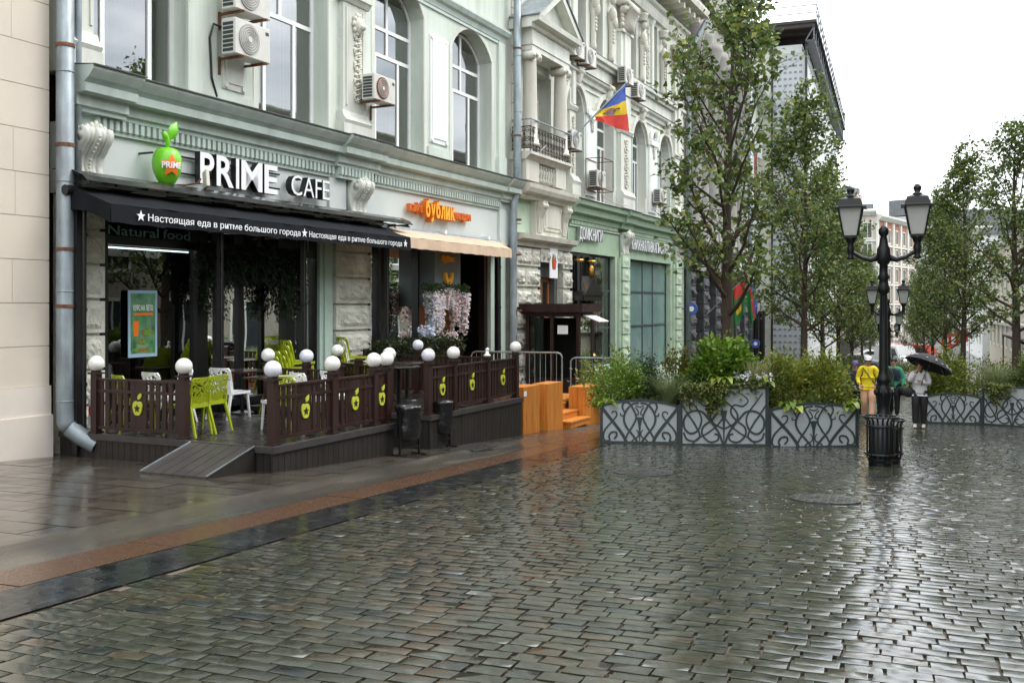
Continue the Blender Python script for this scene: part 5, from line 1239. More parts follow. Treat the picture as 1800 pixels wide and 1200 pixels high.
def ac_unit(label, s, z, o=.12, w_=.82, h=.58, d=.32, face=1, guard=False, rustfan=False, facing='o'):
    T = thing('air_conditioner', label, 'air conditioner', W(s, o, z), FROT, 'air conditioners on the facades')
    M = FAC @ Matrix.Translation((s, o, z))
    k = MB(M); k.box(-w_ / 2, w_ / 2, 0, d, 0, h); k.build('casing', M_acw, T, bevel=.015)
    k = MB(M)
    n = 7
    for i in range(n): k.box(-w_ / 2 - .006, -w_ / 2 + .0, .04, d - .05, .05 + (h - .1) * i / n, .05 + (h - .1) * (i + .72) / n)
    k.build('side_grille', M_acd, T)
    fm = M_rusty if rustfan else mat('ac_fan_grille', (.33, .33, .31), .5, .1)
    k = MB(M); cx, cz, r = -w_ * .12, h / 2, h * .42
    k.tube([(cx, d, cz), (cx, d + .02, cz)], r, 24); 
    k.build('fan_grille', fm, T)
    k = MB(M)
    for j in range(1, 6): k.tube([(cx + r * j / 6 * math.cos(t * .4488), d + .026, cz + r * j / 6 * math.sin(t * .4488)) for t in range(15)], .006, 4, caps=False)
    k.tube([(cx, d + .02, cz), (cx, d + .035, cz)], r * .2, 12); k.build('fan_guard', M_acw, T)
    k = MB(M); k.box(w_ / 2 - .14, w_ / 2 - .05, d, d + .004, h - .14, h - .08); k.build('badge', M_acd, T)
    for x in (-w_ * .33, w_ * .33):
        k = MB(M); k.box(x - .02, x + .02, -o, d + .06, -.045, -.005); k.box(x - .02, x + .02, -o, -o + .03, -.3, .02); k.build('wall_bracket', M_rusty, T)
    if guard:
        k = MB(M); a, b, c_, e = -w_ / 2 - .12, w_ / 2 + .2, -.1, h + .38
        for x in (a, b):
            for y in (-.05, d + .2): k.box(x - .012, x + .012, y - .012, y + .012, c_, e)
        for z_ in (c_, e):
            for y in (-.05, d + .2): k.box(a, b, y - .012, y + .012, z_ - .012, z_ + .012)
            for x in (a, b): k.box(x - .012, x + .012, -.05, d + .2, z_ - .012, z_ + .012)
        k.build('guard_cage', M_rusty, T)
    return T
ac_unit('air conditioner with big fan, lower of the two stacked by the first tall windows', 14.18, 6.02, .2, .95, .64)
ac_unit('air conditioner cut by the top edge, upper of the two stacked by the first windows', 14.18, 6.82, .2, .95, .64)
ac_unit('air conditioner with rusty fan on the carved pilaster of the mint building', 18.45, 6.02, .25, .86, .56, rustfan=True)
ac_unit('air conditioner right of the pediment, nearer of the two on long rusty brackets', 30.25, 9.65, .14, .9, .6)
ac_unit('air conditioner right of the pediment, farther of the two on long rusty brackets', 31.35, 9.6, .14, .9, .6)
ac_unit('air conditioner on the giant pilaster just behind the flag tip', 35.0, 9.72, .24, .9, .6)
ac_unit('air conditioner with a dark grid side hanging right of the giant pilaster', 36.75, 9.5, .14, .9, .6)
ac_unit('air conditioner beside the balcony behind the flag pole', 29.62, 6.55, .3, .85, .6)
ac_unit('air conditioner inside a rusty open cage above the bookshop', 32.3, 5.62, .14, .82, .58, guard=True)
ac_unit('air conditioner half hidden by leaves at the far arched windows', 39.6, 5.75, .14, .82, .58)
def cloth_flag(T, name, bl, tl, tr, br, bands, wave=.06, nx=22, ny=15, extra=None):
    bl, tl, tr, br = map(Vector, (bl, tl, tr, br)); nrm = (br - bl).cross(tl - bl).normalized()
    k = MB(); k.s = True
    def P(u, v):
        p = bl * (1 - u) * (1 - v) + br * u * (1 - v) + tl * (1 - u) * v + tr * u * v
        return p + nrm * wave * (math.sin(u * 8 + v * 2.5) * .6 + math.sin(u * 3 - v * 6) * .6) * min(1, .25 + u)
    vs = [P(i / nx, j / ny) for j in range(ny + 1) for i in range(nx + 1)]
    fs = []; mi = []
    for j in range(ny):
        for i in range(nx):
            fs.append((j * (nx + 1) + i, j * (nx + 1) + i + 1, (j + 1) * (nx + 1) + i + 1, (j + 1) * (nx + 1) + i)); mi.append(bands((i + .5) / nx, (j + .5) / ny))
    k.add(vs, fs); k.mi = mi
    return k, P, nrm
def cl(name, c): return mat(name, c, .75, .08, 6, .1, 40)
M_fb, M_fy, M_fr, M_fg, M_fw = cl('flag_blue', (.06, .12, .42)), cl('flag_yellow', (.72, .50, .02)), cl('flag_red', (.60, .05, .035)), cl('flag_green', (.03, .20, .05)), cl('flag_white', (.7, .72, .74))
MF = thing('tricolour_flag', 'blue yellow and red flag with an emblem on a slanting pole above the bookshop', 'flag', W(29.3, .1, 6.6), FROT)
pb, ptip = W(29.3, .62, 6.9), W(30.55, 1.95, 8.72)
k = MB(); k.tube([pb, ptip], .028, 8); k.ball(ptip, .05, 8, 6); k.build('flag_pole', M_galv, MF)
A_ = lambda t: pb + (ptip - pb) * t
# hoist runs along the pole, the cloth hangs from it; blue at the tip
tip, low = A_(.97), A_(.40)
quad = dict(a=low + Vector((0, 0, .02)), b=tip, c=tip + fd * .10 + fn * .12 + Vector((0, 0, -1.50)), d=low + fd * .02 + Vector((0, 0, -.16)))
k = MB(); k.s = True
def FP(u, v):   # v: 0 bottom edge (red), 1 tip (blue); u: 0 pole side, 1 free side
    p0 = quad['d'] + (quad['a'] - quad['d']) * min(1, v * 1.6) if v < .625 else quad['a'] + (quad['b'] - quad['a']) * ((v - .625) / .375)
    p1 = quad['c'] + (quad['b'] - quad['c']) * v
    p = p0 * (1 - u) + p1 * u
    return p + fn * .07 * (math.sin(u * 7 + v * 5) + .5 * math.sin(u * 15 - v * 4)) * math.sin(math.pi * min(1, .15 + u * .85)) + fd * .02 * math.sin(v * 9 + u * 6)
k.grid(FP, 24, 24); k.mi = [0 if (i // 24) >= 16 else (1 if (i // 24) >= 9 else 2) for i in range(24 * 24)]
fo = k.build('cloth', [M_fb, M_fy, M_fr], MF)
em = MB()
M_fem = mat('flag_emblem', (.30, .12, .05), .7, .7, 14, c2=(.20, .22, .38), c2amt=(.5, .6))
for (u0, v0, ru, rv) in ((.50, .52, .10, .11), (.36, .50, .10, .035), (.64, .55, .10, .035), (.5, .42, .09, .03)):
    pts = [FP(u0 + ru * math.cos(t * .5236), v0 + rv * math.sin(t * .5236)) + fn * .012 - fd * .006 for t in range(12)]; em.add(pts, [tuple(range(12))])
em.build('flag_emblem', M_fem, fo)
# two green flags on the stone building, hanging from short poles
def hang_flag(label, base, tip_, mats, bands):
    T = thing('hanging_flag', label, 'flag', base, 0, 'flags on the stone building')
    base, tip_ = Vector(base), Vector(tip_)
    k = MB(); k.tube([base, tip_], .03, 6); k.build('flag_pole', M_galv, T)
    lo = base + (tip_ - base) * .55
    k = MB(); k.s = True
    def Q(u, v):
        p0 = lo + (tip_ - lo) * u; p1 = lo + (tip_ - lo) * (u * .55 + .3) + Vector((0.1, 0, -1.9 + .35 * u))
        return p0 * (1 - v) + p1 * v + Vector((.0, .10, 0)) * math.sin(u * 9 + v * 3)
    k.grid(Q, 14, 14); k.mi = [bands((i % 14) / 14, (i // 14) / 14) for i in range(196)]
    k.build('cloth', mats, T)
hang_flag('green flag with a red corner on the stone building, left of the trunk', (-8.5, 48.5, 1.0), (-6.6, 49.0, 2.9), [M_fg, M_fr, M_fy], lambda u, v: 1 if v < .35 and u > .35 else (2 if .35 < u < .7 and .5 < v < .75 else 0))
hang_flag('white blue and red flag with green edge, right of the first trunk', (-8.3, 53.5, 1.0), (-6.5, 54.0, 3.0), [M_fg, M_fr, M_fb, M_fw], lambda u, v: 0 if u < .3 else (1 if u < .45 else (2 if u < .7 else 3)))
def letter_sign(name, label, words_, s, z, width, height, o=.06, m=None):
    T = thing(name, label, 'shop sign', W(s + width / 2, o, z), FROT)
    channel_letters(T, words_, s, z, o, width, height, .10, M_letw, mat('letter_grey_side', (.30, .33, .31), .5, .1), .008); return T
letter_sign('bookshop_sign', 'short white lettering on the green fascia over the black portal', 'ДОМ КНИГИ', 31.0, 3.80, 2.2, .40)
letter_sign('bookshop_sign', 'long white lettering on the green fascia over the teal windows', 'КНИЖНАЯ ЛАВКА ПИСАТЕЛЕЙ', 36.45, 3.72, 5.3, .42)
EPL = thing('coat_of_arms_plaque', 'white plaque with a red and gold shield above the entrance niche', 'plaque', W(28.7, .2, 2.5), FROT)
k = MB(FAC); k.box(28.38, 28.98, .19, .22, 2.42, 3.34); k.build('plate', M_letw, EPL)
k = MB(FAC); k.prism([(28.58, 3.0), (28.78, 3.0), (28.78, 2.82), (28.68, 2.68), (28.58, 2.82)], .22, .235, 'y'); k.build('shield', M_fr, EPL)
k = MB(FAC); k.prism([(28.5, 2.95), (28.56, 3.12), (28.68, 3.05), (28.8, 3.12), (28.86, 2.95), (28.8, 2.7), (28.56, 2.7)], .218, .228, 'y'); k.build('eagle', M_gold, EPL)
for (s, o, z, nm, F_2) in ((43.9, .25, 1.4, 'round blue house-number sign at the end of the bookshop', FAC), (19.5, .7, -.9, 'small blue round sign on the stone building beside the drainpipe', F3)):
    T = thing('round_blue_sign', nm, 'sign', F_2 @ Vector((s, o, z)), FROT)
    k = MB(F_2); k.tube([(s - .02, o + .2, z), (s + .03, o + .2, z)], .28, 20); k.build('sign_disc', M_fb, T)
    k = MB(F_2); k.tube([(s - .035, o + .2, z), (s - .02, o + .2, z)], .12, 14); k.build('sign_centre', M_letw, T)
    k = MB(F_2); k.tube([(s, 0, z), (s, o + .2, z)], .02, 5); k.build('sign_arm', M_blk, T)
# ------------------------------------------------------------------ guard booth, barriers, pine boxes
KB = thing('guard_booth', 'dark brown guard booth with glazed sides and overhanging roof', 'booth', W(26.9, 1.1, -1.5), FROT)
kz = -1.5
k = MB(FAC); k.box(26.42, 27.5, .32, 1.96, kz - .3, kz + .95)
for s, o in ((26.45, .35), (26.45, 1.12), (26.45, 1.93), (27.47, .35), (27.47, 1.93)): k.box(s - .05, s + .05, o - .05, o + .05, kz + .95, 1.35)
k.box(26.42, 27.5, .32, 1.96, 1.25, 1.38); k.build('booth_body', M_dwood, KB)
for q in (((26.43, .4, kz + .95), (26.43, 1.07, kz + .95), (26.43, 1.07, 1.25), (26.43, .4, 1.25)), ((26.43, 1.17, kz + .95), (26.43, 1.88, kz + .95), (26.43, 1.88, 1.25), (26.43, 1.17, 1.25)), ((26.5, 1.95, kz + .95), (27.42, 1.95, kz + .95), (27.42, 1.95, 1.25), (26.5, 1.95, 1.25))):
    g = MB(FAC); g.add(q, [(0, 1, 2, 3)]); g.build('booth_pane', M_glass, KB)
k = MB(FAC); k.box(26.2, 27.7, .15, 2.15, 1.38, 1.62); k.build('booth_roof', M_dwood, KB)
k = MB(FAC); k.box(26.55, 27.4, .5, .6, kz, 1.2); k.box(27.3, 27.42, .4, 1.9, kz, 1.2); k.build('booth_interior', M_int, KB)
k = MB(FAC); k.box(26.405, 26.415, 1.3, 1.62, .75, 1.0); k.build('notice', M_letw, KB)
k = MB(FAC); k.prism([(2.0, 1.28), (2.5, 1.10), (2.5, 1.12), (2.02, 1.31)], 26.6, 27.4, 'x'); k.build('window_hood', M_letw, KB)
def barrier(label, s, o0, o1, zb_, bend=0.):
    T = thing('crowd_barrier', label, 'barrier', W(s, (o0 + o1) / 2, zb_), FROT, 'steel crowd barriers'); k = MB(FAC); r_ = .022
    P_ = lambda o, z: (s + bend * (o - o0), o, zb_ + z)
    k.tube([P_(o0, .0), P_(o0, 1.0), P_(o0 + .04, 1.07), P_(o0 + .12, 1.1), P_(o1 - .12, 1.1), P_(o1 - .04, 1.07), P_(o1, 1.0), P_(o1, 0)], r_, 8); k.tube([P_(o0, .18), P_(o1, .18)], r_, 8); k.build('barrier_frame', M_galv, T)
    k = MB(FAC); n = int((o1 - o0) / .14)
    for i in range(1, n): k.tube([P_(o0 + (o1 - o0) * i / n, .18), P_(o0 + (o1 - o0) * i / n, 1.1)], .010, 6)
    k.build('barrier_bars', M_galv, T)
    for o in (o0 + .2, o1 - .2):
        k = MB(FAC); k.box(s + bend * (o - o0) - .3, s + bend * (o - o0) + .3, o - .03, o + .03, zb_ - .02, zb_ + .02); k.build('barrier_foot', M_galv, T)
barrier('steel crowd barrier in front of the guard booth, nearer one', 22.9, .35, 2.75, -.72, .15)
barrier('steel crowd barrier behind the nearer one, towards the bookshop', 25.2, 2.2, 3.5, -.95, .2)
def boards(mb, s0, s1, o0, o1, z0, z1, n):   # a box clad in upright boards on its street and near faces
    mb.box(s0 + .012, s1 - .012, o0 + .012, o1 - .012, z0, z1 - .03)
    for i in range(n):
        a = s0 + (s1 - s0) * i / n; mb.box(a, a + (s1 - s0) / n - .004, o1 - .012, o1 + rnd.random() * .003, z0, z1)
    m = max(1, int((o1 - o0) / .11))
    for i in range(m):
        a = o0 + (o1 - o0 - .012) * i / m; mb.box(s0 - rnd.random() * .003, s0 + .012, a, a + (o1 - o0 - .012) / m - .004, z0, z1)
    mb.box(s0, s1, o0, o1, z1 - .03, z1 + .004)
for (s0, s1, o0, o1, zt_, lab) in ((18.45, 19.28, 3.50, 3.90, -.10, 'orange varnished pine planter box beside the second terrace, with a white sticker'), (19.65, 20.5, 3.55, 3.92, -.12, 'orange varnished pine box just left of the little steps'), (22.0, 23.2, 3.45, 3.90, -.36, 'orange varnished pine box right of the little steps')):
    c = W((s0 + s1) / 2, (o0 + o1) / 2, -1.1)
    k = MB(FAC); boards(k, s0, s1, o0, o1, gz(W(s0, o1).y) - .12, zt_, max(4, int((s1 - s0) / .14)))
    T = k.build('pine_box', M_orange, None); tag(T, lab, 'wooden box', 'orange pine boxes')
    if s0 < 19: 
        k = MB(FAC); k.box(18.47, 18.60, 3.905, 3.912, -.28, -.18); k.build('sticker', M_letw, T)
k = MB(FAC); boards(k, 21.0, 21.9, 1.9, 2.2, gz(21) - .2, -.02, 6); tag(k.build('pine_screen', M_orange, None), 'orange pine panel standing behind the little steps', 'wooden screen')
ST = thing('pine_steps', 'little orange pine steps between the varnished boxes', 'steps', W(21.2, 3.5, -1.15), FROT)
for i in range(4):
    o1 = 4.05 - .32 * i; z1 = gz(W(21, 4).y) + .16 + .155 * i
    k = MB(FAC); k.box(20.7, 21.95, o1 - .36, o1, z1 - .035, z1); k.box(20.72, 21.93, o1 - .05, o1 - .02, z1 - .15, z1 - .035); k.box(20.74, 21.9, o1 - .3, o1 - .06, z1 - .155, z1 - .04); k.build('step', M_orange, ST)
PT = thing('pine_terrace', 'orange pine terrace floor behind the varnished boxes', 'platform', W(21, 1.5, -1.1), FROT)
k = MB(FAC)
for i in range(30): k.box(18.3 + i * .2, 18.3 + i * .2 + .19, .3, 3.0, -.80, -.74)
k.build('planks', M_orange, PT)
k = MB(FAC); k.box(18.35, 24.2, .35, 2.95, -1.6, -.81); k.build('terrace_base', M_skirt, PT)
T = thing('pine_table', 'small orange pine table at the end of the second terrace fence', 'table', W(18.7, 3.0, -.75), FROT)
k = MB(FAC); k.box(18.35, 19.2, 2.6, 3.45, .03, .07); k.build('tabletop', M_orange, T)
for s, o in ((18.42, 2.68), (19.12, 2.68), (18.42, 3.38), (19.12, 3.38)):
    k = MB(FAC); k.box(s - .03, s + .03, o - .03, o + .03, -.74, .03); k.build('leg', M_orange, T)
# ------------------------------------------------------------------ bin frames with black bags by the platform gap
def bag_bin(label, u0, v0, rz, h, wdt):
    g = ground(u0, v0); T = thing('bagged_bin', label, 'waste bin', g, rz, 'bagged bins by the platform gap'); M = RZ(g, rz)
    k = MB(M)
    for x in (-wdt / 2, wdt / 2):
        k.box(x - .015, x + .015, -.015, .015, 0, h); k.box(x - .02, x + .02, -.16, .16, -.0, .02)
    k.box(-wdt / 2, wdt / 2, -.012, .012, .12, .145); k.box(-wdt / 2, wdt / 2, -.012, .012, h - .03, h); k.build('bin_frame', M_sfr, T)
    k = MB(M); k.s = True; n = 18
    vs = []; lv = [(.30, .75), (.34, .95), (.5, 1.02), (.7, .98), (.86, 1.0), (.93, 1.12), (1.0, 1.1), (.97, .9), (.85, .85)]
    for z, f in lv:
        for j in range(n):
            a = 2 * math.pi * j / n; q = f * (1 + .06 * math.sin(a * 5 + z * 9) + .05 * rnd.random())
            vs.append((math.cos(a) * wdt * .47 * q, math.sin(a) * .17 * q + .02, h * z + .02 * rnd.random()))
    k.add(vs, [(i * n + j, i * n + (j + 1) % n, (i + 1) * n + (j + 1) % n, (i + 1) * n + j) for i in range(len(lv) - 1) for j in range(n)] + [tuple(range(n))[::-1]])
    k.build('bin_bag', M_bag, T)
bag_bin('black bag in a steel bin frame, nearer of the two at the gap', 720, 800, FROT + R(-14), .78, .42)
bag_bin('black bag in a bin frame hanging beside the second platform', 779, 786, FROT + R(-10), .80, .36)
# manholes and drain grate
def lay(x, y, dz=.004): return Vector((x, y, gz(y) + dz))
TILT = Matrix.Rotation(-math.atan(SL), 4, 'X')
for u, v, r_, nm in ((1130, 830, .42, 'round iron manhole cover in the setts before the left planters'), (1450, 877, .40, 'round grey manhole cover with ring pattern in front of the lamp bins')):
    g = ground(u, v); T = thing('manhole_cover', nm, 'manhole cover', g + Vector((0, 0, .004)), 0, None); M = Matrix.Translation(g + Vector((0, 0, .004))) @ TILT
    k = MB(M); k.lathe([(r_, -.02), (r_, .006), (r_ - .03, .006)], n=32); k.build('rim', mat('wet_cast_iron', (.05, .05, .048), .3, .3, 9, rvar=.1), T)
    k = MB(M); k.lathe([(r_ - .05, -.01), (r_ - .05, .004)], n=32)
    for i in range(-4, 5):
        for j in range(-4, 5):
            if i * i + j * j < 18: k.box(i * .085 - .03, i * .085 + .03, j * .085 - .03, j * .085 + .03, .004, .012)
    k.build('lid', mat('wet_cast_iron', (.05, .05, .048), .3, .3, 9, rvar=.1), T)
g = ground(833, 788); T = thing('drain_grate', 'small iron drain grate in the gutter by the second platform', 'drain grate', g, FROT); M = Matrix.Translation(g + Vector((0, 0, .02))) @ Matrix.Rotation(FROT - R(4), 4, 'Z')
k = MB(M)
for i in range(9): k.box(-.36 + i * .085, -.36 + i * .085 + .04, -.2, .2, -.02, 0)
k.box(-.4, .4, -.24, -.2, -.02, .003); k.box(-.4, .4, .2, .24, -.02, .003); k.build('grate_bars', mat('wet_cast_iron', (.05, .05, .048), .3), T)
# ------------------------------------------------------------------ street lamps
M_lglass = mat('frosted_lantern_glass', (.42, .44, .42), .3, .06, 4)
def make_lamp(label, loc):
    T = thing('street_lamp', label, 'street lamp', loc, 0, 'two-armed street lamps down the middle'); M = Matrix.Translation(loc)
    k = MB(M); k.s = False
    k.lathe([(.27, -.05), (.27, .06), (.24, .08), (.24, .34), (.27, .37), (.27, .42), (.20, .46), (.19, .62), (.22, .65), (.22, .70), (.15, .78)], n=8)
    k.build('lamp_base', M_blkw, T)
    k = MB(M); k.s = True
    k.lathe([(.15, .76), (.17, .84), (.15, .92), (.125, .98), (.115, 1.1), (.15, 1.28), (.165, 1.38), (.13, 1.5), (.11, 1.55), (.14, 1.6), (.14, 1.66), (.105, 1.72), (.088, 1.85), (.080, 2.8), (.07, 3.38), (.11, 3.42), (.125, 3.50), (.095, 3.58), (.085, 3.66), (.12, 3.72), (.085, 3.80), (.08, 3.98), (.12, 4.02), (.14, 4.12), (.13, 4.30), (.09, 4.38), (.08, 4.48), (.06, 4.56), (.10, 4.62), (.10, 4.70), (.05, 4.76), (.02, 4.80)], n=20)
    k.build('lamp_post', M_blkw, T)
    k = MB(M)
    for j in range(10):
        a = j * .628; k.tube([(math.cos(a) * .088, math.sin(a) * .088, 1.86), (math.cos(a) * .070, math.sin(a) * .070, 3.36)], .008, 4)
        k.ball((math.cos(a) * .16, math.sin(a) * .16, 1.38), (.035, .035, .07), 6, 4)
    k.build('post_fluting', M_blkw, T)
    for sx in (-1, 1):
        k = MB(M); k.s = True; k.tube([(sx * .10, 0, 4.13), (sx * .25, 0, 4.08), (sx * .42, 0, 4.13), (sx * .56, 0, 4.22), (sx * .62, 0, 4.26)], [.07, .05, .04, .04, .05], 8); k.build('lamp_arm', M_blkw, T)
        c = sx * .64
        k = MB(M); k.s = True; k.lathe([(.07, 4.10), (.08, 4.13), (.05, 4.17), (.07, 4.24), (.08, 4.34), (.06, 4.40), (.10, 4.50), (.15, 4.56)], (c, 0, 0), 12)
        k.s = False
        k.lathe([(.19, 4.545), (.19, 4.58), (.16, 4.6)], (c, 0, 0), 4)
        hx0, hx1, z0, z1 = .135, .235, 4.59, 5.16
        for ax in (-1, 1):
            for ay in (-1, 1): k.tube([(c + ax * hx0, ay * hx0, z0), (c + ax * hx1, ay * hx1, z1)], .024, 4)
        k.lathe([(.44, 5.15), (.44, 5.175), (.36, 5.19), (.345, 5.20), (.28, 5.34), (.13, 5.385), (.10, 5.39)], (c, 0, 0), 4)
        k.s = True; k.lathe([(.10, 5.38), (.09, 5.42), (.05, 5.44), (.075, 5.50), (.08, 5.54), (.04, 5.60), (.005, 5.61)], (c, 0, 0), 12)
        lo = k.build('lantern', M_blkw, T)
        g = MB(M); g.lathe([(hx0 * 1.38, z0), (hx1 * 1.38, z1 - .01)], (c, 0, 0), 4); g.build('lantern_glass', M_lglass, lo)
    return T
LH = .81    # overall scale so that the finial stands 4.7 m high
lamps_y = [17.6, 37.6, 57.5, 78.5, 98]
labs = ['tall black two-armed street lamp standing behind the slatted bins, nearest of the row', 'second two-armed street lamp of the row, half hidden by the nearest post', 'third street lamp down the middle, lanterns low beside the nearest post', 'fourth street lamp down the middle, seen small', 'fifth and farthest street lamp down the middle']
L0 = make_lamp(labs[0], (-.12, lamps_y[0], gz(lamps_y[0])))
L0.scale = (LH, LH, LH); PW[L0.name] = PW[L0.name] @ Matrix.Scale(LH, 4)
for y, lb_ in zip(lamps_y[1:], labs[1:]): dup(L0, (-.12, y, gz(y)), 0, lb_, sc=LH)
# slatted bins round the lamp foot
def make_bin(label, loc):
    T = thing('slatted_bin', label, 'litter bin', loc, 0, 'slatted bins at the lamp foot'); M = Matrix.Translation(loc)
    k = MB(M); n = 18
    for j in range(n):
        a = 2 * math.pi * j / n; Mr = Matrix.Rotation(a, 4, 'Z')
        k.box(.235, .247, -.018, .018, .14, .76, M=Mr); k.add([(.235, -.018, .76), (.247, -.018, .76), (.30, -.018, .83), (.295, -.018, .84), (.235, .018, .76), (.247, .018, .76), (.30, .018, .83), (.295, .018, .84)], [(0, 1, 2, 3), (7, 6, 5, 4), (1, 5, 6, 2), (4, 0, 3, 7)], Mr)
    k.build('slats', M_blkw, T)
    for z, r_ in ((.20, .255), (.68, .255), (.83, .305)):
        k = MB(M); k.tube([(r_ * math.cos(t * .2618), r_ * math.sin(t * .2618), z) for t in range(25)], .022 if z < .8 else .016, 6, caps=False); k.build('hoop', M_blkw, T)
    k = MB(M); k.lathe([(.21, .0), (.21, .07), (.23, .10), (.23, .14)], n=24); k.build('bin_foot', M_blkw, T)
    k = MB(M); k.s = True; k.lathe([(.18, .15), (.20, .5), (.205, .8)], n=20); k.build('liner', mat('grey_liner', (.07, .08, .085), .45, .2), T)
    return T
bx, by = -.16, 16.55
b0 = make_bin('black slatted litter bin in front of the lamp foot, nearest the camera', (bx, by, gz(by))); b0.scale = (.84, .84, .92)
dup(b0, (-.04, 17.05, gz(17.05)), R(9), 'black slatted litter bin behind and right of the front one', sc=.84)
# overhead cables
tag(MB().tube([atd(1290, -60, 40), atd(1520, 40, 52), atd(1700, 135, 70), atd(1850, 215, 90)], .015, 4).build('overhead_cable', M_blk), 'thin overhead cable crossing the white sky', 'cable')
tag(MB(FAC).tube([(25.7, .3, 5.75), (26.1, .45, 5.78), (26.6, .6, 6.0), (27.0, .68, 6.3)], .012, 4).build('slack_cable', M_plinth), 'slack pale cable from the drainpipe to the balcony', 'cable')
tag(MB(FAC).tube([(32.6, .25, 5.6), (32.9, .3, 5.4), (33.6, .45, 5.22), (34.6, .58, 5.2)], .018, 5).build('hose', M_plinth), 'pale drain hose hanging from the caged air conditioner', 'hose')
tag(MB(FAC).tube([(14.1, .18, 6.5), (13.6, .12, 6.55), (13.55, .08, 6.3), (13.6, .08, 5.6), (13.75, .06, 5.3)], .022, 6).build('refrigerant_hose', M_blk), 'black hose running down from the stacked air conditioners', 'hose')
# ------------------------------------------------------------------ foliage
M_leaf = mat('leaf', (1, 1, 1), .42, .18, 9, attr=True, trans=.34, spec=.45)
M_petal = mat('petal', (1, 1, 1), .6, .05, 9, attr=True, trans=.3)
def leaf_mesh(P, D, size, wid=.62, fold=.25, seed=0, quad=True):
    # P: bases (n,3), D: pointing directions (n,3); two folded triangles pairs per leaf
    g = np.random.default_rng(seed); n = len(P); D = D / np.maximum(np.linalg.norm(D, axis=1, keepdims=True), 1e-6)
    A = g.normal(size=(n, 3)) * .55; A[:, 2] += 1
    S = np.cross(D, A); S /= np.maximum(np.linalg.norm(S, axis=1, keepdims=True), 1e-6); Nn = np.cross(S, D)
    L_ = (size * (.7 + .6 * g.random(n)))[:, None]
    b = P; m1 = P + D * L_ * .42; tip = P + D * L_ - Nn * L_ * .12
    l = m1 + S * L_ * wid * .5 + Nn * L_ * fold * .4; r = m1 - S * L_ * wid * .5 + Nn * L_ * fold * .4
    V = np.stack([b, l, tip, r], 1).reshape(-1, 3); k = np.arange(n)[:, None] * 4
    F3 = np.concatenate([k + np.array([[0, 2, 1]]), k + np.array([[0, 3, 2]])], 0)
    return V, F3
def leaf_cols(n, pal, seed=0, per=4, var=.30):
    g = np.random.default_rng(seed); pal = np.array(pal); c = pal[g.integers(0, len(pal), n)] * (1 + var * (g.random((n, 1)) * 2 - 1)); return np.repeat(c, per, 0)
def local(P, base): return P - np.array(base)[None, :]
G_LIME = [(.11, .175, .045), (.14, .205, .05), (.082, .14, .04), (.22, .25, .055)]
G_FRESH = [(.12, .235, .022), (.16, .28, .03), (.09, .18, .022), (.20, .30, .035)]
G_DARK = [(.032, .070, .028), (.042, .085, .034), (.026, .058, .028)]
G_OLIVE = [(.20, .25, .03), (.25, .29, .035), (.13, .185, .03), (.28, .26, .035), (.10, .16, .028)]
G_PALE = [(.28, .32, .13), (.36, .37, .18), (.20, .26, .10), (.44, .42, .24)]
G_HOSTA = [(.26, .36, .04), (.33, .41, .06), (.18, .30, .035)]
G_IVY = [(.12, .17, .035), (.16, .20, .045), (.20, .20, .05), (.09, .14, .03)]
def shrub(name, label, base, rx, ry, h, n, size, pal, seed, cat='shrub', clumps=26, wid=.6, group=None, stems=7, up=.6, loose=.16, low=.1):
    g = np.random.default_rng(seed); T = thing(name, label, cat, base, 0, group)
    cs = g.normal(size=(clumps, 3)); cs /= np.linalg.norm(cs, axis=1, keepdims=True); cs *= (.35 + .65 * g.random((clumps, 1)) ** .5); cs[:, 2] = np.abs(cs[:, 2]) * (1) - low
    h = h * 1.38; n = int(n * 1.75); size = size * 1.1; C_ = np.array(base) + np.stack([cs[:, 0] * rx, cs[:, 1] * ry, h * (.16 + .74 * np.clip(cs[:, 2], -.1, 1))], 1)
    i = g.integers(0, clumps, n); off = g.normal(size=(n, 3)) * np.array([rx, ry, h * .7]) * loose
    P = C_[i] + off; P[:, 2] = np.maximum(P[:, 2], base[2] + .02)
    D = (P - (np.array(base) + np.array([0, 0, h * .3]))); D /= np.maximum(np.linalg.norm(D, axis=1, keepdims=True), 1e-3)
    D = D + g.normal(size=(n, 3)) * .55 + np.array([0, 0, up * .4])
    V, F3 = leaf_mesh(P, D, size, wid, seed=seed); npmesh('foliage', local(V, base), F3, M_leaf, leaf_cols(n, pal, seed), parent=T)
    k = MB()
    for j in range(stems):
        c = C_[j % clumps]; b = Vector(base) + Vector((g.normal() * rx * .15, g.normal() * ry * .15, -.05)); mid = (b + Vector(c)) / 2 + Vector((0, 0, h * .1)); k.tube([b, mid, Vector(c)], [.014, .010, .005], 5)
    k.build('stems', M_bark, T)
    return T
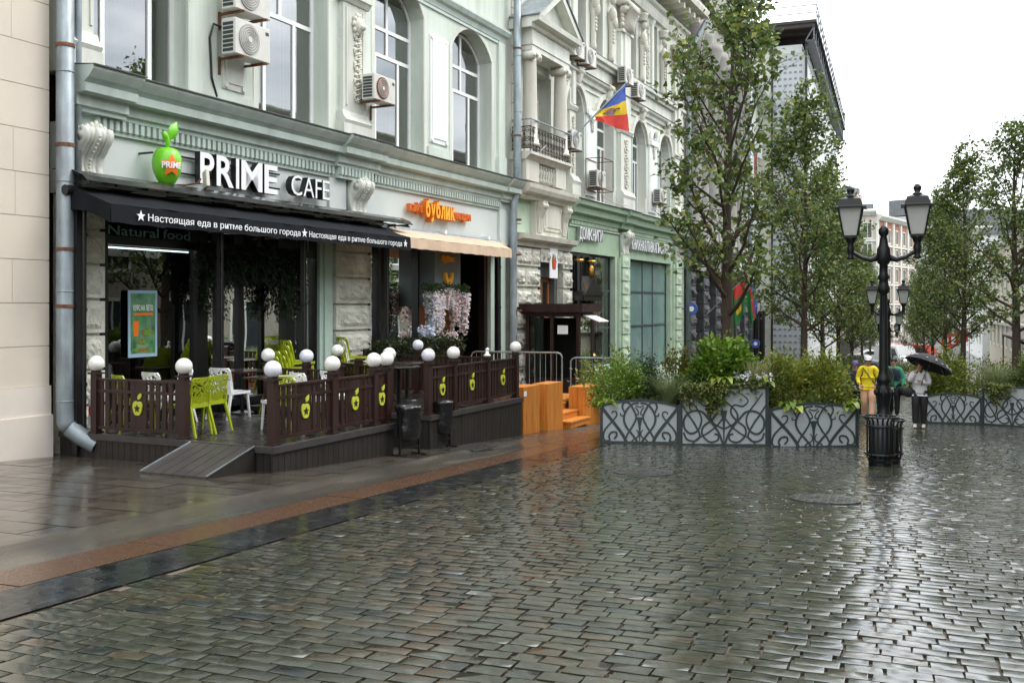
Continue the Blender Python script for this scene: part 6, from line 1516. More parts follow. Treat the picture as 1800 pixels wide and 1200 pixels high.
def blades(name, label, base, r_, h, n, wid, pal, seed, group=None, droop=.5, cat='ornamental grass'):
    g = np.random.default_rng(seed); T = thing(name, label, cat, base, 0, group); V = []; Q = []; cols = []
    pal = np.array(pal)
    for i in range(n):
        a = g.random() * 6.283; rr = r_ * .35 * g.random() ** .5; p = np.array(base) + np.array([math.cos(a) * rr, math.sin(a) * rr, 0]); hh = h * 1.3 * (.55 + .5 * g.random()); out = np.array([math.cos(a + g.normal() * .5), math.sin(a + g.normal() * .5), 0]) * r_ * (.3 + g.random())
        side = np.array([-out[1], out[0], 0]); side = side / (np.linalg.norm(side) + 1e-6) * wid * (.6 + .6 * g.random()); c = pal[g.integers(0, len(pal))] * (.75 + .5 * g.random()); b0 = len(V)
        for j in range(5):
            t = j / 4; q = p + out * t ** 1.6 + np.array([0, 0, hh * (t - droop * .45 * t ** 3)]); w_ = (1 - t ** 2 * .92)
            V += [q - side * w_, q + side * w_]; cols += [c, c]
        for j in range(4): Q.append((b0 + 2 * j, b0 + 2 * j + 1, b0 + 2 * j + 3, b0 + 2 * j + 2))
    npmesh('blades', local(np.array(V), base), np.array(Q), M_leaf, np.array(cols), parent=T)
    return T
def hosta(label, base, r_, n, pal, seed):
    g = np.random.default_rng(seed); T = thing('hosta', label, 'hosta', base, 0, 'hostas on the planter rims'); V = []; Q = []; cols = []; pal = np.array(pal)
    for i in range(n):
        a = g.random() * 6.283; out = np.array([math.cos(a), math.sin(a), 0]); side = np.array([-out[1], out[0], 0]); L_ = r_ * (.6 + .6 * g.random()); lift = .45 + .5 * g.random(); c = pal[g.integers(0, len(pal))] * (.8 + .4 * g.random()); b0 = len(V)
        for j in range(6):
            t = j / 5; q = np.array(base) + out * L_ * (t ** .9) + np.array([0, 0, L_ * (lift * math.sin(t * 2.3) - .28 * t * t)]); w_ = L_ * .26 * math.sin(math.pi * (t * .93 + .04)) ** .8 if t > .2 else .012
            V += [q - side * w_ + np.array([0, 0, w_ * .3]), q, q + side * w_ + np.array([0, 0, w_ * .3])]; cols += [c, c * .85, c]
        for j in range(5):
            for k in range(2): Q.append((b0 + 3 * j + k, b0 + 3 * j + k + 1, b0 + 3 * j + k + 4, b0 + 3 * j + k + 3))
    npmesh('leaves', local(np.array(V), base), np.array(Q), M_leaf, np.array(cols), smooth=True, parent=T)
    return T
def ivy(label, p0, p1, drop, n, seed, outward, per=26):
    p0, p1 = Vector(p0), Vector(p1); base = tuple((p0 + p1) / 2); g = np.random.default_rng(seed); T = thing('ivy', label, 'ivy', base, 0, None); P = []; k = MB(); o = Vector(outward)
    for i in range(n):
        t = (i + g.random() * .8) / n; q = p0.lerp(p1, min(t, 1)); L_ = drop * (.25 + .75 * g.random()) * (.5 + .5 * math.sin(math.pi * t)); pts = []; w_ = g.normal() * .06
        for j in range(7):
            s = j / 6; pts.append(q + o * (.05 + .05 * math.sin(s * 3) + .02 * g.random()) + Vector((w_ * s + .03 * math.sin(s * 7 + i), 0, .06 * math.sin(s * 3.1) - L_ * s)))
        k.tube(pts, .005, 4)
        for j in range(int(per * L_ / drop) + 6):
            s = g.random(); a = s * 6; b = int(min(a, 5)); c = pts[b].lerp(pts[b + 1], a - b); P.append(np.array(c) + g.normal(size=3) * .035)
        for j in range(8): P.append(np.array(q) + g.normal(size=3) * np.array([.09, .10, .04]) + np.array([0, 0, .03]))
    P = np.array(P); D = np.tile(np.array(outward) * .7 + np.array([0, 0, -.5]), (len(P), 1)) + g.normal(size=(len(P), 3)) * .55
    V, F3 = leaf_mesh(P, D, .060, .95, seed=seed); npmesh('leaves', local(V, base), F3, M_leaf, leaf_cols(len(P), G_IVY, seed), parent=T); k.build('stems', M_bark, T)
    return T
def white_flowers(label, base, w_, n, seed, col=(.78, .80, .80)):
    g = np.random.default_rng(seed); T = thing('white_flowers', label, 'flowers', base, 0, None); k = MB(); P = []
    V = []; F_3 = []
    for i in range(n):
        h = Vector(base) + Vector((g.normal() * w_, g.normal() * w_ * .6, .08 + .16 * g.random())); k.tube([Vector(base) + Vector((g.normal() * w_ * .4, 0, 0)), h], .004, 4)
        for j in range(9): P.append(np.array(h) + g.normal(size=3) * .028)
    P = np.array(P); D = g.normal(size=(len(P), 3)) + np.array([0, -.4, .6]); Vv, F3 = leaf_mesh(P, D, .040, 1.1, .1, seed); npmesh('blossoms', local(Vv, base), F3, M_petal, leaf_cols(len(P), [col], seed, var=.06), parent=T); k.build('stems', mat('green_stem', (.05, .10, .03), .6), T)
    return T
# ------------------------------------------------------------------ planters with scrollwork
def cr(pts, n=7):   # Catmull-Rom
    P = [Vector((p[0], p[1])) for p in pts]; P = [P[0] * 2 - P[1]] + P + [P[-1] * 2 - P[-2]]; out = []
    for i in range(1, len(P) - 2):
        for j in range(n):
            t = j / n; a, b, c, d = P[i - 1:i + 3]; out.append(.5 * ((2 * b) + (c - a) * t + (2 * a - 5 * b + 4 * c - d) * t * t + (3 * b - a - 3 * c + d) * t ** 3))
    out.append(P[-2]); return out
SCR = [([(0, .86), (.06, .72), (.14, .54), (.22, .36), (.29, .18), (.33, .03)], .055, .05),
       ([(.135, .70), (.15, .75), (.195, .74), (.195, .64), (.13, .50), (.05, .33), (.025, .17), (.05, .07), (.11, .08), (.10, .17), (.13, .26), (.19, .27), (.20, .19), (.165, .11)], .016, .030),
       ([(.49, .955), (.41, .93), (.335, .80), (.295, .60), (.32, .42), (.39, .25), (.45, .11), (.475, .03)], .026, .034),
       ([(.255, .72), (.255, .66), (.30, .665), (.30, .74), (.275, .86), (.30, .96), (.36, .95), (.41, .83), (.455, .62), (.41, .42), (.34, .22), (.30, .03)], .016, .030),
       ([(.45, .90), (.475, .87), (.50, .86)], .018, .018), ([(.44, .86), (.475, .78), (.485, .70), (.455, .66), (.46, .60), (.50, .585)], .018, .022),
       ([(.46, .33), (.485, .26), (.475, .17), (.43, .12), (.40, .06), (.43, .03), (.455, .06)], .015, .022), ([(.40, .02), (.36, .05), (.34, .0)], .03, .02)]
SCR2 = [([(.05, .93), (.12, .78), (.20, .62), (.24, .46), (.20, .28), (.11, .22), (.04, .32), (.04, .48), (.12, .60), (.24, .60), (.34, .44), (.44, .24), (.49, .03)], .018, .034),
        ([(.0, .75), (.08, .56), (.17, .36), (.22, .18), (.16, .09), (.07, .12), (.03, .24)], .03, .03), ([(.30, .92), (.22, .80), (.28, .70), (.38, .72), (.42, .60), (.36, .46), (.26, .34), (.25, .20), (.33, .08), (.42, .10), (.44, .19), (.39, .22)], .018, .030),
        ([(.5, .80), (.40, .68), (.34, .54), (.38, .40), (.5, .30)], .022, .030), ([(.12, .02), (.20, .14), (.30, .22), (.42, .36), (.5, .52)], .022, .026)]
def planter(label, A, B, hgt, depth, arch=True, pat=SCR, group='planters with scrollwork', post=True):
    A, B = Vector(A), Vector(B); d = B - A; d.z = 0; L_ = d.length; d.normalize(); nrm = Vector((d.y, -d.x, 0))
    if nrm.y > 0: nrm = -nrm
    z0 = min(A.z, B.z); o = Vector((A.x, A.y, z0)); Mf = frame(o, d, -nrm, (0, 0, 1))        # local: x along the front, y backwards, z up
    c = Mf @ Vector((L_ / 2, depth / 2, 0)); T = thing('planter', label, 'planter', c, math.atan2(d.y, d.x), group)
    n = 16
    def top(t): return hgt * (.86 + .14 * math.sin(math.pi * t) ** .8) if arch else hgt
    pts = [(.0, -.05), (L_, -.05)] + [(L_ * (1 - i / n), top(1 - i / n)) for i in range(n + 1)]
    k = MB(Mf); k.prism(pts, .0, .03, 'y'); fp = k.build('front_panel', M_panel, T)
    k = MB(Mf)
    for i in range(n):
        t, t2 = i / n, (i + 1) / n; k.add([(L_ * t, -.012, top(t)), (L_ * t2, -.012, top(t2)), (L_ * t2, -.012, top(t2) - .045), (L_ * t, -.012, top(t) - .045), (L_ * t, .035, top(t) + .003), (L_ * t2, .035, top(t2) + .003), (L_ * t2, 0, top(t2) - .045), (L_ * t, 0, top(t) - .045)], [(3, 2, 1, 0), (0, 1, 5, 4), (2, 3, 7, 6)])
    k.box(0, L_, -.012, 0, -.05, .05); k.box(0, .03, -.010, 0, .05, top(0) - .04); k.box(L_ - .03, L_, -.010, 0, .05, top(1) - .04)
    for pts_, w0, w1 in pat:
        for mir in (0, 1):
            c = cr(pts_); ww = [(w0 + (w1 - w0) * min(1, i / len(c) * 2.5)) * .78 for i in range(len(c))]
            q = [Vector(((1 - p.x if mir else p.x) * L_, p.y * hgt * .96)) for p in c]; L2 = []; R2 = []
            for i, p in enumerate(q):
                t = (q[min(i + 1, len(q) - 1)] - q[max(i - 1, 0)]); t = t.normalized() if t.length > 1e-6 else Vector((1, 0)); m = Vector((-t.y, t.x)) * ww[i] * .5 * 1.5
                L2.append(p + m); R2.append(p - m)
            off = -.008 - .0006 * (len(pts_) % 5) - .0004 * mir
            k.add([(p.x, off, max(.0, min(p.y, top(min(1, max(0, p.x / L_)))))) for p in L2] + [(p.x, off, max(.0, min(p.y, top(min(1, max(0, p.x / L_)))))) for p in R2], [(i, i + 1, len(q) + i + 1, len(q) + i) for i in range(len(q) - 1)])
    k.add([(L_ * .46, -.0095, .60 * hgt), (L_ * .54, -.0095, .60 * hgt), (L_ * .515, -.0095, .4 * hgt), (L_ * .505, -.0095, .05 * hgt), (L_ * .495, -.0095, .05 * hgt), (L_ * .485, -.0095, .4 * hgt)], [(0, 1, 2, 3, 4, 5)])
    k.build('scrollwork', M_iron, fp)
    for x in (0, L_ - .03):
        k = MB(Mf); k.box(x, x + .03, .03, depth - .03, -.08, hgt * .86); k.build('side_panel', M_iron, T)
    k = MB(Mf); k.box(0, L_, depth - .03, depth, -.15, hgt * .86); k.build('back_panel', M_iron, T)
    k = MB(Mf); k.box(.03, L_ - .03, .03, depth - .03, -.1, hgt * .78); k.build('soil', M_soil, T)
    if post:
        for x in (-.025, L_ + .0):
            k = MB(Mf); k.box(x, x + .03, -.03, .0, -.06, hgt * (.90 if arch else 1.06)); k.build('corner_post', M_iron, T)
    return T, Mf, L_
p1, p2, p3, p4 = ground(1057, 777), ground(1195, 781), ground(1351, 785), ground(1506, 786)
LP = [planter('first grey planter with black scrollwork, at the left end of the row', p1, p2 + Vector((-.03, 0, 0)), .84, 1.25), planter('taller grey planter in the middle of the row with ivy over its front', p2 + Vector((.02, 0, 0)), p3 + Vector((-.03, 0, 0)), 1.12, 1.35, False, SCR2), planter('grey planter with black scrollwork right of the middle one, beside the lamp', p3 + Vector((.02, 0, 0)), p4, .86, 1.25)]
q1, q2, q3 = ground(1626, 743), ground(1727, 746), ground(1832, 752)
RP = [planter('grey scrollwork planter on the right behind the woman with the umbrella', q1, q2 + Vector((-.03, 0, 0)), .84, 1.3), planter('taller grey scrollwork planter cut by the right edge of the view', q2 + Vector((.02, 0, 0)), q3, 1.06, 1.3, False, SCR2)]
def PL(k, x, y, z=None):   # a point in planter k: x 0..1 along, y metres back
    T, Mf, L_ = (LP + RP)[k]; p = Mf @ Vector((x * L_, y, 0)); hh = (.84, 1.12, .86, .84, 1.06)[k]; return (p.x, p.y, (LP + RP)[k][1].translation.z + (hh * .78 if z is None else z))
shrub('shrub', 'loose bright green shrub over the left end of the first planter', PL(0, .22, .55), .55, .45, .72, 1700, .060, G_FRESH, 11, loose=.22, group='shrubs in the planters')
shrub('shrub', 'dark fine-leaved rounded shrub in the first planter', PL(0, .58, .55), .36, .36, .80, 2600, .034, G_DARK, 12, clumps=30, group='shrubs in the planters')
shrub('shrub', 'tall thin yellowish shrub with bronze tips where the first two planters meet', PL(0, 1.0, .75), .34, .34, .98, 900, .065, [(.13, .15, .02), (.16, .12, .02), (.09, .12, .02)], 13, loose=.14, group='shrubs in the planters')
blades('ornamental_grass', 'grey-green thin grass at the right end of the first planter', PL(0, .88, .22), .42, .66, 560, .006, [(.19, .25, .11), (.24, .28, .13), (.15, .22, .09)], 14)
shrub('shrub', 'big bushy bright green broad-leaved shrub in the middle planter', PL(1, .52, .65), .62, .50, .86, 2600, .105, G_FRESH, 15, wid=.75, clumps=34, group='shrubs in the planters')
shrub('shrub', 'low dark shrub under the big bright one in the middle planter', PL(1, .30, .5), .55, .4, .38, 1500, .05, G_DARK, 25, group='shrubs in the planters')
blades('ornamental_grass', 'pale cream striped tall grass in the middle planter', PL(1, .88, .35), .44, .92, 620, .008, G_PALE, 16, droop=.9)
hosta('yellow-green hosta under the big bright shrub', PL(1, .50, .10, 1.10), .27, 34, G_HOSTA, 17)
hosta('yellow-green hosta beside the white flowers', PL(1, .97, .06, 1.1), .24, 16, G_HOSTA, 27)
white_flowers('white flowers on the right half of the middle planter', PL(1, .80, .06, 1.14), .20, 30, 18)
ivy('ivy hanging over the left half of the middle planter', PL(1, .0, .02, 1.13), PL(1, .56, .02, 1.13), .66, 26, 19, (.25, -.95, 0), 60)
ivy('short ivy fringe over the right half of the middle planter', PL(1, .55, .04, 1.14), PL(1, 1.0, .04, 1.14), .16, 9, 29, (.25, -.95, 0), 8)
shrub('shrub', 'olive green shrub on the left of the planter beside the lamp', PL(2, .30, .6), .50, .45, .88, 2400, .062, G_OLIVE, 20, loose=.19, group='shrubs in the planters')
shrub('shrub', 'olive green shrub on the right of the planter beside the lamp', PL(2, .74, .6), .55, .45, .92, 2600, .062, G_OLIVE, 21, loose=.19, group='shrubs in the planters')
shrub('shrub', 'small dark green shrub between the middle planter and the olive shrubs', PL(2, .04, .75), .22, .3, .80, 700, .06, G_LIME, 22, group='shrubs in the planters')
hosta('bright hosta at the left front of the planter beside the lamp', PL(2, .28, .10), .30, 24, G_HOSTA, 23)
hosta('bright hosta spilling over the right corner beside the lamp', PL(2, .93, .08), .26, 22, G_HOSTA, 24)
hosta('bright hosta at the left corner of the first planter', PL(0, .05, .08), .24, 16, G_HOSTA, 26)
blades('ornamental_grass', 'green thin grass at the front of the planter beside the lamp', PL(2, .58, .25), .36, .38, 260, .006, [(.11, .18, .05), (.16, .22, .07)], 28)
shrub('shrub', 'yellow-green shrub in the right planter behind the umbrella', PL(3, .48, .6), .80, .45, .98, 3000, .066, G_OLIVE, 31, loose=.2, group='shrubs in the planters')
shrub('shrub', 'small green shrub at the left end of the right planter', PL(3, .12, .9), .4, .4, .7, 1000, .06, G_FRESH, 32, group='shrubs in the planters')
blades('ornamental_grass', 'grey-green grass where the right planters meet', PL(4, .12, .6), .50, .80, 420, .007, [(.21, .27, .12), (.26, .29, .14), (.16, .22, .09)], 33)
shrub('shrub', 'dark green shrub at the right edge of the view', PL(4, .72, .7), .50, .45, .86, 2400, .07, G_LIME, 34, group='shrubs in the planters')
hosta('yellow hosta on the rim of the right-hand planter', PL(4, .18, .12), .34, 22, G_HOSTA, 35)
ivy('ivy hanging over the front of the right-hand planter', PL(4, .02, .02, 1.07), PL(4, .5, .02, 1.07), .55, 16, 36, (-.1, -.99, 0), 50)
white_flowers('few white flowers on the right-hand planter', PL(4, .62, .12), .16, 7, 37)
# further planting down the street, low shrubs under the rows of trees
fi = 0
for (u, d, hh, lab) in ((1085, 25, .9, 'green shrub behind the left end of the planter row'), (1455, 44, 1.2, 'low green shrub under the second tree on the left'), (1490, 52, 1.2, 'low green shrub under the third tree on the left'), (1598, 52, 1.2, 'low green shrub beyond the woman with the umbrella'), (1655, 45, 1.2, 'low green shrub under the second tree on the right'), (1640, 60, 1.2, 'low green shrub under the third tree on the right'), (1745, 40, 1.1, 'low green shrub behind the right-hand planter')):
    r_ = ray(u, 600); x, y = r_[0] * d, r_[1] * d
    shrub('shrub', lab, (x, y, gz(y)), 1.1, 1.1, hh + .4, 1500, .10, (G_OLIVE, G_FRESH, G_LIME)[fi % 3], 41 + fi, group='shrubs under the street trees'); fi += 1
# ------------------------------------------------------------------ street trees
def make_tree(label, loc, H, r0, zb_, rad, nprim, nleaf, lsize, seed, pal, group='street trees', cat='tree', dens=1.0):
    g = np.random.default_rng(seed); T = thing('street_tree', label, cat, loc, 0, group); M = Matrix.Translation(loc); k = MB(M); k.s = True
    n = 12; tp = []
    for i in range(n + 1):
        t = i / n; tp.append(Vector((.10 * math.sin(t * 5 + seed) * t, .10 * math.cos(t * 4 + seed) * t, H * t - .1)))
    def R0(t): return max(.012, r0 * (1 - t) ** .85 * (1.25 if t < .02 else 1))
    k.tube(tp, [R0(i / n) for i in range(n + 1)], 10)
    def trunk(h): a = min(h / H, .999) * n; b = int(a); return tp[b].lerp(tp[b + 1], a - b)
    pts = []
    def twig(p, d, L_, r_, lev):
        q = [p]; c = p.copy(); dd = d.copy(); m = 5
        for j in range(m):
            dd = (dd + Vector((g.normal() * .13, g.normal() * .13, (.10 if lev == 0 else .04) + g.normal() * .07))).normalized(); c = c + dd * (L_ / m); q.append(c.copy())
        k.tube(q, [max(.004, r_ * (1 - .82 * j / m)) for j in range(m + 1)], 5 if lev == 0 else 3, caps=False)
        if lev == 0:
            for j in range(int(1.6 + L_ * 4.6)):
                s = .22 + .76 * g.random(); a = s * m; b = int(min(a, m - 1)); pp = q[b].lerp(q[b + 1], a - b); fw = (q[b + 1] - q[b]).normalized()
                sd = fw.cross(Vector((g.normal(), g.normal(), g.normal()))).normalized(); twig(pp, (fw * .55 + sd * .85 + Vector((0, 0, .12))).normalized(), L_ * (.22 + .26 * g.random()) * (1.15 - s * .5), max(.005, r_ * .32), 1)
            for j in range(int(1 + L_ * 3)): pts.append((q[-1].lerp(q[-2], g.random()), dd, 1))
        else:
            for j in range(9):
                s = .12 + .88 * g.random(); a = s * m; b = int(min(a, m - 1)); pts.append((q[b].lerp(q[b + 1], a - b), dd, 1))
    for i in range(nprim):
        t = (i + .5 * g.random()) / nprim; h = zb_ + (H * .95 - zb_) * t ** 1.05; az = i * 2.39996 + g.normal() * .3; prof = min(1, .8 + t * 1.1) * (1 - t) ** .62 + .10
        el = R(28 + 42 * t + g.normal() * 6); L_ = rad * prof * (.8 + .45 * g.random()) / max(.5, math.cos(el) * 1.05) * (.92)
        L_ = min(L_, rad * 1.5); d = Vector((math.cos(az) * math.cos(el), math.sin(az) * math.cos(el), math.sin(el))); twig(trunk(h), d, L_, max(.012, R0(h / H) * .48), 0)
    for j in range(12): pts.append((trunk(H * (.80 + .2 * g.random())), Vector((g.normal(), g.normal(), .6)), 1))
    k.build('trunk', M_bark, T)
    idx = g.integers(0, len(pts), nleaf); P0 = np.array([tuple(p[0]) for p in pts]); D0 = np.array([tuple(p[1]) for p in pts])
    P = P0[idx] + g.normal(size=(nleaf, 3)) * (.055 + lsize * .35); D = D0[idx] * .3 + g.normal(size=(nleaf, 3)) * .7 + np.array([0, 0, -.28])
    V, F3 = leaf_mesh(P, D, lsize, .82, .3, seed); npmesh('crown', V, F3, M_leaf, leaf_cols(nleaf, pal, seed, var=.38), parent=T)
    return T
def spot(u, d): r_ = ray(u, 600); x, y = r_[0] * d, r_[1] * d; return (x, y, gz(y))
make_tree('tall street tree with a see-through crown rising from behind the middle planter', spot(1281, 20.6), 9.4, .155, 2.6, 2.0, 34, 4300, .135, 3, G_LIME)
t2 = make_tree('second tree of the left row, its crown before the scaffolded building', spot(1413, 29), 9.4, .12, 2.5, 2.1, 34, 7000, .12, 5, G_LIME)
t3 = make_tree('third tree of the left row, dense and small-leaved', spot(1446, 41), 9.2, .12, 2.2, 2.5, 36, 10000, .12, 8, G_LIME)
r1 = make_tree('slender tree at the right edge rising from behind the right planter', spot(1786, 31.5), 9.3, .165, 2.7, 1.9, 32, 4600, .12, 14, G_LIME)
for i, (u, d, s, pr, lab) in enumerate(((1474, 51, 1.05, t2, 'fourth tree of the left row'), (1497, 62, 1.0, t3, 'fifth tree of the left row'), (1515, 76, 1.0, t2, 'sixth tree of the left row'), (1530, 93, .95, t3, 'seventh and farthest tree of the left row'),
     (1693, 42, 1.12, t2, 'second tree of the right row, dense crown before the yellow house'), (1661, 53, 1.08, t3, 'third tree of the right row'), (1640, 65, 1.05, t2, 'fourth tree of the right row'), (1624, 80, .95, t3, 'fifth tree of the right row'), (1612, 98, .95, t2, 'sixth and farthest tree of the right row'))):
    dup(pr, spot(u, d), i * 1.3 + .7, lab, sc=s)
# ------------------------------------------------------------------ greenery of the cafes
HG = thing('clipped_hedge', 'low leafy hedge in a dark box in front of the second cafe window', 'hedge', W(19.5, 1.0, -.3), FROT)
k = MB(FAC); k.box(17.9, 20.9, .55, 1.15, -.9, .38); k.build('hedge_box', M_sfr, HG)
g = np.random.default_rng(77); n = 5200; P = np.array([tuple(W(17.85 + 3.1 * g.random(), .5 + .7 * g.random(), .36 + .42 * g.random() ** .7 + .06 * math.sin(i))) for i in range(n)]); D = g.normal(size=(n, 3)) * .6 + np.array([.3, -.2, .5]); V, F3 = leaf_mesh(P, D, .075, .8, seed=77)
Mi = np.array(PW[HG.name].inverted()); V = V @ Mi[:3, :3].T + Mi[:3, 3]; npmesh('foliage', V, F3, M_leaf, leaf_cols(n, [(.028, .05, .018), (.04, .065, .02), (.05, .05, .03), (.02, .04, .016)], 77), parent=HG)
def leafcloud(name, T, P, D, size, pal, seed, m=None, wid=.6):
    V, F3 = leaf_mesh(P, D, size, wid, seed=seed); Mi = np.array(PW[T.name].inverted()); V = V @ Mi[:3, :3].T + Mi[:3, 3]; return npmesh(name, V, F3, m or M_leaf, leaf_cols(len(P), pal, seed, var=.2), parent=T)
HP = thing('hanging_fern', 'dark mass of hanging ferns under the black awning before the glass', 'hanging plant', W(14.5, .25, 2.6), FROT)
P = []; D = []; k = MB(FAC)
for i in range(300):
    s = 13.15 + 2.75 * g.random(); o = .02 + .3 * g.random(); edge = abs((s - 14.5) / 1.4); L_ = (.5 + .75 * g.random()) * (1.15 if edge > .55 else .62); z0 = 2.68; out = g.normal() * .18; pts = []
    for j in range(7): t = j / 6; pts.append((s + out * t, o + .1 * t * g.random(), z0 + .1 * math.sin(t * 3) - L_ * t))
    k.tube(pts, .004, 3)
    for j in range(42): t = g.random(); a = min(int(t * 6), 5); p = Vector(pts[a]).lerp(Vector(pts[a + 1]), t * 6 - a); P.append(tuple(W(*(p + Vector((g.normal() * .03, g.normal() * .03, 0)))))); D.append(tuple(fd * g.normal() + fn * abs(g.normal()) * .5 + Vector((0, 0, -.5))))
k.build('stems', mat('dark_stem', (.02, .03, .012), .6), HP)
leafcloud('fronds', HP, np.array(P), np.array(D), .085, [(.010, .022, .009), (.014, .03, .010), (.03, .045, .012), (.008, .018, .008)], 81, wid=.3)
WF = thing('flower_garland', 'garland of hanging white pink and lilac artificial blossoms under the grey sign box', 'flower garland', W(21.6, .5, 1.7), FROT)
P = []; D = []; Cc = []; GL = []; k = MB(FAC)
def raceme(s, o, z, L_, r_, pal, n):
    k.tube([(s, o, z), (s + .01, o + .02, z - L_)], .004, 3)
    c = np.array(pal[rnd.randrange(len(pal))])
    for j in range(n):
        t = rnd.random(); rr = r_ * (1 - .75 * t) * (.5 + .5 * rnd.random()); a = rnd.random() * 6.283; P.append(tuple(W(s + rr * math.cos(a), o + .02 * t + rr * math.sin(a), z - L_ * t))); D.append(tuple(fd * math.cos(a) + fn * math.sin(a) + Vector((0, 0, -.4)))); cc = c * (.85 + .25 * rnd.random()); Cc.extend([cc] * 4)
PK = [(.86, .74, .76), (.88, .88, .88), (.72, .77, .88), (.86, .84, .84), (.84, .64, .70), (.88, .86, .82)]
for i in range(70): 
    s = 20.4 + 1.85 * rnd.random(); e = abs((s - 21.3) / .87); raceme(s, .42 + .22 * rnd.random(), 1.92 + .12 * rnd.random() - .12 * e, (.45 + .55 * rnd.random()) * (1.05 if e > .3 else .50), .085, PK, 115)
for i in range(16): raceme(21.3 + .5 * rnd.random(), .42 + .2 * rnd.random(), 1.0 - .2 * rnd.random(), .5 + .6 * rnd.random(), .08, PK[:2] + PK[4:], 80)
for i in range(9): raceme(20.05 + .5 * rnd.random(), .45 + .2 * rnd.random(), .95 + .2 * rnd.random(), .25 + .2 * rnd.random(), .10, PK[2:3], 90)
k.build('stems', mat('green_stem', (.05, .10, .03), .6), WF)
V, F3 = leaf_mesh(np.array(P), np.array(D), .055, 1.1, .15, 83); Mi = np.array(PW[WF.name].inverted()); V = V @ Mi[:3, :3].T + Mi[:3, 3]; npmesh('blossoms', V, F3, M_petal, np.array(Cc), parent=WF)
n = 700; P2 = np.array([tuple(W(20.2 + 2.0 * g.random(), .4 + .3 * g.random(), (1.85 + .25 * g.random()) if i % 3 else .5 + 1.3 * g.random())) for i in range(n)]); P2 = P2[:]; leafcloud('foliage', WF, P2, g.normal(size=(n, 3)) + np.array([.3, -.3, .2]), .08, [(.03, .08, .02), (.05, .10, .02)], 84)

# moss in the joints of the setts
g = np.random.default_rng(91); P = []
for (u, v, k_) in ((1600, 966, 60), (1620, 975, 60), (1645, 972, 50), (1580, 962, 30), (1668, 975, 40), (1765, 1112, 90), (1655, 1010, 30), (1735, 970, 30), (1700, 985, 25)):
    c = ground(u, v)
    for j in range(k_ // 3): P.append((c.x + g.normal() * .018, c.y + g.normal() * .015, c.z - .010))
P = np.array(P); V, F3 = leaf_mesh(P, g.normal(size=(len(P), 3)) * .6 + np.array([0, 0, .5]), .020, .7, seed=91)
tag(npmesh('moss', V, F3, M_leaf, leaf_cols(len(P), [(.06, .10, .015), (.09, .12, .02)], 91)), 'small tufts of moss in the joints of the wet setts', 'moss', kind='stuff')
# ------------------------------------------------------------------ people
def skin(name, verts, edges, m, parent, M, sub=2):
    # verts: (x, y, z, rx, ry); one continuous skinned surface
    me = bpy.data.meshes.new(name); T = PW[parent.name].inverted() @ M
    me.from_pydata([tuple(T @ Vector(v[:3])) for v in verts], edges, []); me.materials.append(m)
    o = bpy.data.objects.new(name, me); COL.objects.link(o); o.parent = parent; PW[o.name] = PW[parent.name]
    s = o.modifiers.new('skin', 'SKIN'); s.use_smooth_shade = True; s.branch_smoothing = .6
    if not me.skin_vertices: me.attributes
    for i, v in enumerate(verts): me.skin_vertices[0].data[i].radius = (v[3], v[4] if len(v) > 4 else v[3])
    me.skin_vertices[0].data[0].use_root = True
    u = o.modifiers.new('subdivision', 'SUBSURF'); u.levels = sub; u.render_levels = sub
    return o
def chain(V, E, start, pts):
    prev = start
    for p in pts: V.append(p); E.append((prev, len(V) - 1)); prev = len(V) - 1
    return prev
M_hair = mat('dark_brown_hair', (.045, .026, .016), .5, .2, 20); M_capw = cl('white_cap_cloth', (.75, .76, .78)); M_yelj = cl('yellow_rain_jacket', (.85, .68, .02)); M_peach = cl('peach_trousers', (.74, .44, .28))
M_blkc = cl('black_cloth', (.012, .012, .015)); M_gsw = cl('pale_grey_sweater', (.60, .60, .62)); M_navy = cl('navy_cloth', (.015, .02, .04)); M_tgr = cl('teal_green_jacket', (.05, .30, .20)); M_shoew = cl('pale_shoe', (.62, .58, .50)); M_olv = cl('dark_green_jacket', (.02, .05, .035)); M_tan2 = cl('tan_shoe', (.30, .17, .09))
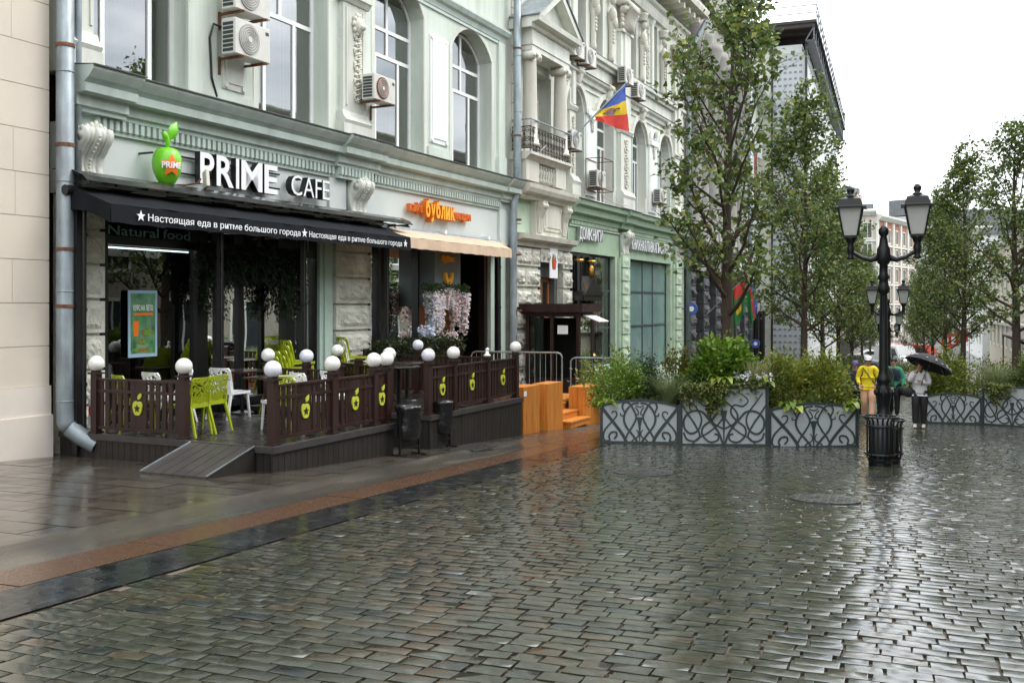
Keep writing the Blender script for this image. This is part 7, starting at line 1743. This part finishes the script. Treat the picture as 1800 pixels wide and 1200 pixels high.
def person(label, loc, face, h, pose, top, bottom, shoes, hair=None, cap=None, sleeve=True):
    # local frame: figure looks along +y, x to its left is negative; joints given for a 1.75 m adult
    T = thing('person', label, 'person', loc, face, None); M = RZ(loc, face) @ Matrix.Scale(h / 1.75, 4)
    P = dict(hip=(0, 0, .95), chest=(0, 0, 1.28), neck=(0, .01, 1.47), lk=(-.10, .04, .52), la=(-.10, 0, .09), rk=(.10, -.02, .50), ra=(.10, -.10, .12), le=(-.24, -.02, 1.15), lh=(-.26, .06, .90), re=(.24, -.02, 1.15), rh=(.26, .06, .90), head=(0, .02, 1.58))
    P.update(pose); V = []; E = []
    def leg(s, k, a, r=1.0, foot=True):
        q = [(s * .095, 0, .90, .085 * r, .09 * r), (k[0], k[1], k[2] + .2, .075 * r), (k[0], k[1], k[2], .056 * r), (k[0] * .5 + a[0] * .5, (k[1] + a[1]) / 2 - .015, (k[2] + a[2]) / 2, .052 * r), (a[0], a[1], a[2], .038 * r)]
        if foot: q += [(a[0], a[1] + .06, a[2] - .045, .038), (a[0], a[1] + .16, a[2] - .055, .030)]
        return q
    def arm(s, e, hnd, r=1.0, rr=0):
        sh = (s * .185, 0, 1.42, .052 * r + rr)
        return [(s * .10, 0, 1.43, .06 * r + rr), sh, ((sh[0] + e[0]) / 2, (sh[1] + e[1]) / 2, (sh[2] + e[2]) / 2, .046 * r + rr), (e[0], e[1], e[2], .039 * r + rr), ((e[0] + hnd[0]) / 2, (e[1] + hnd[1]) / 2, (e[2] + hnd[2]) / 2, .035 * r + rr), (hnd[0], hnd[1], hnd[2], .025 * r + rr)]
    # body: pelvis root, spine, neck, head with nose, legs, arms, palms and fingers
    V.append((0, 0, .95, .135, .10)); n1 = chain(V, E, 0, [(0, 0, 1.10, .125, .085), (0, 0, 1.28, .145, .09), (0, .0, 1.40, .11, .075)])
    n2 = chain(V, E, n1, [(0, .0, 1.49, .050), (P['head'][0] * .6, P['head'][1], P['head'][2] - .02, .066, .078), (P['head'][0], P['head'][1] + .0, P['head'][2] + .07, .074, .092), (P['head'][0], P['head'][1] - .01, P['head'][2] + .145, .052, .062)])
    chain(V, E, 0, leg(-1, P['lk'], P['la'])); chain(V, E, 0, leg(1, P['rk'], P['ra']))
    for s, e, hd in ((-1, P['le'], P['lh']), (1, P['re'], P['rh'])):
        w_ = chain(V, E, n1, arm(s, e, hd)); d = (Vector(hd) - Vector(e)).normalized(); q = Vector(hd); sd = d.cross(Vector((0, 1, .2))).normalized()
        palm = chain(V, E, w_, [tuple(q + d * .05) + (.030, .016)])
        for f, (off, ln) in enumerate(((-.027, .062), (-.009, .075), (.009, .070), (.026, .054))):
            chain(V, E, palm, [tuple(q + d * .085 + sd * off) + (.0085,), tuple(q + d * (.085 + ln * .5) + sd * off + Vector((0, .010, 0))) + (.008,), tuple(q + d * (.085 + ln * .9) + sd * off * .9 + Vector((0, .028, 0))) + (.0065,)])
        chain(V, E, w_, [tuple(q + d * .035 - sd * s * .034 + Vector((0, .012, 0))) + (.011,), tuple(q + d * .070 - sd * s * .045 + Vector((0, .024, 0))) + (.009,)])
    skin('body', V, E, M_skin, T, M)
    hx, hy, hz = P['head']
    f = MB(M); f.s = True
    for s in (-1, 1): f.ball((hx + s * .034, hy + .086, hz + .065), .012, 8, 6)
    f.build('eyes', mat('eye_dark', (.02, .015, .012), .2), T)
    f = MB(M); f.s = True; f.ball((hx, hy + .098, hz + .035), (.014, .018, .024), 8, 6)
    for s in (-1, 1): f.ball((hx + s * .078, hy, hz + .045), (.012, .022, .032), 8, 6)
    f.build('nose_and_ears', M_skin, T); f = MB(M); f.ball((hx, hy + .085, hz - .008), (.026, .010, .007), 8, 5); f.build('mouth', mat('lips', (.35, .10, .09), .5), T)
    # clothes
    V2 = [(0, 0, 1.02, .180, .145)]; E2 = []; n1 = chain(V2, E2, 0, [(0, 0, 1.14, .170, .132), (0, 0, 1.28, .178, .13), (0, .0, 1.40, .135, .10), (0, .0, 1.465, .070, .066)])
    low = chain(V2, E2, 0, [(0, 0, .93, .188, .155), (0, 0, .85, .192, .158)])
    for s, e, hd in ((-1, P['le'], P['lh']), (1, P['re'], P['rh'])): chain(V2, E2, 3, arm(s, e, tuple(Vector(e).lerp(Vector(hd), .94)), 1.38, .012))
    skin('jacket', V2, E2, top, T, M)
    V3 = [(0, 0, .93, .140, .105)]; E3 = []
    for s, k, a in ((-1, P['lk'], P['la']), (1, P['rk'], P['ra'])): chain(V3, E3, 0, [(v[0], v[1], v[2], v[3] * 1.32 + .014) for v in leg(s, k, (a[0], a[1], a[2] + .01), 1.0, False)])
    skin('trousers', V3, E3, bottom, T, M)
    for a in (P['la'], P['ra']):
        k = MB(M); k.s = True; k.ball((a[0], a[1] + .075, a[2] - .045), (.048, .135, .048), 12, 8); k.ball((a[0], a[1] - .0, a[2] - .01), (.045, .06, .055), 10, 7); k.build('shoe', shoes, T)
    if hair:
        k = MB(M); k.s = True; k.ball((hx, hy - .022, hz + .085), (.094, .100, .098), 14, 9)
        if hair == 'long': k.ball((hx, hy - .055, hz - .02), (.088, .055, .14), 12, 8); k.ball((hx + .05, hy + .02, hz - .10), (.035, .04, .12), 9, 7); k.ball((hx - .05, hy + .02, hz - .10), (.035, .04, .12), 9, 7)
        k.build('hair', M_hair, T)
    if cap:
        k = MB(M); k.s = True; k.lathe([(.102, 0), (.104, .04), (.090, .085), (.055, .115), (.004, .125)], (hx, hy - .004, hz + .085), 18); k.ball((hx, hy + .115, hz + .088), (.080, .075, .012), 14, 6); k.build('cap', cap, T)
    return T, M
def gpt(u, d): r_ = ray(u, 600); x, y = r_[0] * d, r_[1] * d; return (x, y, gz(y))
# man in yellow
yl = gpt(1526, 27.2); fy = R(180 + 2)
T, M = person('person in a yellow jacket, white cap and peach trousers walking towards the lamp', yl, fy, 1.78, dict(lk=(-.10, .10, .53), la=(-.09, .17, .09), rk=(.10, .03, .50), ra=(.10, -.16, .14), le=(-.27, -.04, 1.16), lh=(-.31, .03, .90), re=(.27, -.04, 1.16), rh=(.22, .12, .98), head=(0, .035, 1.565)), M_yelj, M_peach, M_tan2, hair='short', cap=M_capw)
k = MB(M); k.tube([(.14, .10, 1.45), (.02, .135, 1.28), (-.14, .125, 1.06), (-.17, 0, 1.0)], .012, 5); k.build('crossbody_strap', M_blkc, T)
k = MB(M); k.box(-.004, .004, .118, .134, .92, 1.42); k.build('zip', M_galv, T)
UB = thing('folded_umbrella', 'dark folded umbrella held low by the person in yellow', 'umbrella', tuple(M @ Vector((-.33, .06, .4))), 0)
k = MB(M); k.s = True; k.lathe([(.012, 0), (.05, .1), (.075, .32), (.06, .46), (.02, .5), (.01, .62)], (-.33, .05, .30), 10); k.build('furled_cloth', M_navy, UB)
# two walkers behind the post
T, M = person('person with brown hair in a dark green jacket, half hidden by the lamp post', gpt(1552, 28.6), R(176), 1.76, dict(lk=(-.10, .06, .52), la=(-.10, .02, .09), head=(-.01, .03, 1.57)), M_olv, M_blkc, M_blkc, hair='short')
BK = thing('backpack', 'black backpack on the half hidden walker behind the lamp post', 'backpack', tuple(M @ Vector((0, -.2, 1.2))), 0)
k = MB(M); k.s = True; k.ball((0, -.2, 1.22), (.16, .11, .24), 12, 8); k.build('bag', M_blkc, BK)
for s in (-1, 1):
    k = MB(M); k.tube([(s * .12, -.12, 1.44), (s * .13, .05, 1.49), (s * .12, .14, 1.36), (s * .13, .12, 1.15)], .022, 5); k.build('shoulder_strap', M_blkc, BK)
T, M = person('person in a dark navy top and teal hood right behind the lamp post', gpt(1571, 29.4), R(172), 1.76, dict(lk=(-.11, .12, .53), la=(-.11, .16, .09), rk=(.10, 0, .50), ra=(.10, -.15, .13), lh=(-.27, .12, .90), le=(-.27, 0, 1.14)), M_tgr, M_blkc, M_blkc, hair='short')
k = MB(M); k.s = True; k.ball((-.02, .105, 1.24), (.17, .05, .22), 12, 8); k.build('dark_vest', M_navy, T)
SB = thing('shoulder_bag', 'black bag held at hip height beside the lamp post', 'bag', tuple(M @ Vector((-.28, .14, .8))), 0)
k = MB(M); k.s = True; k.ball((-.28, .14, .80), (.17, .11, .14), 12, 8); k.tube([(-.40, .14, .86), (-.3, .13, 1.0), (-.18, .14, .86)], .012, 5); k.build('bag', M_blkc, SB)
T, M = person('person in a purple hat almost hidden behind the olive shrubs', gpt(1503, 28.4), R(180), 1.62, dict(), M_navy, M_blkc, M_blkc, hair='short', cap=cl('purple_hat_cloth', (.16, .10, .30)))
# woman with umbrella
wl = gpt(1619, 25.2); wl = tuple(ground(1617, 752)); fw = R(180 - 4)
T, M = person('person in a pale sweater and black ripped trousers under a black umbrella', wl, fw, 1.66, dict(lk=(-.10, .06, .52), la=(-.09, .02, .09), rk=(.10, .12, .53), ra=(.11, .14, .10), le=(-.24, .04, 1.16), lh=(-.06, .20, 1.22), re=(.25, .05, 1.20), rh=(.10, .13, 1.46), head=(.02, .03, 1.575)), M_gsw, M_blkc, M_shoew, hair='long')
k = MB(M); k.s = True; k.ball((.10, .185, .53), (.045, .012, .035), 8, 5); k.build('bare_knee', M_skin, T)
HB = thing('handbag', 'black shoulder bag hanging at the hip of the person under the umbrella', 'bag', tuple(M @ Vector((.27, .05, .9))), 0)
k = MB(M); k.s = True; k.ball((.27, .06, .93), (.15, .09, .13), 12, 8); k.build('bag', M_blkc, HB); k = MB(M); k.tube([(.27, .06, 1.02), (.22, .10, 1.3), (.15, .06, 1.47), (.16, -.08, 1.3), (.27, .0, 1.0)], .010, 5); k.build('bag_strap', M_blkc, HB)
UM = thing('umbrella', 'open black umbrella with pale edge pattern tilted over a walking person', 'umbrella', tuple(M @ Vector((-.1, .15, 1.2))), 0)
Mu = M @ Matrix.Translation((-.20, -.06, 1.62)) @ Matrix.Rotation(R(-20), 4, 'Y') @ Matrix.Rotation(R(16), 4, 'X')
k = MB(Mu); k.s = True; vs = []; n = 16
for i in range(7):
    t = i / 6; a_ = t * R(64)
    for j in range(n): ang = 2 * math.pi * j / n; sc = .62 * math.sin(a_) / math.sin(R(64)) * (1 if j % 2 == 0 else 1 - .06 * t); vs.append((sc * math.cos(ang), sc * math.sin(ang), .30 * (math.cos(a_) - math.cos(R(64))) / (1 - math.cos(R(64))) - (.0 if j % 2 == 0 else -.012 * t)))
k.add(vs, [(i * n + j, i * n + (j + 1) % n, (i + 1) * n + (j + 1) % n, (i + 1) * n + j) for i in range(6) for j in range(n)]); k.build('canopy', M_blkc, UM)
k = MB(Mu)
for j in range(8):
    a_ = 2 * math.pi * j / 8; k.tube([(0, 0, .28), (.35 * math.cos(a_), .35 * math.sin(a_), .20), (.62 * math.cos(a_), .62 * math.sin(a_), 0)], .005, 4)
k.build('ribs', M_galv, UM)
k = MB(Mu)
for j in range(26): a_ = rnd.random() * 6.28; r_ = .50 + .08 * rnd.random(); z = .12 - (r_ - .5) * 1.0; k.ball((r_ * math.cos(a_), r_ * math.sin(a_), z + .02), (.028, .02, .012), 6, 4)
k.build('edge_pattern', M_capw, UM)
k = MB(); k.tube([Mu @ Vector((0, 0, .33)), Mu @ Vector((0, 0, 0)), M @ Vector((-.07, .22, 1.26)), M @ Vector((-.05, .24, 1.12))], .008, 6); k.build('shaft', M_blk, UM)
# distant walkers, a few pixels tall each
for i, (u, d, c1, lab) in enumerate(((1650, 92, M_blkc, 'small distant walker in black between the right trees'), (1664, 88, M_navy, 'small distant walker in navy by the red banners'), (1572, 96, M_olv, 'small distant walker in the middle of the far street'), (1585, 104, M_blkc, 'smallest distant walker near the parked vans'))):
    person(lab, gpt(u, d), R(170 + i * 25), 1.75, dict(lk=(-.1, .08, .52), la=(-.1, .1, .09)), c1, M_blkc, M_blkc, hair='short')
# ------------------------------------------------------------------ vehicles at the far end
def vehicle(name, label, cat, loc, rz, L_, W_, prof, win, m, wheels, stripe=None):
    T = thing(name, label, cat, loc, rz, None); M = RZ(loc, rz)
    k = MB(M); k.prism(prof, -W_ / 2, W_ / 2, 'y'); k.build('body', m, T, bevel=.08)
    for q in win:
        for s in (-1, 1):
            k = MB(M); k.prism(q, s * (W_ / 2 + .002), s * (W_ / 2 + .012), 'y'); k.build('side_window', M_dkw, T)
    x = max(p[0] for p in prof)
    fw = [p for p in prof if p[1] > .9]
    k = MB(M); a = max(fw, key=lambda p: p[0]); b = max([p for p in prof if p[1] > prof_top(prof) - .05], key=lambda p: p[0])
    k.add([(a[0] * .5 + b[0] * .5 + (a[0] - b[0]) * .42 + .02, -W_ * .42, a[1] + (b[1] - a[1]) * .12), (a[0] * .5 + b[0] * .5 + (a[0] - b[0]) * .42 + .02, W_ * .42, a[1] + (b[1] - a[1]) * .12), (b[0] + .06, W_ * .40, b[1] - .12), (b[0] + .06, -W_ * .40, b[1] - .12)], [(0, 1, 2, 3)]); k.build('windscreen', M_dkw, T)
    for s in (-1, 1):
        k = MB(M); k.ball((x - .04, s * W_ * .36, .72), (.06, .16, .09), 8, 6); k.build('headlight', M_globe, T)
        for wx in wheels:
            k = MB(M); k.tube([(wx, s * (W_ / 2 - .2), .33), (wx, s * (W_ / 2 + .01), .33)], .33, 16); wo = k.build('wheel', M_blk, T); k = MB(M); k.tube([(wx, s * (W_ / 2), .33), (wx, s * (W_ / 2 + .02), .33)], .2, 12); k.build('rim', M_galv, wo)
    if stripe:
        for s in (-1, 1): k = MB(M); k.prism(stripe[0], s * (W_ / 2 + .001), s * (W_ / 2 + .006), 'y'); k.build('yellow_stripe', stripe[1], T)
    return T
def prof_top(p): return max(q[1] for q in p)
VAN = [(-2.7, .35), (2.7, .35), (2.75, .85), (2.55, 1.05), (1.75, 1.35), (1.2, 2.25), (-2.6, 2.35), (-2.75, 2.2)]
CAR = [(-2.1, .3), (2.1, .3), (2.15, .7), (1.95, .85), (.95, .95), (.35, 1.42), (-1.1, 1.45), (-1.9, 1.0), (-2.15, .9)]
CW = [[(-1.55, .98), (-1.0, 1.35), (-.35, 1.35), (-.35, .98)], [(-.28, .98), (-.28, 1.35), (.3, 1.33), (.75, .98)]]
M_vred = mat('red_van_paint', (.60, .025, .015), .25, .04, coat=.5); M_vyel = mat('yellow_van_paint', (.75, .45, .02), .3, .04); M_vwh = mat('white_van_paint', (.70, .72, .73), .25, .04, coat=.5); M_vgr = mat('silver_car_paint', (.36, .38, .40), .25, .05, metal=.4, coat=.5)
vehicle('red_van', 'red and yellow van crossing the far end of the street', 'van', gpt(1612, 100), R(-25), 5.4, 2.1, VAN, [[(.55, 1.35), (.55, 2.0), (1.15, 2.0), (1.6, 1.35)]], M_vred, (-1.7, 1.8), ([(-2.6, .45), (1.0, .45), (-.2, 1.15), (-2.7, 1.15)], M_vyel))
vehicle('white_van', 'white van parked left of the red one at the far end', 'van', gpt(1578, 97), R(-60), 5.4, 2.0, VAN, [[(.55, 1.35), (.55, 2.0), (1.15, 2.0), (1.6, 1.35)]], M_vwh, (-1.7, 1.8))
vehicle('silver_car', 'silver car glimpsed between the left trees', 'car', gpt(1515, 96), R(-10), 4.3, 1.8, CAR, CW, M_vgr, (-1.35, 1.3))
vehicle('white_car', 'white car at the far end of the street beside the lamp row', 'car', gpt(1543, 106), R(5), 4.3, 1.8, CAR, CW, M_vwh, (-1.35, 1.3))
# banners, canopy and low awning on the right-hand side
for i, (u, d, v, lab) in enumerate(((1664, 86, 600, 'red and white banner on the right, left of the pair'), (1676, 84, 598, 'red and white banner on the right, right of the pair'), (1692, 80, 594, 'plain red flag hanging near the right-hand trees'))):
    c = atd(u, v, d); T = thing('red_banner', lab, 'banner', (c.x, c.y, gz(c.y)), 0, 'red banners along the right side')
    k = MB(); k.tube([(c.x + .5, c.y, gz(c.y)), (c.x + .5, c.y, c.z + .9)], .03, 5); k.build('banner_pole', M_galv, T)
    k = MB(); k.grid(lambda a, b: (c.x - .4 + a * .8, c.y + .06 * math.sin(a * 6 + b * 3), c.z - .5 + b * 1.1 + (.2 * a if i == 2 else 0)), 8, 6); k.build('banner_cloth', M_fr, T)
    if i < 2:
        k = MB(); k.box(c.x - .16, c.x + .16, c.y - .09, c.y - .08, c.z - .3, c.z + .3); k.build('white_mark', M_letw, T)
T = thing('brown_awning', 'brown framed awning on the yellow house at the right edge', 'awning', (9.0, 74, gz(74) + 2.4), 0)
k = MB(); k.prism([(10.2, 1.5), (7.4, .5), (7.4, .4), (10.2, 1.4)], 66, 79, 'y', Matrix.Translation((0, 0, -1.0))); k.build('canopy', mat('brown_awning_cloth', (.10, .06, .04), .6, .1), T)
k = MB()
for y in (66.2, 72.5, 78.8): k.tube([(7.45, y, -.6), (10.1, y, -.6)], .05, 5); k.tube([(7.45, y, -.6), (10.1, y, -1.8)], .05, 5); k.tube([(7.45, y, gz(y)), (7.45, y, -.6)], .05, 5)
k.build('awning_frame', M_blk, T)
